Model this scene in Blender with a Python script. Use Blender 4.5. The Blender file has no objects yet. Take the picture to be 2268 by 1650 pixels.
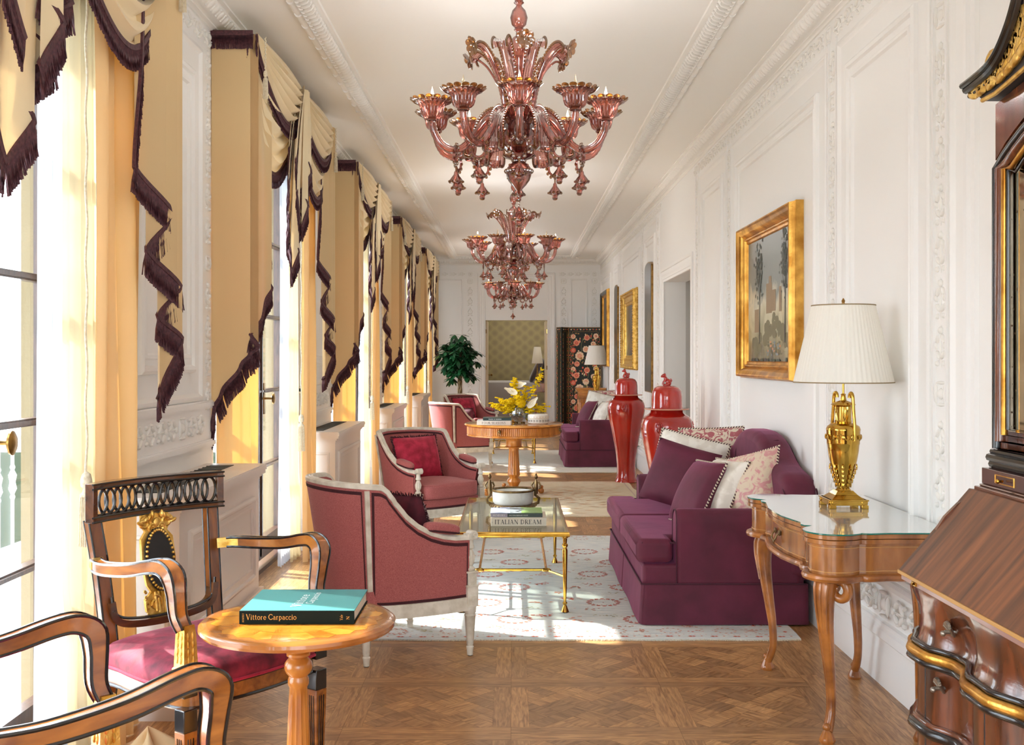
import bpy, bmesh, math, random
from mathutils import Vector, Matrix
from math import sin, cos, pi, radians, sqrt, atan2
R = random.Random(7)
SC = bpy.context.scene
COL = SC.collection

# ------------------------------------------------------------------ camera
cam = bpy.data.cameras.new('camera')
cam.sensor_fit = 'HORIZONTAL'; cam.sensor_width = 36.0
cam.lens = 36.0 * 2390 / 2268
cam.shift_x = -2 / 2268; cam.shift_y = -33 / 2268
cam.clip_start = 0.05; cam.clip_end = 300
camo = bpy.data.objects.new('camera', cam); COL.objects.link(camo)
camo.location = (0, 0, 1.5); camo.rotation_euler = (pi / 2, 0, 0)
SC.camera = camo

# ------------------------------------------------------------------ exposure, world, sun, daylight portals
SC.view_settings.view_transform = 'Standard'
try: SC.view_settings.look = 'None'
except Exception: pass
SC.view_settings.gamma = 1.0
SC.view_settings.use_curve_mapping = False
SC.view_settings.exposure = 1.4
cy = SC.cycles
cy.use_denoising = True
cy.max_bounces = 9; cy.diffuse_bounces = 5; cy.glossy_bounces = 4; cy.transmission_bounces = 6
cy.transparent_max_bounces = 28
cy.sample_clamp_indirect = 6.0
cy.caustics_reflective = False; cy.caustics_refractive = False

W = bpy.data.worlds.new('sky'); SC.world = W; W.use_nodes = True
nt = W.node_tree; nt.nodes.clear()
wo = nt.nodes.new('ShaderNodeOutputWorld'); bg = nt.nodes.new('ShaderNodeBackground')
bg.inputs['Strength'].default_value = 4.0
tc = nt.nodes.new('ShaderNodeTexCoord'); sx = nt.nodes.new('ShaderNodeSeparateXYZ'); rp = nt.nodes.new('ShaderNodeValToRGB')
nt.links.new(tc.outputs['Generated'], sx.inputs[0]); nt.links.new(sx.outputs['Z'], rp.inputs[0])
rp.color_ramp.elements[0].position = 0.0; rp.color_ramp.elements[0].color = (0.87, 0.93, 1.0, 1)
rp.color_ramp.elements[1].position = 0.9; rp.color_ramp.elements[1].color = (0.72, 0.84, 1.0, 1)
nt.links.new(rp.outputs[0], bg.inputs['Color']); nt.links.new(bg.outputs[0], wo.inputs['Surface'])

SUN_EL = radians(47)
sd = Vector((0.92 * cos(SUN_EL), -0.38 * cos(SUN_EL), -sin(SUN_EL)))
sl = bpy.data.lights.new('sun', 'SUN'); sl.energy = 8.0; sl.angle = radians(0.8); sl.color = (1.0, 0.96, 0.9)
so = bpy.data.objects.new('sun', sl); COL.objects.link(so)
so.rotation_euler = sd.to_track_quat('-Z', 'Y').to_euler(); so.location = (-8, 6, 8)

XL, XR, XW = -1.68, 1.72, -1.77          # left panelling, right wall, plane of the french windows
YF, YB, CEIL = 21.2, -2.4, 3.42          # far wall, wall behind the camera, ceiling
UNITS = [-1.86, 2.07, 6.0, 9.93, 13.87, 17.8]
for k, y0 in enumerate(UNITS):
    al = bpy.data.lights.new('window_portal', 'AREA'); al.shape = 'RECTANGLE'
    al.size = 2.75; al.size_y = 2.4; al.energy = 1; al.cycles.is_portal = True          # guides the sky light through the opening
    ao = bpy.data.objects.new('window_portal', al); COL.objects.link(ao)
    ao.location = (XW - 0.10, y0 + 1.2, 1.55); ao.rotation_euler = (0, radians(-90), 0)

# portal for the wide fill window added in the end wall behind the camera
al = bpy.data.lights.new('window_portal', 'AREA'); al.shape = 'RECTANGLE'; al.size = 2.7; al.size_y = 2.7; al.energy = 1; al.cycles.is_portal = True
ao = bpy.data.objects.new('window_portal', al); COL.objects.link(ao); ao.location = (0.02, YB - 0.1, 1.65); ao.rotation_euler = (radians(90), 0, 0)

# ------------------------------------------------------------------ helpers
def lin(c):
    return tuple((x / 255 / 12.92) if x / 255 <= 0.04045 else ((x / 255 + 0.055) / 1.055) ** 2.4 for x in c) + (1,)

class MB:
    def __init__(s): s.v = []; s.f = []; s.m = []; s.M = Matrix.Identity(4); s.mi = 0
    def add(s, vs, fs):
        b = len(s.v); M = s.M
        s.v += [tuple(M @ Vector(p)) for p in vs]
        s.f += [tuple(b + i for i in f) for f in fs]; s.m += [s.mi] * len(fs)
    def box(s, c, d, rz=0.0):
        hx, hy, hz = d[0] / 2, d[1] / 2, d[2] / 2; C, S = cos(rz), sin(rz)
        vs = [(c[0] + x * C - y * S, c[1] + x * S + y * C, c[2] + z) for x in (-hx, hx) for y in (-hy, hy) for z in (-hz, hz)]
        s.add(vs, [(0, 1, 3, 2), (4, 6, 7, 5), (0, 4, 5, 1), (2, 3, 7, 6), (0, 2, 6, 4), (1, 5, 7, 3)])
    def bb(s, a, b):
        s.box([(a[i] + b[i]) / 2 for i in range(3)], [abs(b[i] - a[i]) for i in range(3)])
    def grid(s, fn, nu, nv, cu=False, cv=False):
        vs = [fn(i / nu, j / nv) for i in range(nu if cu else nu + 1) for j in range(nv if cv else nv + 1)]
        A = nu if cu else nu + 1; B = nv if cv else nv + 1
        s.add(vs, [(i * B + j, ((i + 1) % A) * B + j, ((i + 1) % A) * B + (j + 1) % B, i * B + (j + 1) % B) for i in range(nu) for j in range(nv)])
    def lathe(s, pr, n=24, c=(0, 0, 0), fl=None, sx=1, sy=1, cap=True):
        # pr [(r,z)], fl (count, depth, z0, z1): flutes between z0 and z1
        vs = []
        for r, z in pr:
            for i in range(n):
                a = 2 * pi * i / n; q = r
                if fl and fl[2] <= z <= fl[3]: q = r - fl[1] * (0.5 + 0.5 * cos(a * fl[0])) ** 2
                vs.append((c[0] + q * cos(a) * sx, c[1] + q * sin(a) * sy, c[2] + z))
        m = len(pr); fs = [(j * n + i, j * n + (i + 1) % n, (j + 1) * n + (i + 1) % n, (j + 1) * n + i) for j in range(m - 1) for i in range(n)]
        if cap:
            if pr[0][0] > 1e-5: fs.append(tuple(reversed(range(n))))
            if pr[-1][0] > 1e-5: fs.append(tuple((m - 1) * n + i for i in range(n)))
        s.add(vs, fs)
    def frames(s, pts, up=None):
        P = [Vector(p) for p in pts]; out = []; prev = None
        for i, p in enumerate(P):
            t = (P[min(i + 1, len(P) - 1)] - P[max(i - 1, 0)]).normalized()
            if up is not None:
                a = Vector(up).cross(t)
                a = a.normalized() if a.length > 1e-6 else Vector((1, 0, 0))
            else:
                if prev is None:
                    a = Vector((0, 0, 1)).cross(t)
                    if a.length < 1e-3: a = Vector((1, 0, 0)).cross(t)
                    a.normalize()
                else: a = (prev - t * prev.dot(t)).normalized()
                prev = a
            out.append((p, a, t.cross(a)))
        return out
    def sweep(s, prof, pts, up=None, sc=None, closed=False, cap=True):
        # prof [(a,b)] swept along pts; a along the side axis, b along the other
        F = s.frames(pts, up); n = len(prof); vs = []
        for i, (p, a, b) in enumerate(F):
            k = sc[i] if sc else 1
            if not isinstance(k, (tuple, list)): k = (k, k)
            for (x, y) in prof: vs.append(tuple(p + a * x * k[0] + b * y * k[1]))
        m = len(pts); L = m if closed else m - 1
        fs = [(i * n + j, i * n + (j + 1) % n, ((i + 1) % m) * n + (j + 1) % n, ((i + 1) % m) * n + j) for i in range(L) for j in range(n)]
        if cap and not closed: fs += [tuple(reversed(range(n))), tuple((m - 1) * n + j for j in range(n))]
        s.add(vs, fs)
    def tube(s, pts, r, n=8, closed=False, up=None, flat=1.0):
        if not isinstance(r, (list, tuple)): r = [r] * len(pts)
        s.sweep([(cos(2 * pi * j / n), flat * sin(2 * pi * j / n)) for j in range(n)], pts, up, r, closed)
    def ell(s, c, r, n=8, m=5, Q=None):
        c = Vector(c); vs = []; Q = Q or Matrix.Identity(3)
        for j in range(1, m):
            t = pi * j / m
            for i in range(n):
                a = 2 * pi * i / n
                vs.append(tuple(c + Q @ Vector((r[0] * sin(t) * cos(a), r[1] * sin(t) * sin(a), r[2] * cos(t)))))
        vs += [tuple(c + Q @ Vector((0, 0, r[2]))), tuple(c - Q @ Vector((0, 0, r[2])))]
        T = (m - 1) * n; fs = []
        for j in range(m - 2):
            for i in range(n): fs.append((j * n + i, (j + 1) * n + i, (j + 1) * n + (i + 1) % n, j * n + (i + 1) % n))
        for i in range(n): fs.append((T, i, (i + 1) % n)); fs.append((T + 1, (m - 2) * n + (i + 1) % n, (m - 2) * n + i))
        s.add(vs, fs)
    def prism(s, pts, z0, z1, ax='z'):
        n = len(pts)
        def T(x, y, z): return (x, y, z) if ax == 'z' else ((z, x, y) if ax == 'x' else (x, z, y))
        s.add([T(x, y, z0) for x, y in pts] + [T(x, y, z1) for x, y in pts],
              [tuple(reversed(range(n))), tuple(range(n, 2 * n))] + [(i, (i + 1) % n, n + (i + 1) % n, n + i) for i in range(n)])
    def rcube(s, c, h, k=6.0, n=8, fn=None):
        idx = {}; vs = []; fs = []
        def V(p):
            key = tuple(round(x, 4) for x in p)
            if key not in idx:
                d = sum(abs(x) ** k for x in p) ** (1 / k)
                q = [p[i] / d * h[i] for i in range(3)]
                if fn: q = fn(q)
                idx[key] = len(vs); vs.append((c[0] + q[0], c[1] + q[1], c[2] + q[2]))
            return idx[key]
        for a in range(3):
            for sg in (-1, 1):
                for i in range(n):
                    for j in range(n):
                        q = []
                        for (x, y) in ((i, j), (i + 1, j), (i + 1, j + 1), (i, j + 1)):
                            p = [0, 0, 0]; p[a] = sg; p[(a + 1) % 3] = (2 * x / n - 1); p[(a + 2) % 3] = (2 * y / n - 1); q.append(V(p))
                        fs.append(tuple(q if sg > 0 else reversed(q)))
        s.add(vs, fs)
    def ring(s, o, U, V, N, u0, u1, v0, v1, prof):
        # mitred rectangular frame; prof [(inset, height)] runs from the outer edge inwards
        o, U, V, N = Vector(o), Vector(U), Vector(V), Vector(N); vs = []; m = len(prof)
        for (a, h) in prof:
            for (u, v) in ((u0 + a, v0 + a), (u1 - a, v0 + a), (u1 - a, v1 - a), (u0 + a, v1 - a)):
                vs.append(tuple(o + U * u + V * v + N * h))
        s.add(vs, [(j * 4 + i, j * 4 + (i + 1) % 4, (j + 1) * 4 + (i + 1) % 4, (j + 1) * 4 + i) for j in range(m - 1) for i in range(4)])
    def disc(s, c, r, n=12, ry=None, a0=0, z=None, ax=None):
        ry = ry or r; U, V = ax if ax else (Vector((1, 0, 0)), Vector((0, 1, 0))); c = Vector(c)
        s.add([tuple(c + U * r * cos(a0 + 2 * pi * i / n) + V * ry * sin(a0 + 2 * pi * i / n)) for i in range(n)], [tuple(range(n))])
    def obj(s, name, mats, parent=None, ang=38, bevel=0, seg=2, sub=0, loc=None, rz=0):
        me = bpy.data.meshes.new(name); me.from_pydata(s.v, [], s.f); me.update()
        if not isinstance(mats, (list, tuple)): mats = [mats]
        for m in mats: me.materials.append(m)
        if len(mats) > 1: me.polygons.foreach_set('material_index', s.m)
        bm = bmesh.new(); bm.from_mesh(me); bmesh.ops.recalc_face_normals(bm, faces=bm.faces); bm.to_mesh(me); bm.free()
        if ang:
            me.polygons.foreach_set('use_smooth', [True] * len(me.polygons)); me.set_sharp_from_angle(angle=radians(ang))
        o = bpy.data.objects.new(name, me); COL.objects.link(o)
        if parent is not None: o.parent = parent
        if loc: o.location = loc
        o.rotation_euler.z = rz
        if bevel:
            b = o.modifiers.new('b', 'BEVEL'); b.width = bevel; b.segments = seg; b.limit_method = 'ANGLE'; b.angle_limit = radians(35); b.harden_normals = False
        if sub:
            b = o.modifiers.new('s', 'SUBSURF'); b.levels = sub; b.render_levels = sub
        return o

def TR(x=0, y=0, z=0, rz=0, rx=0, ry=0, s=1):
    return Matrix.Translation((x, y, z)) @ Matrix.Rotation(rz, 4, 'Z') @ Matrix.Rotation(ry, 4, 'Y') @ Matrix.Rotation(rx, 4, 'X') @ Matrix.Scale(s, 4)

def thing(name, label, cat, loc=(0, 0, 0), rz=0, group=None):
    o = bpy.data.objects.new(name, None); COL.objects.link(o); o.empty_display_size = 0.1
    o.location = loc; o.rotation_euler.z = rz; tag(o, label, cat, group); return o
def tag(o, label=None, cat=None, group=None, kind=None):
    if label: o['label'] = label
    if cat: o['category'] = cat
    if group: o['group'] = group
    if kind: o['kind'] = kind
    return o
def struct(o): o['kind'] = 'structure'; return o
def kids(o): return [c for c in ALLK.get(o, [])]
def dup(root, loc=None, rz=None, label=None, group=None):
    objs = list(bpy.data.objects); ch = {}
    for q in objs:
        if q.parent: ch.setdefault(q.parent, []).append(q)
    def cp(o, par):
        c = o.copy(); COL.objects.link(c)
        if par is not None: c.parent = par
        for k in ch.get(o, []): cp(k, c)
        return c
    r = cp(root, None)
    if loc is not None: r.location = loc
    if rz is not None: r.rotation_euler.z = rz
    if label: r['label'] = label
    if group: r['group'] = group
    return r
def part_copy(o, parent, M=None):
    objs = [q for q in bpy.data.objects if q.parent is o]
    c = o.copy(); COL.objects.link(c); c.parent = parent
    if M is not None: c.matrix_local = M
    for k in objs: part_copy(k, c)
    return c
def crom(P, n=6, closed=False):
    P = [Vector(p) if len(p) > 2 else Vector((p[0], p[1], 0)) for p in P]; out = []; L = len(P)
    for i in range(L if closed else L - 1):
        g = (lambda k: P[k % L]) if closed else (lambda k: P[max(0, min(L - 1, k))])
        a, b, c, d = g(i - 1), g(i), g(i + 1), g(i + 2)
        for j in range(n):
            t = j / n
            out.append(0.5 * ((2 * b) + (c - a) * t + (2 * a - 5 * b + 4 * c - d) * t * t + (3 * b - a - 3 * c + d) * t ** 3))
    if not closed: out.append(P[-1])
    return out
def lerp(a, b, t): return a + (b - a) * t
def interp(tab, x):
    if x <= tab[0][0]: return tab[0][1]
    for (a, b), (c, d) in zip(tab, tab[1:]):
        if x <= c: return b + (d - b) * (x - a) / (c - a)
    return tab[-1][1]

# ------------------------------------------------------------------ materials
def mat(name, base=(200, 200, 200), rough=0.5, metal=0.0, var=None, vs=8.0, stretch=(1, 1, 1), bump=0.0, bs=60.0, sheen=0.0, coat=0.0, spec=0.5, det=4.0, bstretch=None, dist=0.0, sheen_tint=None, ramp=None):
    m = bpy.data.materials.new(name); m.use_nodes = True; t = m.node_tree; n = t.nodes; p = n['Principled BSDF']
    p.inputs['Base Color'].default_value = lin(base); p.inputs['Roughness'].default_value = rough; p.inputs['Metallic'].default_value = metal
    p.inputs['Specular IOR Level'].default_value = spec
    if sheen: p.inputs['Sheen Weight'].default_value = sheen; p.inputs['Sheen Roughness'].default_value = 0.35
    if sheen and sheen_tint: p.inputs['Sheen Tint'].default_value = lin(sheen_tint)
    if coat: p.inputs['Coat Weight'].default_value = coat; p.inputs['Coat Roughness'].default_value = 0.08
    if var or bump:
        tc = n.new('ShaderNodeTexCoord')
    if var:
        mp = n.new('ShaderNodeMapping'); mp.inputs['Scale'].default_value = stretch; t.links.new(tc.outputs['Object'], mp.inputs[0])
        ns = n.new('ShaderNodeTexNoise'); ns.inputs['Scale'].default_value = vs; ns.inputs['Detail'].default_value = det; ns.inputs['Distortion'].default_value = dist
        t.links.new(mp.outputs[0], ns.inputs['Vector'])
        r = n.new('ShaderNodeValToRGB'); t.links.new(ns.outputs[0], r.inputs[0])
        a, b = (ramp or (0.35, 0.65)); r.color_ramp.elements[0].position = a; r.color_ramp.elements[1].position = b
        r.color_ramp.elements[0].color = lin(base); r.color_ramp.elements[1].color = lin(var)
        t.links.new(r.outputs[0], p.inputs['Base Color'])
    if bump:
        mp = n.new('ShaderNodeMapping'); mp.inputs['Scale'].default_value = bstretch or (1, 1, 1); t.links.new(tc.outputs['Object'], mp.inputs[0])
        nb = n.new('ShaderNodeTexNoise'); nb.inputs['Scale'].default_value = bs; nb.inputs['Detail'].default_value = 2
        t.links.new(mp.outputs[0], nb.inputs['Vector'])
        bp = n.new('ShaderNodeBump'); bp.inputs['Strength'].default_value = bump; bp.inputs['Distance'].default_value = 0.004
        t.links.new(nb.outputs[0], bp.inputs['Height']); t.links.new(bp.outputs[0], p.inputs['Normal'])
    return m
def wood(name, dark, light, axis='z', sc=6.0, rough=0.3, coat=0.3, st=9.0):
    st = {'x': (1, st, st), 'y': (st, 1, st), 'z': (st, st, 1)}[axis]
    return mat(name, dark, rough, var=light, vs=sc, stretch=st, coat=coat, det=6, dist=0.6, ramp=(0.3, 0.7))
def cloth(name, base, trans, tw=0.35, tp=0.0, rough=0.8, bump=0.15, bs=20):
    m = mat(name, base, rough, bump=bump, bs=bs, sheen=0.2, spec=0.2); t = m.node_tree; n = t.nodes
    p = n['Principled BSDF']; o = n['Material Output']
    tr = n.new('ShaderNodeBsdfTranslucent'); tr.inputs[0].default_value = lin(trans)
    mx = n.new('ShaderNodeMixShader'); mx.inputs[0].default_value = tw
    t.links.new(p.outputs[0], mx.inputs[1]); t.links.new(tr.outputs[0], mx.inputs[2]); last = mx
    if tp:
        tt = n.new('ShaderNodeBsdfTransparent'); m2 = n.new('ShaderNodeMixShader'); m2.inputs[0].default_value = tp
        t.links.new(mx.outputs[0], m2.inputs[1]); t.links.new(tt.outputs[0], m2.inputs[2]); last = m2
    t.links.new(last.outputs[0], o.inputs[0]); return m
def thin_glass(name, tint, refl=0.12, rough=0.03, body=0.0, bodycol=(150, 80, 70), edge=None, k=.6):
    m = bpy.data.materials.new(name); m.use_nodes = True; t = m.node_tree; n = t.nodes; n.remove(n['Principled BSDF']); o = n['Material Output']
    tt = n.new('ShaderNodeBsdfTransparent'); tt.inputs[0].default_value = lin(tint)
    g = n.new('ShaderNodeBsdfGlossy'); g.inputs['Roughness'].default_value = rough; g.inputs['Color'].default_value = (1, 1, 1, 1)
    lw = n.new('ShaderNodeLayerWeight'); lw.inputs[0].default_value = 0.35
    ma = n.new('ShaderNodeMath'); ma.operation = 'MULTIPLY_ADD'; ma.inputs[1].default_value = k; ma.inputs[2].default_value = refl; ma.use_clamp = True
    t.links.new(lw.outputs['Fresnel'], ma.inputs[0])
    src = tt
    if edge:      # longer way through the glass near its outline
        l2 = n.new('ShaderNodeLayerWeight'); l2.inputs[0].default_value = 0.5; rr = n.new('ShaderNodeValToRGB'); t.links.new(l2.outputs['Facing'], rr.inputs[0])
        rr.color_ramp.elements[0].position = 0.25; rr.color_ramp.elements[0].color = lin(tint); rr.color_ramp.elements[1].position = 0.9; rr.color_ramp.elements[1].color = lin(edge); t.links.new(rr.outputs[0], tt.inputs[0])
    if body:
        d = n.new('ShaderNodeBsdfPrincipled'); d.inputs['Base Color'].default_value = lin(bodycol); d.inputs['Roughness'].default_value = 0.15
        mb = n.new('ShaderNodeMixShader'); t.links.new(tt.outputs[0], mb.inputs[1]); t.links.new(d.outputs[0], mb.inputs[2]); mb.inputs[0].default_value = body
        src = mb
    mx = n.new('ShaderNodeMixShader'); t.links.new(ma.outputs[0], mx.inputs[0]); t.links.new(src.outputs[0], mx.inputs[1]); t.links.new(g.outputs[0], mx.inputs[2])
    t.links.new(mx.outputs[0], o.inputs[0]); return m

M = dict(
 wall=mat('wall_paint', (242, 241, 238), 0.42),
 orn=mat('plaster_ornament', (238, 236, 230), 0.5),
 ceil=mat('ceiling_paint', (242, 240, 234), 0.6),
 cover=mat('painted_wood_cover', (226, 218, 210), 0.4),
 grille=mat('dark_metal_grille', (40, 38, 34), 0.5, 0.6),
 winwood=wood('window_walnut', (38, 24, 18), (86, 56, 42), 'z', 8, 0.35),
 brass=mat('brass', (190, 146, 58), 0.13, 1.0, var=(214, 172, 82), vs=14),
 oldbrass=mat('aged_brass', (120, 90, 48), 0.35, 1.0, var=(170, 130, 70), vs=20),
 gold=mat('gilt', (168, 112, 38), 0.32, 0.85, var=(225, 170, 80), vs=9, bump=0.25, bs=90),
 goldleaf=mat('gilt_carving', (190, 140, 50), 0.35, 0.8, var=(236, 196, 110), vs=25, bump=0.4, bs=120),
 cream=mat('cream_painted_wood', (204, 196, 178), 0.45, var=(232, 226, 212), vs=18, bump=0.1, bs=80),
 pink=mat('rose_woven_fabric', (152, 74, 73), 0.85, var=(192, 114, 111), vs=380, stretch=(1, 1, 1), bump=0.35, bs=420, sheen=0.35, sheen_tint=(240, 200, 200)),
 trimd=mat('dark_braid', (62, 18, 26), 0.8, bump=0.3, bs=300),
 velvet_red=mat('crimson_velvet', (146, 12, 42), 0.75, var=(194, 38, 70), vs=16, sheen=0.9, bump=0.2, bs=60, sheen_tint=(255, 150, 170)),
 velvet_seat=mat('wine_velvet', (84, 4, 26), 0.7, var=(146, 28, 54), vs=18, sheen=0.6, bump=0.2, bs=60, sheen_tint=(255, 160, 180)),
 fringe_red=mat('wine_fringe', (58, 8, 22), 0.8),
 plum=mat('plum_velvet', (78, 14, 38), 0.7, var=(98, 26, 52), vs=5, sheen=0.4, bump=0.7, bs=9, sheen_tint=(225, 130, 180)),
 plumd=mat('plum_piping', (66, 14, 36), 0.7),
 fringe=mat('aubergine_bullion', (62, 30, 38), 0.7, var=(94, 52, 58), vs=80),
 drape=cloth('golden_drape_cloth', (224, 196, 148), (246, 196, 130), 0.11, bump=0.1, bs=14),
 drape_in=cloth('golden_lining_cloth', (240, 214, 166), (255, 176, 70), 0.18, bump=0.08, bs=14),
 swag=cloth('ivory_gold_silk', (246, 228, 188), (250, 200, 130), 0.10, bump=0.1, bs=22, rough=0.55),
 sheer=cloth('white_voile', (204, 207, 214), (206, 209, 216), 0.62, tp=0.22, bump=0.0001),
 sheer_e=cloth('cream_voile_lining', (226, 214, 178), (230, 212, 168), 0.6, tp=0.05, bump=0.0001),
 cord=mat('cream_cord', (238, 228, 204), 0.7, var=(214, 200, 168), vs=90),
 glass=thin_glass('window_glass', (250, 252, 252), 0.01, k=.22),
 tglass=thin_glass('table_glass', (234, 241, 235), 0.06),
 gedge=mat('green_glass_edge', (20, 110, 96), 0.1, coat=0.5),
 yew=wood('honey_veneer', (168, 98, 34), (228, 160, 74), 'x', 3, 0.25, 0.6, 4),
 yewv=wood('honey_veneer_upright', (156, 88, 28), (218, 146, 64), 'z', 3, 0.28, 0.5, 5),
 walnut=wood('walnut_veneer', (118, 68, 32), (186, 122, 64), 'z', 4, 0.24, 0.6, 3),
 walnut_leg=mat('carved_walnut', (124, 70, 30), 0.3, var=(190, 120, 56), vs=9, coat=0.4),
 rosew=wood('rosewood_veneer', (50, 28, 20), (124, 66, 38), 'z', 3.2, 0.2, 0.7, 6),
 lidw=mat('rosewood_lid', (66, 40, 26), 0.42, var=(138, 82, 48), vs=2.0, stretch=(1, 13, 1), coat=0.12, det=7, dist=0.5, ramp=(.3, .72)),
 ebony=mat('ebonised_wood', (22, 20, 22), 0.22, coat=0.5),
 parcel=wood('golden_walnut', (110, 56, 20), (182, 112, 44), 'x', 5, 0.25, 0.6, 4),
 shade=cloth('pleated_ivory_shade', (250, 248, 240), (254, 250, 238), 0.35, bump=0.0001),
 murano=thin_glass('amethyst_glass', (228, 178, 166), 0.10, 0.05, 0.10, (140, 72, 62), edge=(104, 50, 46)),
 muranod=thin_glass('deep_amethyst_glass', (206, 142, 132), 0.12, 0.05, 0.16, (104, 46, 42), edge=(78, 34, 32)),
 amber=thin_glass('amber_glass', (222, 176, 108), 0.12, 0.06, 0.30, (140, 92, 40), edge=(120, 76, 30)),
 bulb=thin_glass('clear_bulb', (252, 244, 226), 0.1),
 lacquer=mat('oxblood_glaze', (158, 20, 14), 0.1, var=(186, 34, 22), vs=3, coat=1.0),
 white_por=mat('white_porcelain', (242, 238, 228), 0.25, coat=0.4),
 black=mat('matte_black', (24, 24, 26), 0.5),
 marble=mat('pale_marble', (206, 206, 198), 0.3, var=(232, 232, 226), vs=10),
 bronze=mat('antique_bronze', (98, 78, 52), 0.4, 0.85, var=(140, 116, 78), vs=30),
 leaf=mat('dark_green_leaf', (14, 44, 26), 0.35, var=(32, 84, 44), vs=8),
 bark=mat('braided_bark', (96, 82, 58), 0.8, var=(130, 112, 80), vs=30),
 page=mat('book_pages', (230, 222, 204), 0.8),
)
# ------------------------------------------------------------------ floor: parquet panels
def parquet():
    m = bpy.data.materials.new('oak_parquet'); m.use_nodes = True; t = m.node_tree; n = t.nodes; p = n['Principled BSDF']
    at = n.new('ShaderNodeAttribute'); at.attribute_name = 'board'
    sp = n.new('ShaderNodeSeparateColor'); t.links.new(at.outputs['Color'], sp.inputs[0])
    tc = n.new('ShaderNodeTexCoord'); 
    an = n.new('ShaderNodeMath'); an.operation = 'MULTIPLY'; an.inputs[1].default_value = pi; t.links.new(sp.outputs[0], an.inputs[0])
    vr = n.new('ShaderNodeVectorRotate'); vr.rotation_type = 'Z_AXIS'; t.links.new(tc.outputs['Object'], vr.inputs['Vector']); t.links.new(an.outputs[0], vr.inputs['Angle'])
    ad = n.new('ShaderNodeVectorMath'); ad.operation = 'ADD'; t.links.new(vr.outputs[0], ad.inputs[0])
    cx = n.new('ShaderNodeCombineXYZ'); ml = n.new('ShaderNodeMath'); ml.operation = 'MULTIPLY'; ml.inputs[1].default_value = 37
    t.links.new(sp.outputs[1], ml.inputs[0]); t.links.new(ml.outputs[0], cx.inputs['Z']); t.links.new(ml.outputs[0], cx.inputs['X']); t.links.new(cx.outputs[0], ad.inputs[1])
    mp = n.new('ShaderNodeMapping'); mp.inputs['Scale'].default_value = (3, 26, 1); t.links.new(ad.outputs[0], mp.inputs[0])
    ns = n.new('ShaderNodeTexNoise'); ns.inputs['Scale'].default_value = 3.0; ns.inputs['Detail'].default_value = 7; ns.inputs['Distortion'].default_value = 0.9
    t.links.new(mp.outputs[0], ns.inputs['Vector'])
    r = n.new('ShaderNodeValToRGB'); t.links.new(ns.outputs[0], r.inputs[0])
    r.color_ramp.elements[0].position = 0.28; r.color_ramp.elements[1].position = 0.7
    r.color_ramp.elements[0].color = lin((138, 98, 60)); r.color_ramp.elements[1].color = lin((206, 162, 112))
    mm = n.new('ShaderNodeMix'); mm.data_type = 'RGBA'; mm.blend_type = 'MULTIPLY'; mm.inputs[0].default_value = 1
    r2 = n.new('ShaderNodeValToRGB'); t.links.new(sp.outputs[2], r2.inputs[0])
    r2.color_ramp.elements[0].color = (0.68, 0.64, 0.62, 1); r2.color_ramp.elements[1].color = (1.12, 1.06, 0.98, 1)
    t.links.new(r.outputs[0], mm.inputs[6]); t.links.new(r2.outputs[0], mm.inputs[7]); t.links.new(mm.outputs[2], p.inputs['Base Color'])
    p.inputs['Roughness'].default_value = 0.34
    bp = n.new('ShaderNodeBump'); bp.inputs['Strength'].default_value = 0.12; bp.inputs['Distance'].default_value = 0.002
    t.links.new(ns.outputs[0], bp.inputs['Height']); t.links.new(bp.outputs[0], p.inputs['Normal'])
    S, b = 0.681, 0.075; polys = []   # (pts, angle01)
    def clip(poly, h):
        for (nx, ny) in ((1, 0), (-1, 0), (0, 1), (0, -1)):
            out = []
            for i in range(len(poly)):
                a, c = poly[i], poly[(i + 1) % len(poly)]
                da, dc = h - (a[0] * nx + a[1] * ny), h - (c[0] * nx + c[1] * ny)
                if da >= 0: out.append(a)
                if (da > 0) != (dc > 0) and abs(da - dc) > 1e-9:
                    k = da / (da - dc); out.append((a[0] + (c[0] - a[0]) * k, a[1] + (c[1] - a[1]) * k))
            poly = out
            if len(poly) < 3: return None
        return poly
    H = S / 2 - b; base = []; w = 0.036; g = 0.00045
    cs = [-0.375, -0.1875, 0, 0.1875, 0.375]; q = sqrt(0.5)
    def rot(u, v): return (q * (u - v), q * (u + v))
    def addr(u0, u1, v0, v1, ang):
        u0 += g; u1 -= g; v0 += g; v1 -= g
        c = clip([rot(u0, v0), rot(u1, v0), rot(u1, v1), rot(u0, v1)], H - g)
        if c: base.append((c, ang))
    for i, c in enumerate(cs):
        for (fam, ang) in ((0, 0.25), (1, 0.75)):
            start = -0.6
            for j, d in enumerate(cs):
                under = ((i + j) % 2 == 0) == (fam == 0)
                if under:
                    a = (start, d - w)
                    if fam == 0: addr(a[0], a[1], c - w, c + w, ang)
                    else: addr(c - w, c + w, a[0], a[1], ang)
                    start = d + w
            if fam == 0: addr(start, 0.6, c - w, c + w, ang)
            else: addr(c - w, c + w, start, 0.6, ang)
    ed = [-0.6] + [x for c in cs for x in (c - w, c + w)] + [0.6]
    for i in range(0, len(ed), 2):
        for j in range(0, len(ed), 2): addr(ed[i], ed[i + 1], ed[j], ed[j + 1], 0.25 if (i + j) % 4 == 0 else 0.75)
    h = S / 2 - g
    base += [([(-h, -h), (h, -h), (h, -h + b - g), (-h, -h + b - g)], 0.0), ([(-h, h - b + g), (h, h - b + g), (h, h), (-h, h)], 0.0),
             ([(-h, -h + b + g), (-h + b - g, -h + b + g), (-h + b - g, h - b - g), (-h, h - b - g)], 0.5),
             ([(h - b + g, -h + b + g), (h, -h + b + g), (h, h - b - g), (h - b + g, h - b - g)], 0.5)]
    V, F, A = [], [], []; rr = random.Random(3)
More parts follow.
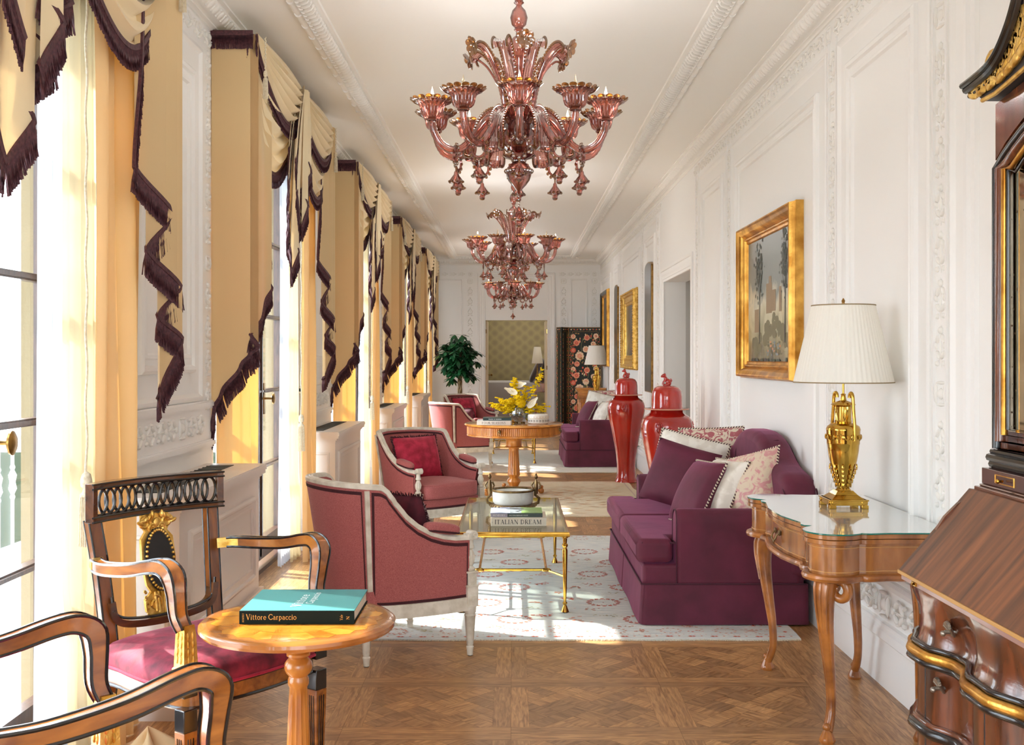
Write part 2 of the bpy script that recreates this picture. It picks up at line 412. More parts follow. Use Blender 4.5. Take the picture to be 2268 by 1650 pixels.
    def put(pts, ang):
        k = len(V); V.extend([(x, y, 0.0) for x, y in pts]); F.append(tuple(range(k, k + len(pts)))); A.append((ang, rr.random(), rr.random()))
    y = 4.985 - 13 * S
    while y < 27:
        for cx_ in range(-3, 2):
            X0 = -0.008 + cx_ * S + S / 2
            if X0 - S / 2 < -1.78: continue
            for pts, ang in base: put([(X0 + px, y + S / 2 + py) for px, py in pts], ang)
        y += S
    x1 = -0.008 + 2 * S; yy = -2.6
    xa = -0.008 - 2 * S
    while yy < 24.5:     # straight boards along both walls
        L = 0.9 + rr.random() * 0.7
        for k in range(8):
            xx = x1 + k * 0.1
            put([(xx + g, yy + (k % 2) * .4), (xx + 0.1 - g, yy + (k % 2) * .4), (xx + 0.1 - g, yy + (k % 2) * .4 + L - g), (xx + g, yy + (k % 2) * .4 + L - g)], 0.5)
        for k in range(6):
            xx = xa - (k + 1) * 0.1
            put([(xx + g, yy + (k % 2) * .4), (xx + 0.1 - g, yy + (k % 2) * .4), (xx + 0.1 - g, yy + (k % 2) * .4 + L - g), (xx + g, yy + (k % 2) * .4 + L - g)], 0.5)
        yy += L
    me = bpy.data.meshes.new('floor'); me.from_pydata(V, [], F); me.materials.append(m)
    ca = me.color_attributes.new('board', 'FLOAT_COLOR', 'CORNER')
    buf = []
    for poly, a in zip(me.polygons, A): buf += [a[0], a[1], a[2], 1.0] * poly.loop_total
    ca.data.foreach_set('color', buf)
    o = bpy.data.objects.new('floor', me); COL.objects.link(o); struct(o)
    g_ = MB(); g_.bb((XW - .05, YB - .2, -0.12), (3.2, 27, -0.0015)); struct(g_.obj('floor_base', mat('dark_joint', (70, 44, 26), 0.7)))
parquet()

# ------------------------------------------------------------------ mouldings and plaster ornament
U3, V3 = Vector((1, 0, 0)), Vector((0, 0, 1))
STEP = [(0, 0), (0, .012), (.012, .02), (.03, .022), (.036, .012), (.06, .012), (.066, .02), (.08, .02), (.09, 0.004), (.125, .002)]
CASE = [(0, 0), (0, .035), (.012, .045), (.03, .045), (.036, .03), (.07, .03), (.076, .022), (.12, .022), (.126, .012), (.15, .012), (.155, .0)]
def leafy(mb, o, U, V, N, L, w, pitch=0.2, seed=1, blocks=True):
    # a running plaster relief of length L along U, width w along V, standing up along N
    o, U, V, N = Vector(o), Vector(U), Vector(V), Vector(N); rr = random.Random(seed)
    Q0 = Matrix((U, V, N)).transposed()
    def e(u, v, a, ru, rv, rn=0.012, n=6, m=4):
        mb.ell(o + U * u + V * v + N * 0.002, (ru, rv, rn), n, m, Q0 @ Matrix.Rotation(a, 3, 'Z'))
    k = max(1, int(L / pitch)); st = L / k
    for i in range(k):
        u = (i + .5) * st
        if blocks and i % 8 == 4:
            for (a, b) in ((-.4, 0), (.4, 0)): e(u + a * w, 0, 0, .008, w * .42)
            for b in (-.42, .42): e(u, b * w, 0, w * .42, .008)
            e(u, 0, 0, w * .22, w * .25, .014); continue
        e(u, 0, 0, st * .46, .005, .007)
        for q in (-1, 1):
            e(u - st * .18, q * w * .2, q * .9, w * .26, w * .1)
            e(u + st * .16, q * w * .24, -q * .7, w * .24, w * .1)
            e(u + st * .02, q * w * .38, q * .2, w * .15, w * .07)
            e(u - st * .36, q * w * .3, -q * .4, w * .12, w * .1)
        e(u + st * .34, 0, 0, w * .15, w * .17, .013)
def field(mb, x, s, y0, y1, z0, z1, narrow=False):
    # raised panel on a long wall at X=x whose face looks along s (+1/-1)
    mb.ring((x, 0, 0), (0, 1, 0), (0, 0, 1), (s, 0, 0), y0, y1, z0, z1, [(0, 0), (0, .01), (.01, .016), (.022, .016), (.03, .006), (.04, 0.0)])
    q = .17 if not narrow else .15
    mb.ring((x, 0, 0), (0, 1, 0), (0, 0, 1), (s, 0, 0), y0 + q, y1 - q, z0 + q, z1 - q, [(0, 0), (.004, .018), (.018, .026), (.034, .022), (.042, .008), (.07, .006), (.078, .014), (.092, .014), (.1, -.0)])

# right wall with the doorway Y 10.43-12.3
DO0, DO1, DOZ = 10.43, 12.30, 2.36
w = MB()
w.bb((XR, YB, 0), (XR + .25, DO0, CEIL)); w.bb((XR, DO1, 0), (XR + .25, YF + .2, CEIL)); w.bb((XR, DO0, DOZ), (XR + .25, DO1, CEIL))
struct(w.obj('wall_right', M['wall'], ang=0))
w = MB(); orn = MB()
BANDS_R = [4.33, 5.79, 8.56, 10.04, 12.72, 14.25, 17.15, 18.55]
FIELDS_R = [(1.0, 2.6), (2.8, 4.23), (4.43, 5.69), (5.89, 8.45), (8.67, 9.93), (12.85, 14.12), (14.4, 17.02), (17.3, 18.42), (18.7, 21.05)]
for (a, b) in FIELDS_R: field(w, XR, -1, a, b, .50, 3.16, b - a < 1.8)
for a in BANDS_R:
    w.bb((XR - .012, a - .075, .26), (XR + .01, a - .06, 3.2)); w.bb((XR - .012, a + .06, .26), (XR + .01, a + .075, 3.2))
    leafy(orn, (XR, a, .5), (0, 0, 1), (0, 1, 0), (-1, 0, 0), 2.66, .11, .19, int(a * 10))
for (a, b) in ((1.0, DO0 - .2), (DO1 + .2, 21.1)):
    leafy(orn, (XR, a, 3.25), (0, 1, 0), (0, 0, 1), (-1, 0, 0), b - a, .1, .17, 5)
    leafy(orn, (XR - .02, a, .37), (0, 1, 0), (0, 0, 1), (-1, 0, 0), b - a, .13, .19, 6)
w.ring((XR, 0, 0), (0, 1, 0), (0, 0, 1), (-1, 0, 0), DO0 - .15, DO1 + .15, -.3, DOZ + .15, [(a, h * .5) for a, h in CASE])
struct(w.obj('trim_1', M['wall'])); struct(orn.obj('trim_2', M['orn'], ang=60))
# skirting, right and left
def skirt(name, x, s, segs):
    m = MB()
    for a, b in segs:
        pr = [(0, 0), (.035, 0), (.035, .15), (.026, .17), (.026, .205), (.036, .215), (.03, .25), (.018, .262), (.018, .28), (0, .285)]
        vs = [(x + s * px, a, pz) for px, pz in pr] + [(x + s * px, b, pz) for px, pz in pr]; n = len(pr)
        m.add(vs, [(i, (i + 1) % n, n + (i + 1) % n, n + i) for i in range(n)] + [tuple(range(n)), tuple(range(n, 2 * n))])
        pr = [(0, .44), (.018, .445), (.026, .47), (.014, .485), (0, .49)]; n = 5
        vs = [(x + s * px, a, pz) for px, pz in pr] + [(x + s * px, b, pz) for px, pz in pr]
        m.add(vs, [(i, (i + 1) % n, n + (i + 1) % n, n + i) for i in range(n)])
    struct(m.obj(name, M['wall'], ang=25))
skirt('baseboard_right', XR, -1, [(YB, DO0 - .16), (DO1 + .16, YF)])

# the room beyond the side doorway
w = MB(); w.bb((XR + .25, DO0 - 1.2, 0), (3.1, DO0 - .95, CEIL)); w.bb((XR + .25, DO1 + .0, 0), (3.1, DO1 + .25, CEIL)); w.bb((3.0, DO0 - 1.2, 0), (3.15, DO1 + .25, CEIL)); w.bb((XR + .2, DO0 - 1.2, CEIL - .4), (3.15, DO1 + .25, CEIL))
struct(w.obj('wall_passage', mat('grey_plaster', (196, 194, 188), 0.6), ang=0))

# far wall with the bedroom door
FX0, FX1, FZ = -0.55, 0.69, 2.235
w = MB()
w.bb((XW - .1, YF, 0), (FX0, YF + .2, CEIL)); w.bb((FX1, YF, 0), (XR + .25, YF + .2, CEIL)); w.bb((FX0, YF, FZ), (FX1, YF + .2, CEIL))
struct(w.obj('wall_far', M['wall'], ang=0))
w = MB(); orn = MB()
fo, fu, fv, fn = (0, YF, 0), (1, 0, 0), (0, 0, 1), (0, -1, 0)
w.ring(fo, fu, fv, fn, FX0 - .14, FX1 + .14, -.3, FZ + .93, CASE)
w.ring(fo, fu, fv, fn, FX0 - .01, FX1 + .01, -.3, FZ + .01, [(0, .0), (0, .02), (.01, .02), (.012, 0)])
for (a, b) in ((-1.6, -.98), (1.13, 1.46)):
    w.ring(fo, fu, fv, fn, a, b, .5, 3.05, [(0, 0), (0, .012), (.01, .018), (.02, .018), (.03, .004), (.045, 0)])
for a in (-.84, 1.0, 1.60):
    w.bb((a - .075, YF - .012, .3), (a - .062, YF, 3.2)); w.bb((a + .062, YF - .012, .3), (a + .075, YF, 3.2))
    leafy(orn, (a, YF, .5), (0, 0, 1), (1, 0, 0), (0, -1, 0), 2.6, .11, .19, 3)
leafy(orn, (-1.6, YF, 3.14), (1, 0, 0), (0, 0, 1), (0, -1, 0), .85, .08, .15, 3); leafy(orn, (.9, YF, 3.14), (1, 0, 0), (0, 0, 1), (0, -1, 0), .78, .08, .15, 4)
struct(w.obj('trim_3', M['wall'])); struct(orn.obj('trim_4', M['orn'], ang=60))

# left wall: pieces between the windows, lintel above
LINT = 3.0
w = MB(); fr = MB(); orn = MB()
segs = []; prev = YB
for y0 in UNITS:
    segs.append((prev, y0 + .05)); prev = y0 + 2.36
segs.append((prev, YF))
for i, (a, b) in enumerate(segs):
    w.bb((XL - .14, a, 0), (XL, b, CEIL))
    if i in (0,): continue
    if b - a > 1.0:
        c0 = a + .12; c1 = min(b, YF) - .02
        field(fr, XL, 1, c0 + .13, c1 - .22, 1.27, 3.16, True)
        for zz in (1.03, 1.245):
            fr.bb((XL, c0, zz - .012), (XL + .02, c1, zz + .012)); fr.bb((XL, c0, zz - .025), (XL + .012, c1, zz + .02))
        leafy(orn, (XL, c0 + .2, 1.14), (0, 1, 0), (0, 0, 1), (1, 0, 0), c1 - c0 - .35, .12, .16, 8)
        leafy(orn, (XL, c1 - .1, 1.2), (0, 0, 1), (0, 1, 0), (1, 0, 0), 2.0, .09, .17, 9)
        leafy(orn, (XL, c0, 3.25), (0, 1, 0), (0, 0, 1), (1, 0, 0), c1 - c0, .1, .17, 4)
for y0 in UNITS: w.bb((XL - .14, y0 + .05, LINT), (XL, y0 + 2.36, CEIL))
struct(w.obj('wall_left', M['wall'], ang=0)); struct(fr.obj('trim_5', M['wall'])); struct(orn.obj('trim_6', M['orn'], ang=60))
w = MB(); w.bb((XW - .4, YB - .2, 0), (-1.35, YB, CEIL)); w.bb((1.39, YB - .2, 0), (XR + .25, YB, CEIL)); w.bb((-1.35, YB - .2, 0), (1.39, YB, .3)); w.bb((-1.35, YB - .2, 3.0), (1.39, YB, CEIL)); struct(w.obj('wall_near', M['wall'], ang=0))
w = MB()
for x in (-1.33, -.66, .02, .70, 1.37): w.box((x, YB - .1, 1.65), (.05, .05, 2.7))
for z in (.32, 1.2, 2.1, 2.98): w.box((.02, YB - .1, z), (2.7, .04, .05))
o = struct(w.obj('window_7', M['winwood'], ang=0)); w = MB(); w.bb((-1.35, YB - .105, .3), (1.39, YB - .1, 3.0)); w.obj('window_pane', M['glass'], o, ang=0)  # unseen window, added to light the faces turned towards the camera

# ceiling, crown cornice and ceiling moulding
w = MB(); w.bb((XL - .6, YB - .2, CEIL), (XR + .3, YF + .2, CEIL + .2)); struct(w.obj('ceiling', M['ceil'], ang=0))
w = MB(); orn = MB()
prof = [(0, 3.315), (.012, 3.315), (.02, 3.325), (.03, 3.33), (.03, 3.338), (.045, 3.34), (.1, 3.395), (.1, 3.405), (.125, 3.41), (.125, CEIL)]
x0, x1, y0, y1 = XL, XR, YB, YF
vs = []
for (d, z) in prof: vs += [(x0 + d, y0 + d, z), (x1 - d, y0 + d, z), (x1 - d, y1 - d, z), (x0 + d, y1 - d, z)]
w.add(vs, [(j * 4 + i, j * 4 + (i + 1) % 4, (j + 1) * 4 + (i + 1) % 4, (j + 1) * 4 + i) for j in range(len(prof) - 1) for i in range(4)])
def crown(o, U, N, L):
    o, U, N = Vector(o), Vector(U), Vector(N); Z = Vector((0, 0, 1)); A = (N - Z).normalized(); B = (N + Z).normalized()
    Q = Matrix((U, B, A)).transposed(); k = int(L / .095); st = L / k
    for i in range(k):
        c = o + U * (i + .5) * st + N * .073 + Z * -.043
        orn.ell(c, (st * .3, .036, .016), 8, 4, Q)
        c2 = o + U * (i + 1) * st + N * .073 + Z * -.043
        orn.ell(c2, (st * .09, .034, .012), 5, 4, Q)
        orn.ell(c2 + B * .022, (st * .16, .008, .014), 5, 4, Q); orn.ell(c2 - B * .02, (st * .14, .008, .014), 5, 4, Q)
crown((XR, 1.2, CEIL), (0, 1, 0), (-1, 0, 0), YF - 1.2); crown((XL, 1.2, CEIL), (0, 1, 0), (1, 0, 0), YF - 1.2); crown((XL, YF, CEIL), (1, 0, 0), (0, -1, 0), XR - XL)
# inner ceiling moulding: rod + rolled leaf band
MX0, MX1, MY0, MY1 = -1.21, 1.235, YB + .5, 20.45
pr = [(0, 0), (.004, -.022), (.016, -.032), (.03, -.034), (.042, -.028), (.048, -.02), (.06, -.03), (.09, -.042), (.12, -.034), (.14, -.014), (.165, -.01), (.17, 0)]
vs = []
for (d, z) in pr: vs += [(MX0 + d, MY0 + d, CEIL + z), (MX1 - d, MY0 + d, CEIL + z), (MX1 - d, MY1 - d, CEIL + z), (MX0 + d, MY1 - d, CEIL + z)]
w.add(vs, [(j * 4 + i, j * 4 + (i + 1) % 4, (j + 1) * 4 + (i + 1) % 4, (j + 1) * 4 + i) for j in range(len(pr) - 1) for i in range(4)])
def roll(o, U, N, L):
    o, U, N = Vector(o), Vector(U), Vector(N); Z = Vector((0, 0, 1)); Q = Matrix((U, N, Z)).transposed(); k = int(L / .058); st = L / k
    for i in range(k):
        c = o + U * (i + .5) * st + N * .098 + Z * -.038
        orn.ell(c, (.011, .05, .02), 6, 4, Q @ Matrix.Rotation(.55, 3, 'Z')); orn.ell(c + U * st * .36 + N * .01, (.006, .046, .017), 5, 4, Q @ Matrix.Rotation(.7, 3, 'Z')); orn.ell(c - U * st * .3 - N * .03, (.008, .018, .016), 5, 4, Q @ Matrix.Rotation(-.5, 3, 'Z'))
        orn.ell(c + N * .042, (.017, .012, .012), 5, 4, Q)
    k = int(L / .21); st = L / k
    for i in range(k):
        c = o + U * (i + .5) * st + N * .022 + Z * -.02
        orn.ell(c, (.009, .026, .022), 6, 5, Q @ Matrix.Rotation(.5, 3, 'Z')); orn.ell(c, (.009, .026, .022), 6, 5, Q @ Matrix.Rotation(-.5, 3, 'Z'))
roll((MX0, 1.2, CEIL), (0, 1, 0), (1, 0, 0), MY1 - 1.2); roll((MX1, 1.2, CEIL), (0, 1, 0), (-1, 0, 0), MY1 - 1.2); roll((MX0, MY1, CEIL), (1, 0, 0), (0, -1, 0), MX1 - MX0)
struct(w.obj('trim_7', M['ceil'])); struct(orn.obj('trim_8', M['orn'], ang=60))

# ------------------------------------------------------------------ french windows
def french(n, y0, stile):
    A, B = y0 + .05, y0 + 2.36; zt = 2.98
    f = MB(); X = XW
    def vb(y, wd, z0=.1, z1=zt, d=.05, off=0): f.bb((X - d + off, y - wd / 2, z0), (X + off, y + wd / 2, z1))
    f.bb((X - .1, A, zt - .06), (X + .02, B, zt + .02)); f.bb((X - .1, A, 0), (X + .02, B, .03))
    for y in (A + .03, B - .03): vb(y, .06, 0, zt, .09, .02)
    stiles = [A + .11, stile - .78, stile - .68, stile, B - .09]
    for y in stiles: vb(y, .05); f.bb((X - .06, y - .012, .2), (X + .012, y + .012, zt - .08))
    for z, h in ((.15, .14), (2.90, .1)): f.bb((X - .05, A + .06, z - h / 2), (X, B - .06, z + h / 2))
    for z in (.725, 1.262, 1.797, 2.335):
        f.bb((X - .045, A + .06, z - .014), (X - .004, B - .06, z + .014)); f.bb((X - .055, A + .06, z - .007), (X + .008, B - .06, z + .007))
    o = struct(f.obj('window_%d' % n, M['winwood'], ang=25))
    g = MB(); g.bb((X - .03, A + .06, .2), (X - .026, B - .06, 2.88)); gl = g.obj('window_pane', M['glass'], o, ang=0)
    if n > 1:
        k = MB(); ky = stile - (.47 if n == 2 else .6)
        k.bb((X + .0, ky - .018, 1.1), (X + .008, ky + .018, 1.32)); k.tube([(X, ky, 1.21), (X + .06, ky, 1.21)], .008, 8)
        k.lathe([(.002, -.014), (.018, -.012), (.032, -.004), (.034, .004), (.026, .010), (.002, .014)], 16)
        for i in range(len(k.v) - 16 * 6, len(k.v)):
            v = k.v[i]; k.v[i] = (X + .07 + v[2], ky + v[0], 1.21 + v[1] * 1.25)
        k.obj('door_handle', M['oldbrass'], o)
for i, y0 in enumerate(UNITS): french(i + 1, y0, y0 + (2.06 if i < 2 else 2.26))

# outside: reveals, balcony, hedge, distant house
w = MB(); SX = XL - .14
for a, b in segs: w.bb((SX - .2, a, -.1), (SX, b, 3.6))
for y0 in UNITS: w.bb((SX - .2, y0 + .05, LINT), (SX, y0 + 2.36, 3.6))
struct(w.obj('wall_outside', mat('ochre_render', (140, 126, 98), 0.9, bump=.3, bs=90, spec=.05), ang=0))
w = MB(); w.bb((-4.0, -3, -.3), (XW - .02, 22, -.02)); struct(w.obj('floor_balcony', mat('pale_stone', (236, 233, 230), 0.8), ang=0))
rail = thing('balcony_railing', 'white painted balcony railing with turned balusters outside the nearest window', 'railing', (-3.7, 1.0, 0))
m = MB(); m.box((0, 10, 1.0), (.05, 20, .04)); m.box((0, 10, .90), (.03, 20, .025)); m.box((0, 10, .1), (.03, 20, .03)); m.obj('handrail', mat('white_iron', (236, 236, 240), 0.4), rail)
wi = bpy.data.materials['white_iron']; b0 = None
for i in range(60):
    m0 = TR(0, 5 + i * .22, 0)
    if b0 is None:
        m = MB(); m.lathe([(.012, .1), (.012, .45), (.02, .47), (.012, .49), (.03, .53), (.02, .58), (.03, .63), (.012, .67), (.02, .69), (.012, .71), (.012, .9)], 10); b0 = m.obj('baluster', wi, rail); b0.matrix_local = m0
    else: part_copy(b0, rail, m0)
def blob_tree(name, label, c, r, n, colr, seed):
    rr = random.Random(seed); m = MB(); t = thing(name, label, 'tree', c)
    for i in range(n):
        a, b_, q = rr.random() * 2 * pi, rr.uniform(-1, 1), rr.random() ** .4
        p = Vector((cos(a) * sqrt(1 - b_ * b_), sin(a) * sqrt(1 - b_ * b_), b_)) * q
        d = rr.uniform(.07, .16)
        m.ell((p.x * r[0], p.y * r[1], p.z * r[2] + r[2] + .3), (d, d * .8, d * .6), 5, 3, Matrix.Rotation(rr.random() * 3, 3, (rr.random(), 1, .3)))
    m.obj('foliage', colr, t, ang=0); m = MB(); m.tube([(0, 0, 0), (0, 0, r[2] * 1.2)], .15, 8); m.obj('trunk', M['bark'], t)
gr1 = mat('garden_leaf', (20, 34, 14), 0.8, var=(42, 60, 28), vs=2, spec=0.03); gr2 = mat('garden_leaf_far', (28, 38, 30), 0.8, var=(50, 60, 50), vs=1, spec=0.03)
blob_tree('garden_tree', 'grey-green leafy tree outside the nearest window', (-16, 15.6, -9), (3.0, 3.0, 4.9), 2600, gr2, 3)
blob_tree('garden_tree', 'bright green shrub low behind the balcony railing', (-9.5, 9.0, -5.2), (2.2, 2.6, 2.9), 2200, gr1, 5)
w = MB(); w.bb((-90, -60, -9.4), (-4, 120, -9)); struct(w.obj('ground', mat('lawn', (26, 36, 18), 0.9, spec=0.03), ang=0))
hs = thing('house', 'pale distant house with a grey pitched roof beyond the garden', 'house', (-40, 37.3, -9))
m = MB(); m.bb((-5, -5, 0), (5, 5, 13)); m.obj('wall', mat('far_plaster', (150, 148, 146), .9, spec=.03), hs, ang=0)
m = MB(); m.prism([(-5.4, 13), (5.4, 13), (1.2, 16), (-1.2, 16)], -5.3, 5.3, 'x'); m.obj('roof', mat('far_slate', (96, 94, 104), .9, spec=.03), hs, ang=0)
for k in range(4):
    m = MB(); m.bb((4.98, -4 + k * 2.2, 9.6), (5.05, -3 + k * 2.2, 9.9)); m.obj('window', mat('far_window', (120, 120, 124), .5), hs, ang=0)

# ------------------------------------------------------------------ bedroom beyond the far door
w = MB(); w.bb((-1.6, 24.3, 0), (2.2, 24.5, 3.2)); 
bw = bpy.data.materials.new('damask_wallpaper'); bw.use_nodes = True; t = bw.node_tree; n = t.nodes; p = n['Principled BSDF']; p.inputs['Roughness'].default_value = .6
tc = n.new('ShaderNodeTexCoord'); sp = n.new('ShaderNodeSeparateXYZ'); t.links.new(tc.outputs['Object'], sp.inputs[0])
def mth(op, a, b=None, c=None):
    q = n.new('ShaderNodeMath'); q.operation = op
    for i, v in enumerate((a, b, c)):
        if v is None: continue
        if isinstance(v, (int, float)): q.inputs[i].default_value = v
        else: t.links.new(v, q.inputs[i])
    return q.outputs[0]
P_ = 0.135
def dots(ox, oz):
    fx = mth('SUBTRACT', mth('FRACT', mth('ADD', mth('DIVIDE', sp.outputs['X'], 2 * P_), ox)), .5); fz = mth('SUBTRACT', mth('FRACT', mth('ADD', mth('DIVIDE', sp.outputs['Z'], 1.6 * P_), oz)), .5)
    return mth('SQRT', mth('ADD', mth('MULTIPLY', fx, fx), mth('MULTIPLY', mth('MULTIPLY', fz, fz), .64)))
dd = mth('MINIMUM', dots(0, 0), dots(.5, .5)); r = n.new('ShaderNodeValToRGB'); t.links.new(dd, r.inputs[0])
r.color_ramp.elements[0].position = .10; r.color_ramp.elements[0].color = lin((132, 116, 82)); r.color_ramp.elements[1].position = .36; r.color_ramp.elements[1].color = lin((152, 136, 92))
t.links.new(r.outputs[0], p.inputs['Base Color'])
struct(w.obj('wall_bedroom', bw, ang=0))
w = MB(); w.bb((-1.7, YF + .2, 0), (-1.6, 24.5, 3.2)); w.bb((2.2, YF + .2, 0), (2.3, 24.5, 3.2)); w.bb((-1.7, YF + .2, 2.9), (2.3, 24.5, 3.0)); struct(w.obj('wall_bedroom_side', M['wall'], ang=0))
al = bpy.data.lights.new('bedroom_lamp', 'AREA'); al.energy = 9; al.size = 1.2; al.color = (1, .95, .85); ao = bpy.data.objects.new('bedroom_lamp', al); COL.objects.link(ao); ao.location = (.2, 23, 2.85)
bed = thing('bed', 'grey upholstered bed in the bedroom beyond the far door', 'bed', (-.1, 23.3, 0))
m = MB(); m.rcube((0, 0, .5), (.62, .6, .5), 14, 8); m.obj('bedcover', mat('grey_bedcover', (170, 164, 160), .9), bed)
m = MB(); m.bb((-.55, -.55, 0), (.55, .55, .1)); m.obj('base', M['black'], bed)
for k, (x, rz, c) in enumerate(((.5, .45, 'taupe_velvet'), (.68, .25, 'brown_velvet'))):
    m = MB(); m.M = TR(x, 22.9 + .1 * k, 1.24, 0, 0, .45 - .25 * k); m.rcube((0, 0, 0), (.07, .25, .28), 3, 8)
    tag(m.obj('bed_pillow', mat(c, (72 + 20 * k, 58 + 14 * k, 56 + 12 * k), .8, sheen=.5)), ['dark taupe cushion leaning left on the bedroom bed', 'brown upright cushion beside the bedroom lamps'][k], 'cushion', 'cushions on the bedroom bed')
ns_ = thing('nightstand', 'brown wooden bedside table seen through the far door', 'table', (.66, 22.0, 0))
m = MB(); m.bb((-.22, -.2, .80), (.22, .2, .98)); m.obj('tabletop', M['walnut'], ns_, bevel=.005)
for sx_ in (-1, 1):
    for sy_ in (-1, 1):
        m = MB(); m.box((sx_ * .19, sy_ * .17, .4), (.04, .04, .8)); m.obj('leg', M['walnut'], ns_)
for k, (x, y) in enumerate(((.50, 22.10), (.76, 21.85))):
    t_ = thing('bedside_lamp', ['further ivory bedside lamp seen through the far door', 'nearer ivory bedside lamp cut by the door leaf'][k], 'lamp', (x, y, .98), 0, 'bedside lamps')
    m = MB(); m.lathe([(.06, 0), (.06, .02), (.02, .04), (.04, .12), (.015, .2), (.008, .42)], 16); m.obj('lamp_base', M['oldbrass'], t_)
    m = MB(); m.lathe([(.115, .40), (.07, .74)], 32, cap=False); m.obj('lamp_shade', M['shade'], t_)
# the two open door leaves
for k, (x, s) in enumerate(((FX0, 1), (FX1, -1))):
    d = MB(); d.bb((min(x, x + s * .05), YF + .2, .01), (max(x, x + s * .05), YF + .83, FZ - .01))
    o = struct(d.obj('door_%d' % (k + 1), mat('cream_door', (232, 216, 184), .45), bevel=.004)); 
    h = MB(); h.tube([(x + s * .05, YF + .7, 1.15), (x + s * .10, YF + .7, 1.15)], .01, 8); h.ell((x + s * .115, YF + .7, 1.15), (.02, .028, .028), 12, 8); h.obj('door_handle', M['oldbrass'], o)
    for z in (.25, 1.3, 2.02):
        h = MB(); h.tube([(x + s * .012, YF + .185, z - .04), (x + s * .012, YF + .185, z + .04)], .012, 8); h.obj('hinge', M['brass'], o)

# ------------------------------------------------------------------ radiator covers
def cover(y0, y1, label):
    t = thing('radiator_cover', label, 'radiator cover', (XL + .15, (y0 + y1) / 2, 0), 0, 'radiator covers between the windows')
    L = (y1 - y0) / 2; D = .145; m = MB()
    m.bb((-.148, -L + .02, .0), (D, L - .02, .88))
    for (a, b, c) in ((.03, .0, .16), (.02, .16, .2), (.012, .2, .235), (.022, .235, .25)): m.bb((-.148, -L + .02 - a, b), (D + a, L - .02 + a, c))
    for f0, f1, U, N, o in ((-L + .14, L - .14, (0, 1, 0), (1, 0, 0), (D, 0, 0)),):
        m.ring(o, U, (0, 0, 1), N, f0, f1, .32, .76, [(0, 0), (0, .012), (.012, .018), (.022, .018), (.03, .008), (.045, .008), (.05, -.01 + .02), (.06, .01), (.064, .002), (.2, .002)])
    m.ring((0, -L + .02, 0), (1, 0, 0), (0, 0, 1), (0, -1, 0), -.1, .1, .32, .76, [(0, 0), (0, .01), (.012, .014), (.02, .004), (.03, .002)])
    m.obj('body', M['cover'], t, ang=25)
    m = MB()
    for (a, b, c) in ((.004, .84, .855), (.014, .855, .87), (.03, .87, .89), (.036, .89, .915), (.03, .915, .921)): m.bb((-.148, -L + .02 - a, b), (D + a, L - .02 + a, c))
    m.obj('top', M['cover'], t, ang=25)
    m = MB(); m.bb((-.09, -L + .15, .918), (.03, L - .1, .924)); g = m.obj('grille', M['grille'], t, ang=0)
    m = MB()
    for i in range(16): m.bb((-.09, -L + .17 + i * (2 * L - .3) / 16, .924), (.03, -L + .18 + i * (2 * L - .3) / 16, .928))
    m.obj('louvre_pattern', mat('grille_slat', (86, 80, 70), .5) if 'grille_slat' not in bpy.data.materials else bpy.data.materials['grille_slat'], g, ang=0)
for a, lb in ((4.46, 'white panelled radiator cover behind the openwork-back armchair'), (8.39, 'white panelled radiator cover behind the pink armchair with crimson cushion'),
              (12.32, 'third white radiator cover from the front, between tall curtains'), (16.26, 'farthest visible white radiator cover, next to the distant armchairs')):
    cover(a, a + 1.44, lb)
# ------------------------------------------------------------------ window curtains
def resample(P, d):
    P = [Vector(p) for p in P]; out = [P[0]]; acc = 0
    for a, b in zip(P, P[1:]):
        L = (b - a).length
        if L < 1e-6: continue
        t = d - acc
        while t <= L: out.append(a + (b - a) * (t / L)); t += d
        acc = L - (t - d)
    return out
def fringe(mb, P, h=.10, d=.0038, seed=1, band=.02):
    rr = random.Random(seed); pts = resample(P, .02)
    if len(pts) < 2: return
    n = len(pts); mb.sweep([(-.005, -.011), (.005, -.011), (.006, .010), (-.006, .010)], pts, None)
    D = resample(P, d)
    for j, p in enumerate(D):
        tg = (D[min(j + 3, len(D) - 1)] - D[max(j - 3, 0)]); tg = tg.normalized() if tg.length > 1e-6 else Vector((0, 1, 0))
        hz = Vector((tg.x, tg.y, 0)); g = Vector((0, 0, -1))
        pn = g - tg * g.dot(tg)                     # perpendicular to the hem, pointing down and away from the cloth
        w = .5 * (1 - pn.length)
        if hz.length > 1e-4:
            sd_ = (hz.normalized() * (1 if tg.z > 0 else -1)); dr = (g + sd_ * ((.34 if pn.length > .3 else .05) * (1 - pn.length ** 2))).normalized()
        else: dr = g
        r = rr.uniform(.0032, .0042); l = h * rr.uniform(.95, 1.03); ox, oy = rr.uniform(-.0015, .0015), rr.uniform(-.0015, .0015)
        vs = []
        for k, (q2, q) in enumerate(((.04, 1), (.5, 1.25), (1, .9))):
            c = p + dr * l * q2
            for i in range(3):
                a = i * 2.094 + k; vs.append((c.x + ox * k + r * q * cos(a), c.y + oy * k + r * q * sin(a), c.z))
        mb.add(vs, [(0, 1, 4, 3), (1, 2, 5, 4), (2, 0, 3, 5), (3, 4, 7, 6), (4, 5, 8, 7), (5, 3, 6, 8), (6, 7, 8)])
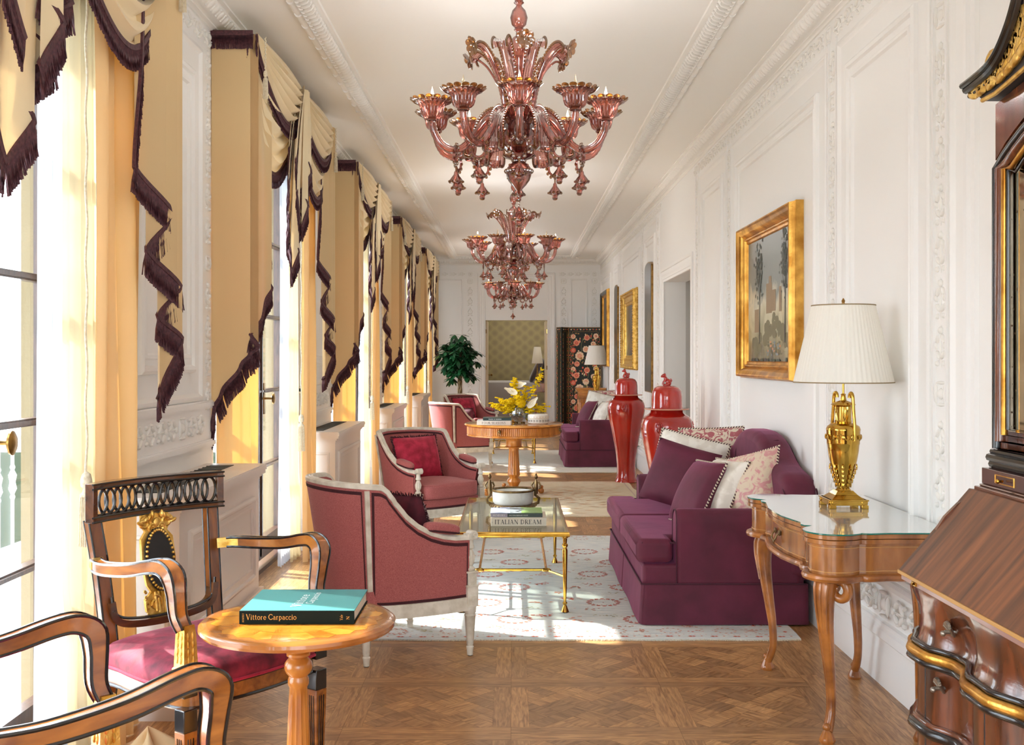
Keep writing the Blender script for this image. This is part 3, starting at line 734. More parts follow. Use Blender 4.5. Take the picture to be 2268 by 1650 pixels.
def cascade(mb, plan, zt, n=6, gather=None):
    # plan [(x,y,hem z)]: cloth folded in zigzag, straight lines down from zt; returns the hem
    P = []
    for i in range(len(plan) - 1):
        for j in range(n): t = j / n; t2 = t * t * (3 - 2 * t); P.append([lerp(plan[i][0], plan[i + 1][0], t2), lerp(plan[i][1], plan[i + 1][1], t), lerp(plan[i][2], plan[i + 1][2], t)])
    P.append(list(plan[-1])); L = len(P) - 1; m = 8
    def fn(u, v):
        p = P[min(L, int(round(u * L)))]; z = lerp(zt, p[2], v); x, y = p[0], p[1]
        if gather: k = 1 - .65 * (1 - v) ** 1.5; y = gather + (y - gather) * k
        return (x, y, z)
    mb.grid(fn, L, m); return [Vector(p) for p in P]
def swag(mb, y0, y1, X, zt, drop, bulge=.07, folds=5, sk=1.0):
    def fn(u, v):
        s = sin(pi * u ** sk); s7 = s ** .62; q = (2 * u - 1)
        z = zt - v * drop * s7 - .012 * v
        y = lerp(y0, y1, .5 + .5 * q * (1 - .06 * v * s))
        rip = sin(v * folds * 2 * pi + .8 * q) * .03 * s ** .5 * min(1, v * 4) * (1 - .3 * v)
        return (X + bulge * s * sin(pi * min(1, .15 + .75 * v)) + rip, y, z)
    mb.grid(fn, 28, 30); return [Vector(fn(i / 40, 1)) for i in range(41)]
def tassel(parent, p, L, s=1.0):
    x, y, z = p; m = MB()
    m.tube([(x + .003 * cos(i * .9), y + .003 * sin(i * .9), z - i * L / 60) for i in range(61)], .0042 * s ** .5, 6)
    o = m.obj('cord', M['cord'], parent); z -= L; m = MB()
    m.lathe([(.004 * s, .02 * s), (.014 * s, .012 * s), (.02 * s, -.01 * s), (.018 * s, -.03 * s), (.01 * s, -.038 * s), (.014 * s, -.05 * s), (.022 * s, -.058 * s), (.02 * s, -.066 * s)], 14, (x, y, z))
    for i in range(30):
        a = i * 2.39996; r = .02 * s * sqrt((i + .5) / 30)
        m.tube([(x + r * cos(a), y + r * sin(a), z - .06 * s), (x + r * 1.15 * cos(a), y + r * 1.15 * sin(a), z - .12 * s), (x + r * 1.3 * cos(a), y + r * 1.3 * sin(a), z - .235 * s)], .0019 * s, 4)
    m.obj('tassel', M['cord'], parent)
XP, XPW = -1.45, XL   # front and wall side of the pelmet board
def make_valance():
    t = thing('curtain_valance', 'x', 'valance')
    m = MB(); m.bb((XPW, 0.01, 3.29), (XP - .02, 2.49, 3.312)); m.obj('pelmet_board', M['swag'], t, ang=0)
    # near tail: flat return, then folds along the front
    plan = [(XPW + .004, 0, 1.09), (XPW + .02, 0, 1.22), (XPW + .06, 0, 1.30), (XP - .06, 0, 1.46), (XP - .01, 0, 1.52), (XP + .025, .045, 1.56), (XP - .01, .0, 1.63), (XP + .01, .17, 1.72), (XP + .0, .30, 1.83), (XP + .02, .40, 1.91), (XP - .02, .34, 1.98), (XP + .005, .43, 2.16), (XP - .02, .38, 2.26), (XP - .01, .46, 2.5)]
    m = MB(); hem = cascade(m, plan, 3.305); o = m.obj('tail', M['drape'], t, ang=50)
    f = MB(); fringe(f, hem, .105, seed=3); f.obj('fringe', M['fringe'], o, ang=0)
    f = MB(); f.bb((XPW + .002, -.012, 3.295), (XP + .005, .0, 3.318)); fringe(f, [(XPW + .004, -.008, 3.30), (XP + .006, -.008, 3.30)], .085, seed=5); f.obj('fringe', M['fringe'], o, ang=0)
    plan = [(XP + .0, 2.17, 3.22), (XP + .0, 2.15, 2.7), (XP - .02, 2.12, 2.24), (XP + .03, 2.46, 2.10), (XP - .01, 2.22, 1.93), (XP + .045, 2.50, 1.80), (XP + .0, 2.33, 1.67), (XP + .05, 2.5, 1.58), (XP - .0, 2.36, 1.36), (XP - .05, 2.5, 1.33)]
    m = MB(); hem = cascade(m, plan, 3.305); o = m.obj('tail', M['drape'], t, ang=50)
    f = MB(); fringe(f, hem, .105, seed=4); f.obj('fringe', M['fringe'], o, ang=0)
    # centre jabot
    X = -1.43; h1 = []; m = MB()
    for pl in ([(X, .97, 2.05), (X + .02, 1.11, 2.20), (X - .02, 1.03, 2.28), (X + .03, 1.22, 2.42), (X - .01, 1.09, 2.50), (X + .04, 1.33, 2.62), (X, 1.20, 2.72), (X + .04, 1.42, 2.82), (X + .01, 1.30, 2.92)],
               [(X, .97, 2.05), (X + .02, .84, 2.18), (X - .02, .93, 2.27), (X + .03, .74, 2.38), (X - .01, .90, 2.48), (X + .04, .68, 2.58), (X, .88, 2.70), (X + .03, .74, 2.80), (X, .98, 2.92)],
               [(X + .04, 1.10, 2.36), (X + .06, 1.22, 2.52), (X + .03, 1.12, 2.60), (X + .06, 1.34, 2.76), (X + .04, 1.22, 2.86), (X + .05, 1.40, 3.0)],
               [(X + .05, .98, 2.40), (X + .06, .84, 2.54), (X + .04, .96, 2.62), (X + .06, .80, 2.74), (X + .04, 1.0, 2.86)]):
        h1.append(cascade(m, pl, 3.29, gather=1.24))
    o = m.obj('jabot', M['swag'], t, ang=50); f = MB()
    for k, h in enumerate(h1): fringe(f, h, .10, seed=7 + k)
    f.obj('fringe', M['fringe'], o, ang=0)
    for k, (a, b, x, dr, fo, sk) in enumerate(((.0, 1.36, -1.475, .68, 7, .78), (1.2, 2.5, -1.475, .62, 7, 1.5), (.02, 1.30, -1.43, .34, 6, 1.25), (1.26, 2.5, -1.43, .34, 6, 1.25))):
        m = MB(); hem = swag(m, a, b, x, 3.315, dr, .06 if k > 1 else .04, fo, sk); o = m.obj('swag', M['swag'], t, ang=60)
        f = MB(); fringe(f, hem, .09, seed=11 + k); f.obj('fringe', M['fringe'], o, ang=0)
    for y, L in ((.06, .2), (1.28, .28), (2.47, .2)): tassel(t, (XP + .06, y, 3.30), L, .62)
    return t
def make_drape(y0, y1, n, X=-1.545, amp=.032, ret=False):
    t = thing('curtain', 'x', 'curtain')
    def fn(u, v):
        z = lerp(3.28, .004, v); fl = 1 + .12 * v
        y = lerp(y0, y1, u) + .02 * sin(u * 9 + v * 3) * v
        a = amp * (.7 + .3 * sin(u * 13)) * fl
        if ret and u < .3: q = u / .3; return (lerp(-1.665, X, q), lerp(y0 + .0, lerp(y0, y1, .3), q ** 1.6) + .012 * sin(q * 9 + v), z)
        return (X + a * sin(u * n * 2 * pi) + .012 * sin(v * 5 + u * 7) + .02 * v, y, z)
    m = MB(); m.grid(fn, n * 12, 16); m.obj('drape', M['drape_in'], t, ang=80)
    return t
def make_sheer():
    t = thing('sheer_curtain', 'x', 'sheer curtain')
    def fn(u, v):
        return (-1.655 + .018 * sin(u * 7 * 2 * pi + sin(v * 2)) + .01 * sin(v * 4), lerp(1.66, 2.12, u) + .015 * v * sin(u * 6), lerp(3.25, .01, v))
    m = MB(); m.grid(fn, 70, 14); m.obj('voile', M['sheer'], t, ang=80)
    def fn2(u, v):
        return (-1.625 + .014 * sin(u * 3 * 2 * pi) + .02 * v * u, lerp(1.82, 2.12, u) + .05 * v * v * (v > .8), lerp(3.25, .006, v))
    m = MB(); m.grid(fn2, 24, 20); m.obj('lining', M['sheer_e'], t, ang=80)
    return t
val0, dn0, df0, sh0 = make_valance(), make_drape(.05, .46, 3, ret=True), make_drape(1.88, 2.355, 3), make_sheer()
cd0 = thing('tassel_cord', 'x', 'curtain cord'); tassel(cd0, (-1.53, 1.80, 3.29), 2.22, 1.05)
WN = ['nearest window at the left edge', 'second window, behind the near pink armchair', 'third window along the row', 'fourth window along the row', 'last window beside the potted tree']
for i in range(5):
    y0 = UNITS[i + 1]
    spec = ((val0, 'swagged cream valance with dark bullion fringe over the ' + WN[i], 'valances over the tall windows'),
            (dn0, 'golden floor-length drape on the near side of the ' + WN[i], 'floor-length golden drapes'),
            (df0, 'golden floor-length drape on the far side of the ' + WN[i], 'floor-length golden drapes'),
            (sh0, 'white sheer curtain hanging at the ' + WN[i], 'white sheer curtains'),
            (cd0, 'cream tassel on a long twisted cord at the ' + WN[i], 'cream tassel cords'))
    for src, lb, gp in spec:
        if src is dn0 and i == 0: continue      # outside the frame
        if i == (1 if src is dn0 else 0):
            o = src; o.location.y = y0; o['label'] = lb; o['group'] = gp
        else: dup(src, (0, y0, 0), 0, lb, gp)
# cloth puddled on the boards below the nearest drape
m = MB()
def pud(u, v):
    a = u * 2 * pi; r = v * (.10 + .025 * sin(3 * a) + .02 * sin(5 * a + 1))
    return (-1.36 + r * cos(a) * 1.25, 4.02 + r * sin(a) * 1.2, .004 + .1 * (1 - v) ** .7 * (1 + .25 * sin(4 * a)))
m.grid(pud, 36, 8, cu=True); o = m.obj('puddled_hem', M['drape_in'], None, ang=70)
tag(o, 'crumpled cream curtain hem puddled on the parquet behind the openwork-back armchair', 'curtain hem')

# ------------------------------------------------------------------ chandeliers (metres; z measured from the ceiling height 3.42)
def glassleaf(pts, w, seed=0, edge=.006):
    # ribbed ribbon along pts, returns (ribbon MB, edge MB); side axis is tangential
    return pts
def make_chandelier():
    t = thing('chandelier', 'x', 'chandelier', (0, 0, CEIL))
    for k in range(5):      # point lights added at the cups to brighten the ceiling
        L = bpy.data.lights.new('ceiling_fill', 'POINT'); L.energy = 1.7; L.shadow_soft_size = .04; L.color = (.97, .98, 1)
        o = bpy.data.objects.new('ceiling_fill', L); COL.objects.link(o); o.parent = t; a = -pi / 2 + k * 2 * pi / 5; o.location = (.445 * cos(a), .445 * sin(a), 2.80 - CEIL)
    z = lambda v: v - CEIL
    m = MB()
    m.lathe([(.0, z(CEIL)), (.07, z(CEIL)), (.075, z(3.405)), (.03, z(3.385)), (.018, z(3.37)), (.018, z(3.345)), (.026, z(3.34)), (.03, z(3.31)), (.02, z(3.285)), (.026, z(3.275)), (.014, z(3.265)), (.016, z(3.255)), (.034, z(3.235)), (.044, z(3.20)), (.036, z(3.165)), (.02, z(3.15)), (.026, z(3.14)), (.014, z(3.13)), (.016, z(3.11)), (.03, z(3.10)), (.045, z(3.085)), (.058, z(3.06)), (.06, z(3.03)), (.03, z(2.99)), (.02, z(2.9)), (.02, z(2.6))], 32, fl=(12, .004, z(3.29), z(2.99)))
    m.obj('stem', M['murano'], t)
    m = MB(); m.lathe([(.03, z(2.72)), (.10, z(2.66)), (.115, z(2.62)), (.11, z(2.58)), (.075, z(2.54)), (.05, z(2.52)), (.085, z(2.51)), (.07, z(2.50)), (.03, z(2.485)), (.022, z(2.475))], 36, fl=(18, .006, z(2.66), z(2.5)))
    m.obj('bowl', M['muranod'], t)
    m = MB(); m.lathe([(.02, z(2.485)), (.040, z(2.47)), (.058, z(2.45)), (.064, z(2.43)), (.062, z(2.41)), (.053, z(2.385)), (.036, z(2.362)), (.020, z(2.345)), (.009, z(2.33)), (.012, z(2.325)), (.004, z(2.315))], 28, fl=(10, .004, z(2.47), z(2.35)))
    fin = m.obj('finial', M['murano'], t)
    m = MB()
    for i in range(22): a = i * 2 * pi / 22; m.ell((.065 * cos(a), .065 * sin(a), z(2.432)), (.010, .010, .011), 6, 4)
    for i in range(16): a = i * 2 * pi / 16; m.ell((.03 * cos(a), .03 * sin(a), z(2.485)), (.008, .008, .01), 6, 4)
    m.obj('bead_collar', M['amber'], fin)
    def drop(mb, am, x, y, zz, s=1.0, L=.05):
        for k in range(4): am.ell((x, y, zz - L * (k + .5) / 4), (.004 * s, .004 * s, .006), 5, 4)
        mb.lathe([(.003 * s, 0), (.007 * s, -.006 * s), (.008 * s, -.014 * s), (.017 * s, -.026 * s), (.026 * s, -.038 * s), (.024 * s, -.044 * s), (.013 * s, -.05 * s), (.010 * s, -.055 * s), (.011 * s, -.062 * s), (.002, -.068 * s)], 14, (x, y, zz - L))
        for k in range(9): a = k * .698; am.ell((x + .024 * s * cos(a), y + .024 * s * sin(a), zz - L - .041 * s), (.0065 * s, .0065 * s, .005 * s), 6, 4)
        am.ell((x, y, zz - L - .064 * s), (.010 * s, .010 * s, .006 * s), 6, 4)
    m = MB(); am = MB(); drop(m, am, 0, 0, z(2.315), 1.5, .06); o = m.obj('pendant', M['murano'], t); am.obj('bead', M['amber'], o)
    N = 10
    arm = [(.07, 0, z(2.64)), (.12, 0, z(2.69)), (.17, 0, z(2.675)), (.23, 0, z(2.60)), (.29, 0, z(2.535)), (.345, 0, z(2.52)), (.40, 0, z(2.545)), (.435, 0, z(2.60)), (.445, 0, z(2.655))]
    P = crom(arm, 6); tw = [.0175 + .0018 * (i % 2) for i in range(len(P))]
    m = MB(); m.tube(P, tw, 10); arm0 = m.obj('arm', M['murano'], t)
    cup = MB(); cx = .445
    pr = [(.004, 0), (.026, .002), (.03, .008), (.022, .014), (.040, .018), (.050, .028), (.056, .045), (.058, .062), (.064, .076), (.078, .086), (.092, .092), (.090, .095), (.074, .090), (.058, .076), (.050, .05), (.03, .024)]
    cup.lathe([(r, z(2.652) + q) for r, q in pr], 96, (cx, 0, 0), fl=(18, .006, z(2.67), z(2.742)))
    cupo = cup.obj('cup', M['murano'], arm0)
    am = MB()
    for i in range(16):
        a = i * 2 * pi / 16; Q = Matrix.Rotation(a, 3, 'Z') @ Matrix.Rotation(-.6, 3, 'Y')
        am.ell((cx + .098 * cos(a), .098 * sin(a), z(2.753)), (.016, .0195, .003), 10, 5, Q)
    am.obj('petal_rim', M['amber'], cupo)
    b = MB(); b.lathe([(.009, z(2.70)), (.012, z(2.73)), (.014, z(2.755)), (.011, z(2.775)), (.005, z(2.80)), (.001, z(2.822))], 12, (cx, 0, 0)); b.obj('bulb', M['bulb'], arm0)
    b = MB(); b.lathe([(.02, z(2.66)), (.018, z(2.745))], 12, (cx, 0, 0)); b.obj('candle_tube', mat('ivory_tube', (212, 186, 150), .4), arm0)
    # ring with beads + drop on the elbow of the arm
    rg = MB(); ag = MB(); cxr, czr, rr_ = .325, z(2.495), .040
    rg.tube([(cxr, rr_ * cos(k * pi / 10), czr + rr_ * sin(k * pi / 10)) for k in range(20)], .0065, 8, closed=True)
    for k in range(12): a = k * pi / 6; ag.ell((cxr, (rr_ + .012) * cos(a), czr + (rr_ + .012) * sin(a)), (.006, .0095, .0095), 7, 5)
    drop(rg, ag, cxr, 0, czr - rr_ - .006, 1.35, .03)
    pen0 = rg.obj('pendant', M['murano'], t); ag.obj('bead', M['amber'], pen0)
    # lower curled leaves and upper plumes: ribbed ribbons with crimped amber edges
    def ribbon(path, w, nm, mt, rib=6):
        C = crom(path, 6); n = len(C); mb = MB(); am = MB()
        ws = [w * interp([(0, .45), (.25, .8), (.7, 1.1), (1, 1.0)], i / (n - 1)) for i in range(n)]
        F = mb.frames(C, (0, 1, 0)); W = []
        for i, (p, a, b_) in enumerate(F):
            for j in range(13):
                q = (j / 12 - .5); W.append(tuple(p + Vector((0, 1, 0)) * q * ws[i] + a * (.012 * (1 - 4 * q * q) + .0016 * cos(j * pi))))
        for j in range(12):
            mb.mi = j % 2; mb.add([W[i * 13 + j + q] for i in range(n) for q in (0, 1)], [(2 * i, 2 * i + 2, 2 * i + 3, 2 * i + 1) for i in range(n - 1)])
        for i in range(0, n - 1):
            for s in (-1, 1):
                p = F[i][0] + Vector((0, 1, 0)) * s * ws[i] * .52
                am.ell(tuple(p), (.007, .006, .009), 5, 4)
        # curl at the end
        o = mb.obj(nm, [M['murano'], M['muranod']], t, ang=60); am.obj('crimped_edge', M['amber'], o); return o
    low = ribbon([(.05, 0, z(2.62)), (.08, 0, z(2.70)), (.13, 0, z(2.74)), (.19, 0, z(2.70)), (.225, 0, z(2.62)), (.225, 0, z(2.54)), (.24, 0, z(2.50)), (.27, 0, z(2.505)), (.265, 0, z(2.53))], .082, 'leaf', M['murano'])
    up = ribbon([(.055, 0, z(2.62)), (.07, 0, z(2.72)), (.09, 0, z(2.84)), (.135, 0, z(2.96)), (.185, 0, z(3.03)), (.225, 0, z(3.045)), (.25, 0, z(3.02)), (.24, 0, z(2.99))], .070, 'plume', M['muranod'])
    fl = MB(); fa = MB(); st = [(.05, 0, z(2.62)), (.08, 0, z(2.80)), (.16, 0, z(2.95)), (.22, 0, z(3.01)), (.25, 0, z(3.02))]
    fl.tube(crom(st, 5), .006, 7); Cn = Vector((.265, 0, z(3.02)))
    for k in range(7):
        a = k * 2 * pi / 7; Q = Matrix.Rotation(.35, 3, 'Y') @ Matrix.Rotation(a, 3, 'X') @ Matrix.Rotation(.35, 3, 'Y')
        fa.ell(tuple(Cn + Q @ Vector((.004, 0, .026))), (.004, .021, .027), 8, 5, Q)
    fa.ell(tuple(Cn), (.014, .014, .014), 8, 6); flo = fl.obj('flower_stem', M['murano'], t); fa.obj('flower', M['amber'], flo)
    for k in range(N):
        a = -pi / 2 + k * 2 * pi / N; Mx = Matrix.Rotation(a, 4, 'Z')
        if k == 0: arm0.matrix_local = Mx; pen0.matrix_local = Mx
        else: part_copy(arm0, t, Mx); part_copy(pen0, t, Mx)
    for q, cnt in ((low, 6), (up, 8)):
        for k in range(cnt):
            Mx = Matrix.Rotation(-pi / 2 + (k + .5) * 2 * pi / cnt, 4, 'Z')
            if k == 0: q.matrix_local = Mx
            else: part_copy(q, t, Mx)
    for k in range(6):
        Mx = Matrix.Rotation(-pi / 2 + k * pi / 3 + .1, 4, 'Z')
        if k == 0: flo.matrix_local = Mx
        else: part_copy(flo, t, Mx)
    return t
ch0 = make_chandelier(); ch0.location = (.03, 5.4, CEIL)
ch0['label'] = 'amethyst glass chandelier nearest the camera, hanging over the glass coffee table'; ch0['group'] = 'glass chandeliers down the gallery'
dup(ch0, (.008, 11.5, CEIL), .25, 'second of three amethyst glass chandeliers, hanging over the round library table')
dup(ch0, (.0, 18.3, CEIL), .1, 'farthest amethyst glass chandelier, in front of the bedroom door')
# ------------------------------------------------------------------ lettering from strokes
def arc(cx, cy, rx, ry, a0, a1, n=12): return [(cx + rx * cos(radians(a0 + (a1 - a0) * i / n)), cy + ry * sin(radians(a0 + (a1 - a0) * i / n))) for i in range(n + 1)]
TK, TN = .13, .05
GL = {
 'I': (.3, [([(.15, 0), (.15, 1)], TK)], [(.15, 0), (.15, 1)]),
 'T': (.72, [([(.36, 0), (.36, 1)], TK), ([(.04, .97), (.68, .97)], TN), ([(.05, .97), (.05, .82)], TN), ([(.67, .97), (.67, .82)], TN)], [(.36, 0)]),
 'A': (.76, [([(.12, 0), (.38, 1)], TN), ([(.36, 1), (.64, 0)], TK), ([(.2, .35), (.55, .35)], TN)], [(.12, 0), (.64, 0)]),
 'L': (.6, [([(.15, 0), (.15, 1)], TK), ([(.15, .03), (.56, .03)], TN), ([(.56, .03), (.56, .2)], TN)], [(.15, 0), (.15, 1)]),
 'N': (.82, [([(.14, 0), (.14, 1)], TN), ([(.14, 1), (.68, 0)], TK), ([(.68, 0), (.68, 1)], TN)], [(.14, 0), (.1, 1), (.68, 1)]),
 'D': (.78, [([(.15, 0), (.15, 1)], TK), ([(.15, .97)] + arc(.3, .5, .36, .47, 90, -90) + [(.15, .03)], .09)], [(.1, 0), (.1, 1)]),
 'R': (.74, [([(.15, 0), (.15, 1)], TK), ([(.15, .97)] + arc(.33, .74, .22, .23, 90, -90) + [(.15, .51)], .08), ([(.34, .5), (.64, 0)], TK)], [(.15, 0), (.1, 1), (.66, 0)]),
 'E': (.64, [([(.15, 0), (.15, 1)], TK), ([(.15, .03), (.56, .03)], TN), ([(.56, .03), (.56, .2)], TN), ([(.15, .97), (.54, .97)], TN), ([(.54, .97), (.54, .82)], TN), ([(.15, .52), (.44, .52)], TN)], [(.1, 0), (.1, 1)]),
 'M': (.98, [([(.14, 0), (.17, 1)], TN), ([(.17, 1), (.48, .05)], TK), ([(.48, .05), (.8, 1)], TN), ([(.8, 1), (.84, 0)], TK)], [(.14, 0), (.84, 0), (.12, 1), (.85, 1)]),
 'F': (.6, [([(.15, 0), (.15, 1)], TK), ([(.15, .97), (.54, .97)], TN), ([(.54, .97), (.54, .82)], TN), ([(.15, .52), (.44, .52)], TN)], [(.15, 0), (.1, 1)]),
 'O': (.84, [(arc(.42, .5, .34, .48, 0, 360, 24), .09)], []),
 'U': (.8, [([(.15, 1), (.15, .35)] + arc(.4, .35, .25, .33, 180, 360) + [(.65, 1)], .09)], [(.15, 1), (.65, 1)]),
 'S': (.6, [([(.5, .8)] + arc(.3, .75, .2, .23, 20, 230, 8) + arc(.3, .26, .22, .24, 50, -150, 8), .1)], []),
 'H': (.8, [([(.15, 0), (.15, 1)], TK), ([(.64, 0), (.64, 1)], TK), ([(.15, .52), (.64, .52)], TN)], [(.15, 0), (.15, 1), (.64, 0), (.64, 1)]),
 'B': (.68, [([(.15, 0), (.15, 1)], TK), ([(.15, .97)] + arc(.33, .75, .19, .22, 90, -90) + [(.15, .53)], .07), ([(.15, .53)] + arc(.34, .28, .23, .25, 90, -90) + [(.15, .03)], .08)], []),
 'Y': (.72, [([(.06, 1), (.36, .48), (.66, 1)], .08), ([(.36, .5), (.36, 0)], TK)], [(.36, 0), (.08, 1), (.64, 1)]),
 'V': (.74, [([(.1, 1), (.38, 0)], TK), ([(.38, 0), (.64, 1)], TN)], [(.1, 1), (.64, 1)]),
 'C': (.72, [(arc(.42, .5, .34, .48, 40, 320, 18), .1)], []),
 'i': (.28, [([(.14, 0), (.14, .62)], .1), ([(.14, .78), (.14, .88)], .11)], [(.14, 0)]),
 't': (.38, [([(.17, .85), (.17, .15)] + arc(.27, .14, .1, .12, 180, 300, 5), .09), ([(.04, .6), (.34, .6)], .05)], []),
 'o': (.56, [(arc(.28, .31, .21, .29, 0, 360, 18), .085)], []),
 'r': (.42, [([(.13, 0), (.13, .62)], .1), (arc(.26, .42, .13, .17, 150, 50, 6), .07)], [(.13, 0)]),
 'e': (.52, [(arc(.27, .31, .2, .29, 0, 320, 16), .08), ([(.07, .33), (.47, .33)], .05)], []),
 'a': (.52, [(arc(.22, .18, .15, .17, 0, 360, 12), .07), ([(.1, .52)] + arc(.24, .45, .14, .15, 120, 0, 6) + [(.38, .04), (.46, .02)], .08)], []),
 'p': (.56, [([(.13, -.26), (.13, .62)], .1), (arc(.27, .31, .2, .29, 130, -130, 14), .08)], [(.13, -.26)]),
 'c': (.48, [(arc(.27, .31, .2, .29, 45, 320, 14), .085)], []),
 'l': (.28, [([(.14, 0), (.14, 1)], .1)], [(.14, 0)]),
 'g': (.54, [(arc(.27, .36, .18, .24, 0, 360, 14), .08), ([(.45, .6), (.45, -.08)] + arc(.27, -.1, .18, .14, 0, -160, 8), .07)], []),
 'X': (.74, [([(.1, 1), (.62, 0)], TK), ([(.62, 1), (.1, 0)], TN)], [(.1, 0), (.62, 0), (.1, 1), (.62, 1)]),
 ' ': (.3, [], []),
}
def lettering(txt, h, o, U, V, mt, parent, name='lettering', width=None, track=.06):
    o, U, V = Vector(o), Vector(U), Vector(V); N = U.cross(V) * .0006; m = MB(); x = 0; T = []
    for ch in txt:
        g = GL[ch]; T.append((x, g)); x += g[0] + track
    kx = (width / (x * h)) if width else 1
    lay = [0]
    def seg(a, b, w):
        a, b = Vector(a), Vector(b); d = (b - a); 
        if d.length < 1e-6: return
        d.normalize(); q = Vector((-d.y, d.x)) * w / 2; a -= d * w * .15; b += d * w * .15
        lay[0] += 1; e = N * (1 + .002 * (lay[0] % 40))
        m.add([tuple(o + U * (p.x * h * kx) + V * (p.y * h) + e) for p in (a - q, b - q, b + q, a + q)], [(0, 1, 2, 3)])
    for x0, g in T:
        for pts, w in g[1]:
            for a, b in zip(pts, pts[1:]): seg((a[0] + x0, a[1]), (b[0] + x0, b[1]), w)
        for (sx_, sy_) in g[2]: seg((x0 + sx_ - .11, sy_ + (.02 if sy_ < .5 else -.02)), (x0 + sx_ + .11, sy_ + (.02 if sy_ < .5 else -.02)), .045)
    return m.obj(name, mt, parent, ang=0)
def book(name, label, size, loc, rz, cover, spine_txt=None, tcol=None, th=None, group=None, extra=None):
    # size (length along x = spine, depth y, thickness z); the spine looks along -y
    L, D, H = size; t = thing(name, label, 'book', loc, rz, group)
    m = MB(); c = .0025
    m.bb((-L / 2, -D / 2, 0), (L / 2, D / 2, c)); m.bb((-L / 2, -D / 2, H - c), (L / 2, D / 2, H)); m.bb((-L / 2, -D / 2, 0), (L / 2, -D / 2 + c * 1.6, H)); m.obj('cover', cover, t, bevel=.0012, seg=2)
    m = MB(); m.bb((-L / 2 + .004, -D / 2 + .003, c), (L / 2 - .004, D / 2 - .004, H - c)); m.obj('pages', M['page'], t, ang=0)
    if spine_txt: lettering(spine_txt[0], th, (spine_txt[1], -D / 2 - .0003, H / 2 - th / 2 if len(spine_txt) < 4 else spine_txt[3]), (1, 0, 0), (0, 0, 1), tcol, t, 'title', spine_txt[2])
    return t

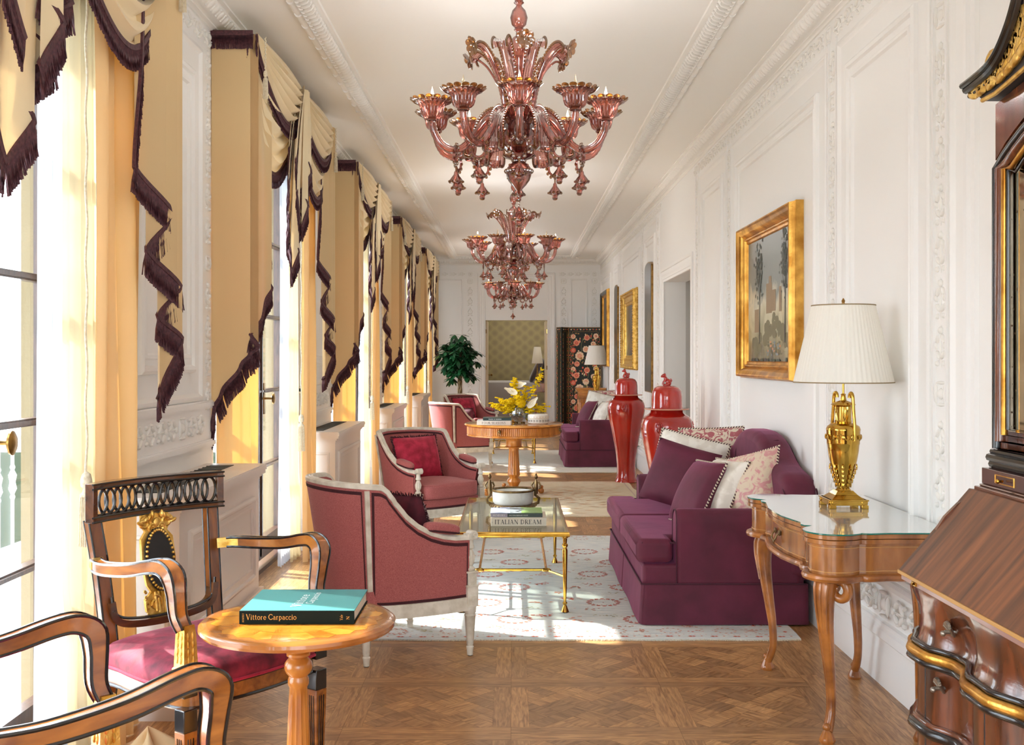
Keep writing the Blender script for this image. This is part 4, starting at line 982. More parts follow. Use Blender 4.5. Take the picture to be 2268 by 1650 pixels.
# ------------------------------------------------------------------ pink armchairs
def make_bergere():
    t = thing('armchair', 'x', 'armchair')
    base = crom([(.27, -.325), (.12, -.325), (-.04, -.305), (-.17, -.27), (-.26, -.205), (-.305, -.11), (-.315, 0), (-.305, .11), (-.26, .205), (-.17, .27), (-.04, .305), (.12, .325), (.27, .325)], 6)
    n = len(base) - 1
    def top(x): return interp([(-.33, .905), (-.18, .89), (-.165, .876), (-.13, .81), (-.08, .742), (-.02, .69), (.05, .65), (.12, .626), (.19, .613), (.28, .608)], x)
    def S(i, z, off=0):
        i = max(0, min(n, i)); k = int(i); f = i - k; p = base[k] if k == n else base[k].lerp(base[k + 1], f)
        a, b = base[max(0, k - 1)], base[min(n, k + 2)]; d = (b - a).normalized(); nr = Vector((-d.y, d.x, 0)) * -1
        if nr.dot(Vector((p.x - .1, p.y, 0))) < 0: nr = -nr
        lean = max(0, (z - .3)) * (.12 * max(0, min(1, (.12 - p.x) / .3)) + .03)
        q = p + nr * (off + lean * 1.0); return Vector((q.x, q.y, z))
    Z0 = .30
    def surf(mb, i0, i1, za, zb, off, nu=40, nv=8):
        mb.grid(lambda u, v: tuple(S(lerp(i0, i1, u), lerp(za(lerp(i0, i1, u)), zb(lerp(i0, i1, u)), v), off)), nu, nv)
    bx = lambda i: (base[int(max(0, min(n, i)))].x)
    def tp(i):
        i = max(0, min(n, i)); k = int(i); f = i - k; x = base[k].x if k == n else lerp(base[k].x, base[k + 1].x, f); return top(x)
    m = MB(); surf(m, 0, n, lambda i: Z0 - .02, lambda i: tp(i) - .02, .012, 60); m.obj('outside_back', M['pink'], t, ang=70)
    m = MB()
    def inner(u, v):
        i = u * n; z = lerp(Z0, tp(i) - .02, v); q = S(i, z, -.03 - .018 * sin(pi * v) - .01 * (1 - v)); return tuple(q)
    m.grid(inner, 60, 8); m.obj('inside_back', M['pink'], t, ang=70)
    # dark braid
    m = MB(); w_ = .014; K = (21, n - 21)
    for (a, b) in ((.6, 20.3), (22.0, n - 22.0), (n - 20.3, n - .6)):
        for (za, zb) in ((lambda i: Z0 + .0, lambda i: Z0 + w_), (lambda i: tp(i) - .038 - w_, lambda i: tp(i) - .036)): surf(m, a, b, za, zb, .0145, 30, 1)
        for e in (a, b):
            q = .35 if e == a else -.35
            surf(m, min(e, e + q), max(e, e + q), lambda i: Z0, lambda i: tp(i) - .037, .0147, 1, 6)
    surf(m, .3, n - .3, lambda i: tp(i) - .034 - w_, lambda i: tp(i) - .034, -.037, 40, 1)
    m.obj('braid', M['trimd'], t, ang=60)
    # frame: top rail, bottom rail, back strips
    m = MB(); P = [tuple(S(i * .5, tp(i * .5) - .012, -.008)) for i in range(2 * n + 1)]
    prof = [(-.028, -.012), (-.028, .006), (-.02, .014), (-.006, .012), (0, .017), (.008, .012), (.02, .014), (.028, .004), (.028, -.012), (.014, -.02), (-.014, -.02)]
    m.sweep([(-a * .78, b * .85) for a, b in prof], P, (0, 0, 1)); m.obj('top_rail', M['cream'], t, ang=40)
    m = MB(); P = [tuple(S(i * .5, .268, .0)) for i in range(2 * n + 1)] ; P = P + [tuple(p) for p in crom([(.27, .32, .268), (.305, .2, .268), (.315, 0, .268), (.305, -.2, .268), (.27, -.32, .268)], 5)][1:-1]
    prof = [(-.022, -.036), (-.022, .03), (.0, .034), (.018, .03), (.022, .012), (.016, .006), (.02, -.006), (.024, -.028), (.018, -.036)]
    m.sweep([(-a, b) for a, b in prof], P, (0, 0, 1), closed=True); m.obj('seat_rail', M['cream'], t, ang=40)
    for e in (21.1, n - 21.1):
        m = MB(); P = [tuple(S(e, lerp(.29, tp(e) - .03, k / 8), .016)) for k in range(9)]; m.sweep([(-.012, -.008), (.012, -.008), (.010, .006), (-.010, .006)], P, (0, 1, 0)); m.obj('back_strip', M['cream'], t)
    # front posts, scrolls, arm pads, legs
    for s in (-1, 1):
        x, y = .285, s * .325
        m = MB(); m.box((x, y, .30), (.062, .062, .10)); 
        m.box((x + .032, y, .285), (.006, .044, .044)); m.box((x, y + s * .032, .285), (.044, .006, .044)); m.ell((x + .036, y, .285), (.005, .013, .013), 8, 4); m.ell((x, y + s * .036, .285), (.013, .005, .013), 8, 4)
        m.box((x, y, .385), (.05, .05, .07)); m.box((x, y, .354), (.066, .066, .01)); m.box((x, y, .423), (.06, .06, .01))
        m.lathe([(.022, .428), (.026, .44), (.014, .452), (.024, .475), (.027, .50), (.018, .525), (.014, .535), (.022, .542), (.022, .55), (.017, .56), (.017, .585)], 20, (x, y, 0), fl=(10, .004, .47, .53))
        m.box((x, y, .60), (.05, .05, .03))
        m.obj('arm_post', M['cream'], t, bevel=.002)
        m = MB(); xs = x + .010; m.tube([(xs, y - .025, .607), (xs, y + .025, .607)], .023, 20); m.tube([(xs, y - .029, .607), (xs, y + .029, .607)], .009, 12)
        for q in (-1, 1): m.tube([(xs + (.020 - .0007 * k) * cos(k * .45 + 1.2), y + q * .026, .607 + (.020 - .0007 * k) * sin(k * .45 + 1.2)) for k in range(22)], .0028, 6)
        m.obj('arm_scroll', M['cream'], t)
        m = MB(); m.M = TR(.12, s * .327, .655, 0, 0, .17); m.rcube((0, 0, 0), (.10, .036, .028), 3, 8); o = m.obj('arm_pad', M['pink'], t, ang=60)
        m = MB(); m.M = TR(.12, s * .327, .640, 0, 0, .17); m.tube([(.1 * cos(a), .037 * sin(a), 0) for a in [k * pi / 12 for k in range(24)]], .006, 6, closed=True); m.obj('braid', M['trimd'], o)
        for (lx, ly, nm) in ((x, y, 'leg'), (-.24, s * .225, 'leg')):
            m = MB(); m.lathe([(.004, 0), (.015, .004), (.017, .03), (.02, .045), (.015, .052), (.0175, .058), (.028, .20), (.030, .205), (.024, .212), (.030, .22), (.032, .25)], 24, (lx, ly, 0), fl=(8, .004, .06, .2)); o = m.obj(nm, M['cream'], t)
            m = MB(); m.lathe([(.012, 0), (.014, .008)], 14, (lx, ly, 0)); m.obj('glide', M['black'], o)
    m = MB(); P = crom([(.29, -.29), (.318, -.15), (.325, 0), (.318, .15), (.29, .29)], 5); m.grid(lambda u, v: (P[int(round(u * (len(P) - 1)))].x + .004 * sin(pi * v), P[int(round(u * (len(P) - 1)))].y, lerp(.30, .372, v)), len(P) - 1, 3)
    m.bb((-.25, -.27, .28), (.29, .27, .37)); o = m.obj('seat_deck', M['pink'], t, ang=50)
    m = MB(); m.sweep([(-.004, -.007), (.004, -.007), (.004, .007), (-.004, .007)], [(p.x + .004, p.y, .308) for p in P], (0, 0, 1)); m.obj('braid', M['trimd'], o)
    m = MB()
    def sc_(q):
        x, y, z = q; r = min(1, sqrt((x / .3) ** 2 + (y / .29) ** 2)); z = z + (.022 * (1 - r * r) if z > 0 else 0)
        if x < 0: y *= 1 - .28 * (x / -.3) ** 2
        else: x += .03 * (1 - (y / .29) ** 2) * (x / .3)
        return (x, y, z)
    m.rcube((.045, 0, .435), (.285, .285, .062), 9, 14, sc_); o = m.obj('seat_cushion', M['pink'], t, ang=70)
    m = MB()
    for zz in (.487, .383): m.tube([(.045 + sc_((.278 * cos(a) * min(1.33, 1 / max(abs(cos(a)), abs(sin(a)))) * .985, .278 * sin(a) * min(1.33, 1 / max(abs(cos(a)), abs(sin(a)))) * .985, 0))[0], sc_((.278 * cos(a) * min(1.33, 1 / max(abs(cos(a)), abs(sin(a)))), .278 * sin(a) * min(1.33, 1 / max(abs(cos(a)), abs(sin(a)))) * .99, 0))[1], zz) for a in [k * pi / 36 for k in range(72)]], .005, 6, closed=True)
    m.obj('piping', M['pink'], o); return t
be0 = make_bergere()
GB = 'pink upholstered armchairs with cream frames'
be0.location = (-.632, 5.554, 0); be0.rotation_euler.z = radians(33); tag(be0, 'pink cream-framed armchair in front, seen from behind beside the glass coffee table', None, GB)
dup(be0, (-.70, 8.90, 0), radians(-47), 'pink armchair facing the camera, its seat empty before a bright crimson cushion')
dup(be0, (-.72, 14.70, 0), radians(33), 'distant pink armchair seen from behind, left of the round library table')
dup(be0, (-.70, 17.55, 0), radians(-47), 'farthest pink armchair facing forward, in front of the potted tree')
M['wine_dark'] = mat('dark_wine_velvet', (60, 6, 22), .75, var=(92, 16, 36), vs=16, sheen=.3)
def pillow(mb, w, h, t, n=16, pinch=.08):
    def P(sg):
        def fn(u, v):
            a, b = 2 * u - 1, 2 * v - 1; e = max(0, (1 - a * a) * (1 - b * b)) ** .42
            k = 1 - pinch * (1 - abs(a * b)) * (a * a + b * b) * .5
            return (a * w / 2 * (k if abs(a) > 0 else 1), b * h / 2 * k, sg * t / 2 * e)
        return fn
    mb.grid(P(1), n, n); mb.grid(P(-1), n, n)
    E = []; N = 24
    for (a, b) in [(-1 + 2 * i / N, -1) for i in range(N)] + [(1, -1 + 2 * i / N) for i in range(N)] + [(1 - 2 * i / N, 1) for i in range(N)] + [(-1, 1 - 2 * i / N) for i in range(N)]:
        k = 1 - pinch * (1 - abs(a * b)) * (a * a + b * b) * .5; E.append(Vector((a * w / 2 * k, b * h / 2 * k, 0)))
    return E
def cushion(label, mt, loc, rot, size=(.42, .42, .15), edge='cord', group=None, cat='cushion', mt2=None):
    t = thing('cushion', label, cat, loc, 0, group); t.rotation_euler = rot
    m = MB(); E = pillow(m, *size); n_ = len(m.f) // 2; m.m = [0] * n_ + [1] * n_; o = m.obj('cover', [mt, mt2] if mt2 else mt, t, ang=80)
    if edge == 'cord':
        m = MB(); pts = resample(E + [E[0]], .0095)
        for i, p in enumerate(pts):
            d = (pts[(i + 1) % len(pts)] - p); m.mi = i % 2
            q = atan2(d.y, d.x) + .6; m.ell(tuple(p), (.0105, .0058, .007), 6, 4, Matrix.Rotation(q, 3, 'Z'))
        m.obj('twisted_cord', [M['plumd'], M['cord']], t)
    elif edge == 'fringe':
        m = MB(); rr = random.Random(4)
        for p in resample(E + [E[0]], .004):
            d = p.normalized(); z = rr.uniform(-.006, .006); L = rr.uniform(.010, .018)
            m.tube([tuple(p + Vector((0, 0, z))), tuple(p + d * L + Vector((rr.uniform(-.006, .006), rr.uniform(-.006, .006), z * 1.6 - .004)))], .0028, 3)
        m.obj('brush_fringe', M['fringe_red'], t, ang=0)
    return t
# cushion standing against the chair back: local frame of the chair -> world
def on_chair(ch, lx, ly, z, lean, label, yaw=0):
    a = ch[1]; x = ch[0][0] + lx * cos(a) - ly * sin(a); y = ch[0][1] + lx * sin(a) + ly * cos(a)
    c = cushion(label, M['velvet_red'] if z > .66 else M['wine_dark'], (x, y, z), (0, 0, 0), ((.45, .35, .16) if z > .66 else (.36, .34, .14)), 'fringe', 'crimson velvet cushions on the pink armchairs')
    c.matrix_world = Matrix.Translation((x, y, z)) @ Matrix.Rotation(a + yaw, 4, 'Z') @ Matrix.Rotation(pi / 2 - lean, 4, 'Y') @ Matrix.Rotation(pi / 2, 4, 'Z')
    return c
CA, CB_, CC, CD = ((-.632, 5.554), radians(33)), ((-.70, 8.90), radians(-47)), ((-.72, 14.70), radians(33)), ((-.70, 17.55), radians(-47))
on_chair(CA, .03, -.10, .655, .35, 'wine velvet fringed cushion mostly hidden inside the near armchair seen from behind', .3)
on_chair(CB_, -.10, -.03, .675, .30, 'crimson velvet cushion with dark fringe fully visible on the second armchair')
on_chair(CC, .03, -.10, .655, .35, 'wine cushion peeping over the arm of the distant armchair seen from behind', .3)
on_chair(CD, -.10, -.03, .675, .30, 'crimson cushion on the farthest pink armchair by the potted tree')

# ------------------------------------------------------------------ plum sofas
def make_sofa():
    t = thing('sofa', 'x', 'sofa'); HL = .965
    m = MB(); m.prism([(-.485, -HL + .01), (.42, -HL + .01), (.42, HL - .01), (-.485, HL - .01)], .2, .345); m.obj('seat_base', M['plum'], t, bevel=.02, seg=3)
    m = MB()   # skirt with corner pleats
    for (a, b, c, d) in ((-.492, -HL, -.492, HL), (-.492, -HL, .44, -HL), (-.492, HL, .44, HL)):
        L = sqrt((c - a) ** 2 + (d - b) ** 2)
        def fn(u, v, a=a, b=b, c=c, d=d, L=L):
            s = u * L; e = min(s, L - s); mid = abs(s - L / 2) if b * d < 0 else 9
            k = -.012 * max(0, 1 - e / .02) - (.014 * max(0, 1 - mid / .012)); fl = .012 * v + .004 * sin(s * 7) * v
            nx, ny = (-1, 0) if a == c else (0, -1 if b < 0 else 1)
            return (lerp(a, c, u) + nx * (k + fl), lerp(b, d, u) + ny * (k + fl), lerp(.235, .012, v))
        m.grid(fn, 90, 4)
    m.bb((-.47, -HL + .02, .02), (.43, HL - .02, .21)); m.obj('skirt', M['plum'], t, ang=50)
    m = MB(); m.tube([(.43, -HL - .002, .237), (-.494, -HL - .002, .237), (-.494, HL + .002, .237), (.43, HL + .002, .237)], .005, 6); m.obj('piping', M['plumd'], t)
    for s in (-1, 1):
        m = MB(); y0 = s * (HL - .15); y1 = s * HL
        pr = [(min(y0, y1), .22), (max(y0, y1), .22)]
        yc = s * (HL - .075); out = [(yc + .075 * cos(radians(a)) + (s * .012 if True else 0) * sin(radians(a)), .575 + .075 * sin(radians(a))) for a in range(0, 181, 15)]
        P2 = [(max(y0, y1), .22)] + [(a, b) for a, b in out] + [(min(y0, y1), .22)]
        m.prism(P2, -.30, .40, 'x'); m.obj('arm', M['plum'], t, bevel=.028, seg=5, ang=60)
        m = MB(); m.tube([(-.297, a * .997, b - .004) for a, b in P2], .003, 6); m.obj('piping', M['plumd'], t)
        # T-shaped seat cushion
        m = MB(); yo = s * (HL - .005); yi = s * (HL - .155); yc = s * .004
        P = [(-.52, yc), (.20, yc), (.20, yi), (-.315, yi), (-.315, yo), (-.50, yo), (-.52, yo - s * .03)]
        bm = bmesh.new(); 
        m.prism(P, .35, .485); o = m.obj('seat_cushion', M['plum'], t, bevel=.05, seg=5, ang=60)
        m = MB(); Q = [(x * 1.0 + (.012 if x < 0 else 0), y - s * .012 * (1 if abs(y) > .1 else -1)) for x, y in P]
        m.tube([(x, y, .463) for x, y in Q], .0055, 6, closed=True); m.obj('piping', M['plumd'], o)
    def h(y): return interp([(0, 1.035), (.12, 1.034), (.24, 1.02), (.34, .992), (.44, .945), (.54, .902), (.64, .872), (.75, .855), (.86, .84), (.93, .80), (.965, .74), (.97, .70)], abs(y))
    ys = [-.97 + 1.94 * i / 60 for i in range(61)]
    m = MB(); m.prism([(-.97, .25)] + [(y, h(y)) for y in ys] + [(.97, .25)], .305, .50, 'x'); m.obj('backrest', M['plum'], t, bevel=.06, seg=6, ang=60)
    m = MB(); m.tube([(.495, y, h(y) - .04) for y in ys], .005, 6); m.tube([(.312, y, h(y) - .055) for y in ys], .004, 6)
    for s in (-1, 1): m.tube([(.302, s * .34, .5), (.302, s * .34, .86), (.318, s * .34, .93), (.36, s * .34, .982), (.42, s * .34, .991), (.48, s * .34, .965)], .004, 6)
    m.obj('piping', M['plumd'], t); return t
so0 = make_sofa(); so0.location = (1.21, 6.985, 0)
tag(so0, 'plum velvet camel-back sofa nearest the camera, with piled cushions', None, 'plum velvet sofas'); dup(so0, (1.21, 15.665, 0), 0, 'distant plum velvet sofa beyond the tall red jars')
DMK = mat('rose_damask', (222, 206, 184), .6, var=(176, 96, 102), vs=17, det=2.5, dist=2.2, ramp=(.47, .53)); DM2 = mat('blush_damask', (216, 198, 172), .6, var=(206, 146, 146), vs=15, det=2, dist=2.0, ramp=(.45, .6))
IV = mat('ivory_silk', (240, 234, 222), .5, var=(226, 218, 204), vs=14, ramp=(.45, .55)); BG = mat('beige_silk', (206, 184, 148), .5, sheen=.4)
def setc(c, loc, yaw, lean, roll):
    # yaw: direction the visible face looks to (radians about Z), lean: tipped back, roll: turned in its own plane
    c.matrix_world = Matrix.Translation(loc) @ Matrix.Rotation(yaw, 4, 'Z') @ Matrix.Rotation(pi / 2 - lean, 4, 'Y') @ Matrix.Rotation(pi / 2, 4, 'Z') @ Matrix.Rotation(roll, 4, 'Z')
GC = 'cushions on the plum sofas'
def sofa_set(dy, w):
    L = [('rose and ivory damask cushion at the back of the ' + w, DMK, (1.40, 7.62, .80), -110, .25, .05, (.46, .42, .13)),
         ('ivory silk cushion with striped cord behind the plain plum one on the ' + w, IV, (1.21, 7.50, .735), -112, .30, -.22, (.50, .46, .12)),
         ('plain plum velvet cushion in the middle of the ' + w, M['plum'], (1.13, 7.30, .70), -115, .38, -.25, (.46, .44, .15)),
         ('dark plum cushion with striped cord, front of the leaning row on the ' + w, M['plum'], (1.13, 6.62, .675), -166, .50, .05, (.42, .42, .17)),
         ('white-fronted beige silk cushion, middle of the leaning row on the ' + w, IV, (1.26, 6.58, .685), -164, .46, .04, (.42, .42, .19)),
         ('blush damask cushion nearest the near arm on the ' + w, DM2, (1.40, 6.47, .72), -146, .44, .30, (.45, .45, .20))]
    for i, (lb, mt, loc, yaw, lean, roll, sz) in enumerate(L):
        if dy and i == 2: continue
        if dy and i == 1: loc = (1.30, 7.52, .74)
        if dy and i == 3: loc = (1.06, 6.80, .69)
        c = cushion(lb, mt, (0, 0, 0), (0, 0, 0), sz, None if i == 2 else 'cord', GC, mt2={4: BG}.get(i)); setc(c, (loc[0], loc[1] + dy, loc[2]), radians(yaw), lean, roll)
sofa_set(0, 'near sofa'); sofa_set(8.68, 'distant sofa')

# ------------------------------------------------------------------ brass and glass coffee tables
def make_glass_table():
    t = thing('coffee_table', 'x', 'table'); hx, hy, H = .33, .78, .47
    m = MB(); m.ring((0, 0, H), (1, 0, 0), (0, 1, 0), (0, 0, 1), -hx, hx, -hy, hy, [(0, -.012), (-.004, -.022), (0, -.028), (.012, -.028), (.02, -.018), (.022, -.006), (.012, .0), (.004, 0), (0, -.004), (0, -.012)]); m.obj('frame', M['brass'], t, ang=30)
    m = MB(); m.bb((-hx + .012, -hy + .012, H - .008), (hx - .012, hy - .012, H - .0)); m.obj('glass_top', M['tglass'], t, ang=0)
    for sx_ in (-1, 1):
        for sy_ in (-1, 1):
            m = MB(); m.lathe([(.004, 0), (.024, .002), (.020, .012), (.011, .035), (.008, .04), (.014, .048), (.014, .054), (.008, .06), (.010, .1), (.0155, .36), (.011, .375), (.017, .385), (.017, .395), (.011, .402), (.013, .43), (.02, .436), (.02, .446)], 16, (sx_ * (hx - .025), sy_ * (hy - .025), 0)); m.obj('leg', M['brass'], t)
    zz = .215; a, b = .20, .60
    m = MB()
    for (p, q) in (((-a, -b), (a, -b)), ((a, -b), (a, b)), ((a, b), (-a, b)), ((-a, b), (-a, -b))): m.tube([(p[0], p[1], zz), (q[0], q[1], zz)], .0085, 10)
    for sx_ in (-1, 1):
        for sy_ in (-1, 1):
            x, y = sx_ * a, sy_ * b; m.tube([(x, y, zz), (sx_ * (hx - .028), sy_ * (hy - .028), zz - .008)], .007, 8)
            m.tube([(x + .022 * cos(k * pi / 8), y + .022 * sin(k * pi / 8), zz) for k in range(16)], .008, 8, closed=True)
    m.obj('stretcher', M['brass'], t); return t
ct = make_glass_table(); ct.location = (0, 7.08, .0105); tag(ct, 'near brass coffee table with a clear glass top on the pale rug', None, 'brass and glass coffee tables')
dup(ct, (.0, 15.95, .0105), 0, 'distant brass coffee table glimpsed under the round library table')
print_blue = mat('photographic_cover', (150, 176, 206), .35, var=(96, 130, 62), vs=9, det=5, ramp=(.45, .55))
dk, ink, gl = mat('dark_green_spine', (22, 52, 50), .4), mat('black_ink', (24, 22, 22), .6), mat('gold_ink', (206, 150, 70), .5)
bk = book('book', 'thick cream art book titled ITALIAN DREAM, lower of two on the near coffee table', (.335, .27, .052), (.035, 6.66, .4805), 0, mat('cream_cloth_cover', (226, 216, 198), .6), ('ITALIAN DREAM', -.145, .285), ink, .027, 'books on the near coffee table')
lettering('THE', .004, (-.158, -.1353, .018), (0, 0, 1), (-1, 0, 0), ink, bk, 'small_title')
bk = book('book', 'landscape-covered book titled HENBURY, upper of two on the near coffee table', (.315, .25, .024), (.022, 6.665, .5325), 0, print_blue, ('HENBURY', -.143, .075), mat('white_ink', (236, 236, 232), .6), .011, 'books on the near coffee table')
wi_ = bpy.data.materials['white_ink']; m = MB(); T_, Sp = .0252, -.1262
for k, (a, b) in enumerate(((-.1575, -.04), (-.04, .03), (.03, .1575))):
    m.mi = (0, 1, 2)[k]; m.add([(a, -.125, T_), (b, -.125, T_), (b, .125, T_), (a, .125, T_)], [(0, 1, 2, 3)])
for k, (a, b) in enumerate(((-.1575, -.055), (-.055, .1575))):
    m.mi = (3, 4)[k]; m.add([(a, Sp + .001, .0005), (b, Sp + .001, .0005), (b, Sp + .001, .0235), (a, Sp + .001, .0235)], [(0, 1, 2, 3)])
m.mi = 1; rr_b = random.Random(3)
for k in range(30): m.disc((rr_b.uniform(-.06, .04), rr_b.uniform(-.1, .1), T_ + .0002), rr_b.uniform(.006, .016), 7)
m.obj('cover_picture', [mat('printed_sky', (176, 192, 222), .4), mat('printed_mist', (128, 136, 140), .4), mat('printed_garden', (118, 152, 70), .4), mat('printed_dusk', (150, 146, 160), .4), mat('printed_wood', (26, 48, 34), .4)], bk, ang=0)
lettering('AN EXTRAORDINARY HOUSE', .007, (-.045, -.1253, .008), (1, 0, 0), (0, 0, 1), wi_, bk, 'small_title', .115)
# marble tray with bronze figures
tr = thing('figural_bowl', 'round marble bowl in a bronze stand with two figures on the near coffee table', 'bowl', (.0, 7.22, .4805))
m = MB(); m.lathe([(.0, .045), (.125, .045), (.135, .06), (.138, .13), (.13, .13), (.126, .07), (.0, .062)], 40); m.obj('bowl', M['marble'], tr)
m = MB(); m.lathe([(.13, .128), (.142, .128), (.144, .136), (.136, .142), (.128, .136), (.13, .128)], 40, cap=False); m.lathe([(.0, .024), (.15, .024), (.158, .03), (.15, .04), (.128, .046), (0, .046)], 40)
for k in range(34): a = k * 2 * pi / 34; m.ell((.152 * cos(a), .152 * sin(a), .034), (.009, .009, .007), 6, 4)
for k in range(4): a = pi / 4 + k * pi / 2; m.ell((.125 * cos(a), .125 * sin(a), .012), (.015, .015, .013), 8, 6)
m.obj('stand', M['bronze'], tr)
for s in (-1, 1):
    m = MB(); x = s * .155
    m.tube([(s * .12, 0, .03), (s * .17, 0, .05), (s * .175, 0, .08), (s * .15, 0, .10), (x, 0, .125)], [.009, .01, .01, .009, .012], 8)
    m.tube([(x, 0, .11), (x, 0, .15), (x, 0, .185), (x, 0, .205)], [.018, .021, .018, .008], 10, flat=.75)
    for q in (-1, 1): m.tube([(x + q * .018, 0, .188), (x + q * .03, -.006, .165), (x + q * .022, -.02, .145)], [.007, .006, .005], 8)
    m.ell((x, 0, .222), (.012, .012, .015), 10, 8); m.ell((x, 0, .238), (.007, .007, .007), 8, 6); m.ell((x, -.012, .22), (.003, .004, .003), 6, 4)
    m.obj('figure', M['bronze'], tr)
# ------------------------------------------------------------------ round library table and what stands on it
LT = (.01, 11.75)
t = thing('library_table', 'round honey-coloured library table with a reeded apron on a fluted column', 'table', (LT[0], LT[1], .0105))
m = MB(); m.lathe([(0, .752), (.515, .752), (.535, .758), (.54, .768), (.532, .778), (.515, .782), (0, .782)], 64); m.obj('tabletop', M['yew'], t)
m = MB(); m.lathe([(.495, .752), (.505, .745), (.505, .665), (.512, .66), (.512, .648), (.5, .642), (.4, .642)], 96, cap=False)
for k in range(150):
    a = k * 2 * pi / 150; m.tube([(.506 * cos(a), .506 * sin(a), .668), (.506 * cos(a), .506 * sin(a), .745)], .0055, 5)
ap = m.obj('apron', M['yewv'], t)
for k in range(4):
    a = radians(-107 + 90 * k); m = MB(); x, y = .515 * cos(a), .515 * sin(a)
    m.ell((x, y, .715), (.018, .018, .02), 10, 8); m.tube([(x * 1.03 + .016 * cos(b) * -sin(a), y * 1.03 + .016 * cos(b) * cos(a), .697 + .016 * sin(b)) for b in [q * pi / 8 for q in range(16)]], .0035, 6, closed=True); m.obj('drawer_pull', M['bronze'], ap)
m = MB(); m.lathe([(.15, .65), (.12, .62), (.095, .6), (.085, .58), (.085, .53), (.10, .52), (.058, .505), (.054, .49), (.054, .47), (.068, .22), (.070, .215), (.058, .2), (.05, .185), (.07, .16), (.074, .14), (.058, .11), (.05, .095), (.055, .085), (.10, .06), (.12, .05), (.12, .03), (0, .03)], 48, fl=(14, .008, .22, .48)); m.obj('column', M['yewv'], t)
for k in range(4):
    a = radians(20 + 90 * k); m = MB(); P = [(.06 * cos(a), .06 * sin(a), .06), (.2 * cos(a), .2 * sin(a), .055), (.3 * cos(a), .3 * sin(a), .03)]
    m.tube(P, [.035, .03, .02], 10, flat=.7); m.lathe([(.02, .0), (.03, .01), (.034, .03), (.03, .045), (.02, .055), (.026, .07), (.02, .085), (.006, .09)], 16, (.32 * cos(a), .32 * sin(a), 0), fl=(8, .004, .005, .05)); m.obj('foot', M['yewv'], t)
grey_w = mat('white_book_cloth', (232, 228, 222), .5)
bk = book('book', 'white art book titled FOUR SEASONS, lower of two on the round library table', (.355, .27, .046), (-.20, 11.44, .7925), 0, grey_w, ('FOUR SEASONS', -.125, .25), ink, .021, 'books on the library table')
bk = book('book', 'slim dark green book lying on the white one on the round library table', (.30, .24, .028), (-.165, 11.45, .8385), 0, dk, group='books on the library table')
m = MB(); rb_ = random.Random(2)
for k in range(22):      # tiny pale title, too small to read in the photo
    if k not in (8, 11): m.add([(-.09 + k * .0062, -.1208, .011), (-.0862 + k * .0062, -.1208, .011), (-.0862 + k * .0062, -.1208, .017 + rb_.random() * .003), (-.09 + k * .0062, -.1208, .018)], [(0, 1, 2, 3)])
m.obj('title', wi_, bk, ang=0)
m = MB(); m.tube([(.0, 0, .0), (.0, 0, .02), (.02, 0, .03)], .006, 6); m.lathe([(.012, 0), (.012, .01), (.006, .02), (.01, .04), (.004, .05)], 10); m.tube([(.0, 0, .03), (.022, .0, .022)], .004, 6)
tag(m.obj('brass_trinket', M['brass'], None, loc=(.0, 11.42, .8385)), 'small brass trinket beside the green book on the library table', 'ornament')
bpy.data.objects['brass_trinket'].location.z = .7925
bx = thing('porcelain_box', 'round white lidded box with a dark and gold key pattern on the library table', 'box', (.27, 11.5, .7925))
m = MB(); m.lathe([(.0, 0), (.095, 0), (.112, .015), (.113, .055), (.108, .06), (0, .06)], 48); m.obj('box_body', M['white_por'], bx)
m = MB(); m.lathe([(.0, .06), (.113, .061), (.113, .085), (.108, .1), (.09, .108), (0, .109)], 48); m.obj('lid', M['white_por'], bx)
m = MB(); m2 = MB()
for k in range(22):
    a = k * 2 * pi / 22
    Q = Matrix.Rotation(a, 4, 'Z') @ Matrix.Translation((.1133, 0, .038)); m.M = Q
    m.box((0, 0, .008), (.001, .02, .003)); m.box((0, 0, -.008), (.001, .02, .003)); m.box((0, .008, 0), (.001, .004, .016)); m.box((0, -.004, 0), (.001, .004, .009))
    m2.M = Matrix.Rotation(a, 4, 'Z') @ Matrix.Translation((.1133, 0, .076)); m2.box((0, 0, .004), (.001, .022, .0025)); m2.box((0, 0, -.004), (.001, .012, .0025)); m2.box((0, 0, -.012), (.001, .032, .002))
m.obj('key_pattern', ink, bx, ang=0); m2.obj('gold_pattern', M['gold'], bx, ang=0)
vs_ = thing('flower_vase', 'smoky glass vase on the round library table holding the yellow flowers', 'vase', (.07, 11.62, .7925)); vs_.scale = (1.3, 1.3, 1.12)
smoke = thin_glass('smoked_glass', (232, 236, 238), .10, .05, .03, (140, 146, 150))
m = MB(); m.lathe([(.0, .012), (.045, .012), (.052, .02), (.075, .05), (.082, .09), (.078, .13), (.066, .165), (.063, .18), (.058, .178), (.07, .13), (.074, .09), (.066, .055), (.04, .03), (0, .028)], 36); m.obj('bowl', smoke, vs_)
m = MB(); 
for k in range(6): a = k * pi / 3; m.tube([(.035 * cos(a), .035 * sin(a), .014), (.042 * cos(a), .042 * sin(a), 0)], .008, 6)
m.lathe([(0, .012), (.04, .012), (.04, .016), (0, .016)], 20); m.obj('foot', M['oldbrass'], vs_)
fb = thing('bouquet', 'loose bouquet of yellow blossoms with three white lilies in the smoky glass vase', 'flowers', (.07, 11.62, .81))
yl = cloth('yellow_petal', (255, 230, 30), (255, 232, 30), .4, bump=.0001); wl = mat('white_spathe', (244, 238, 214), .4, sheen=.2); gs = mat('flower_stem_green', (96, 120, 40), .6)
rr = random.Random(9); st = MB(); pt = MB()
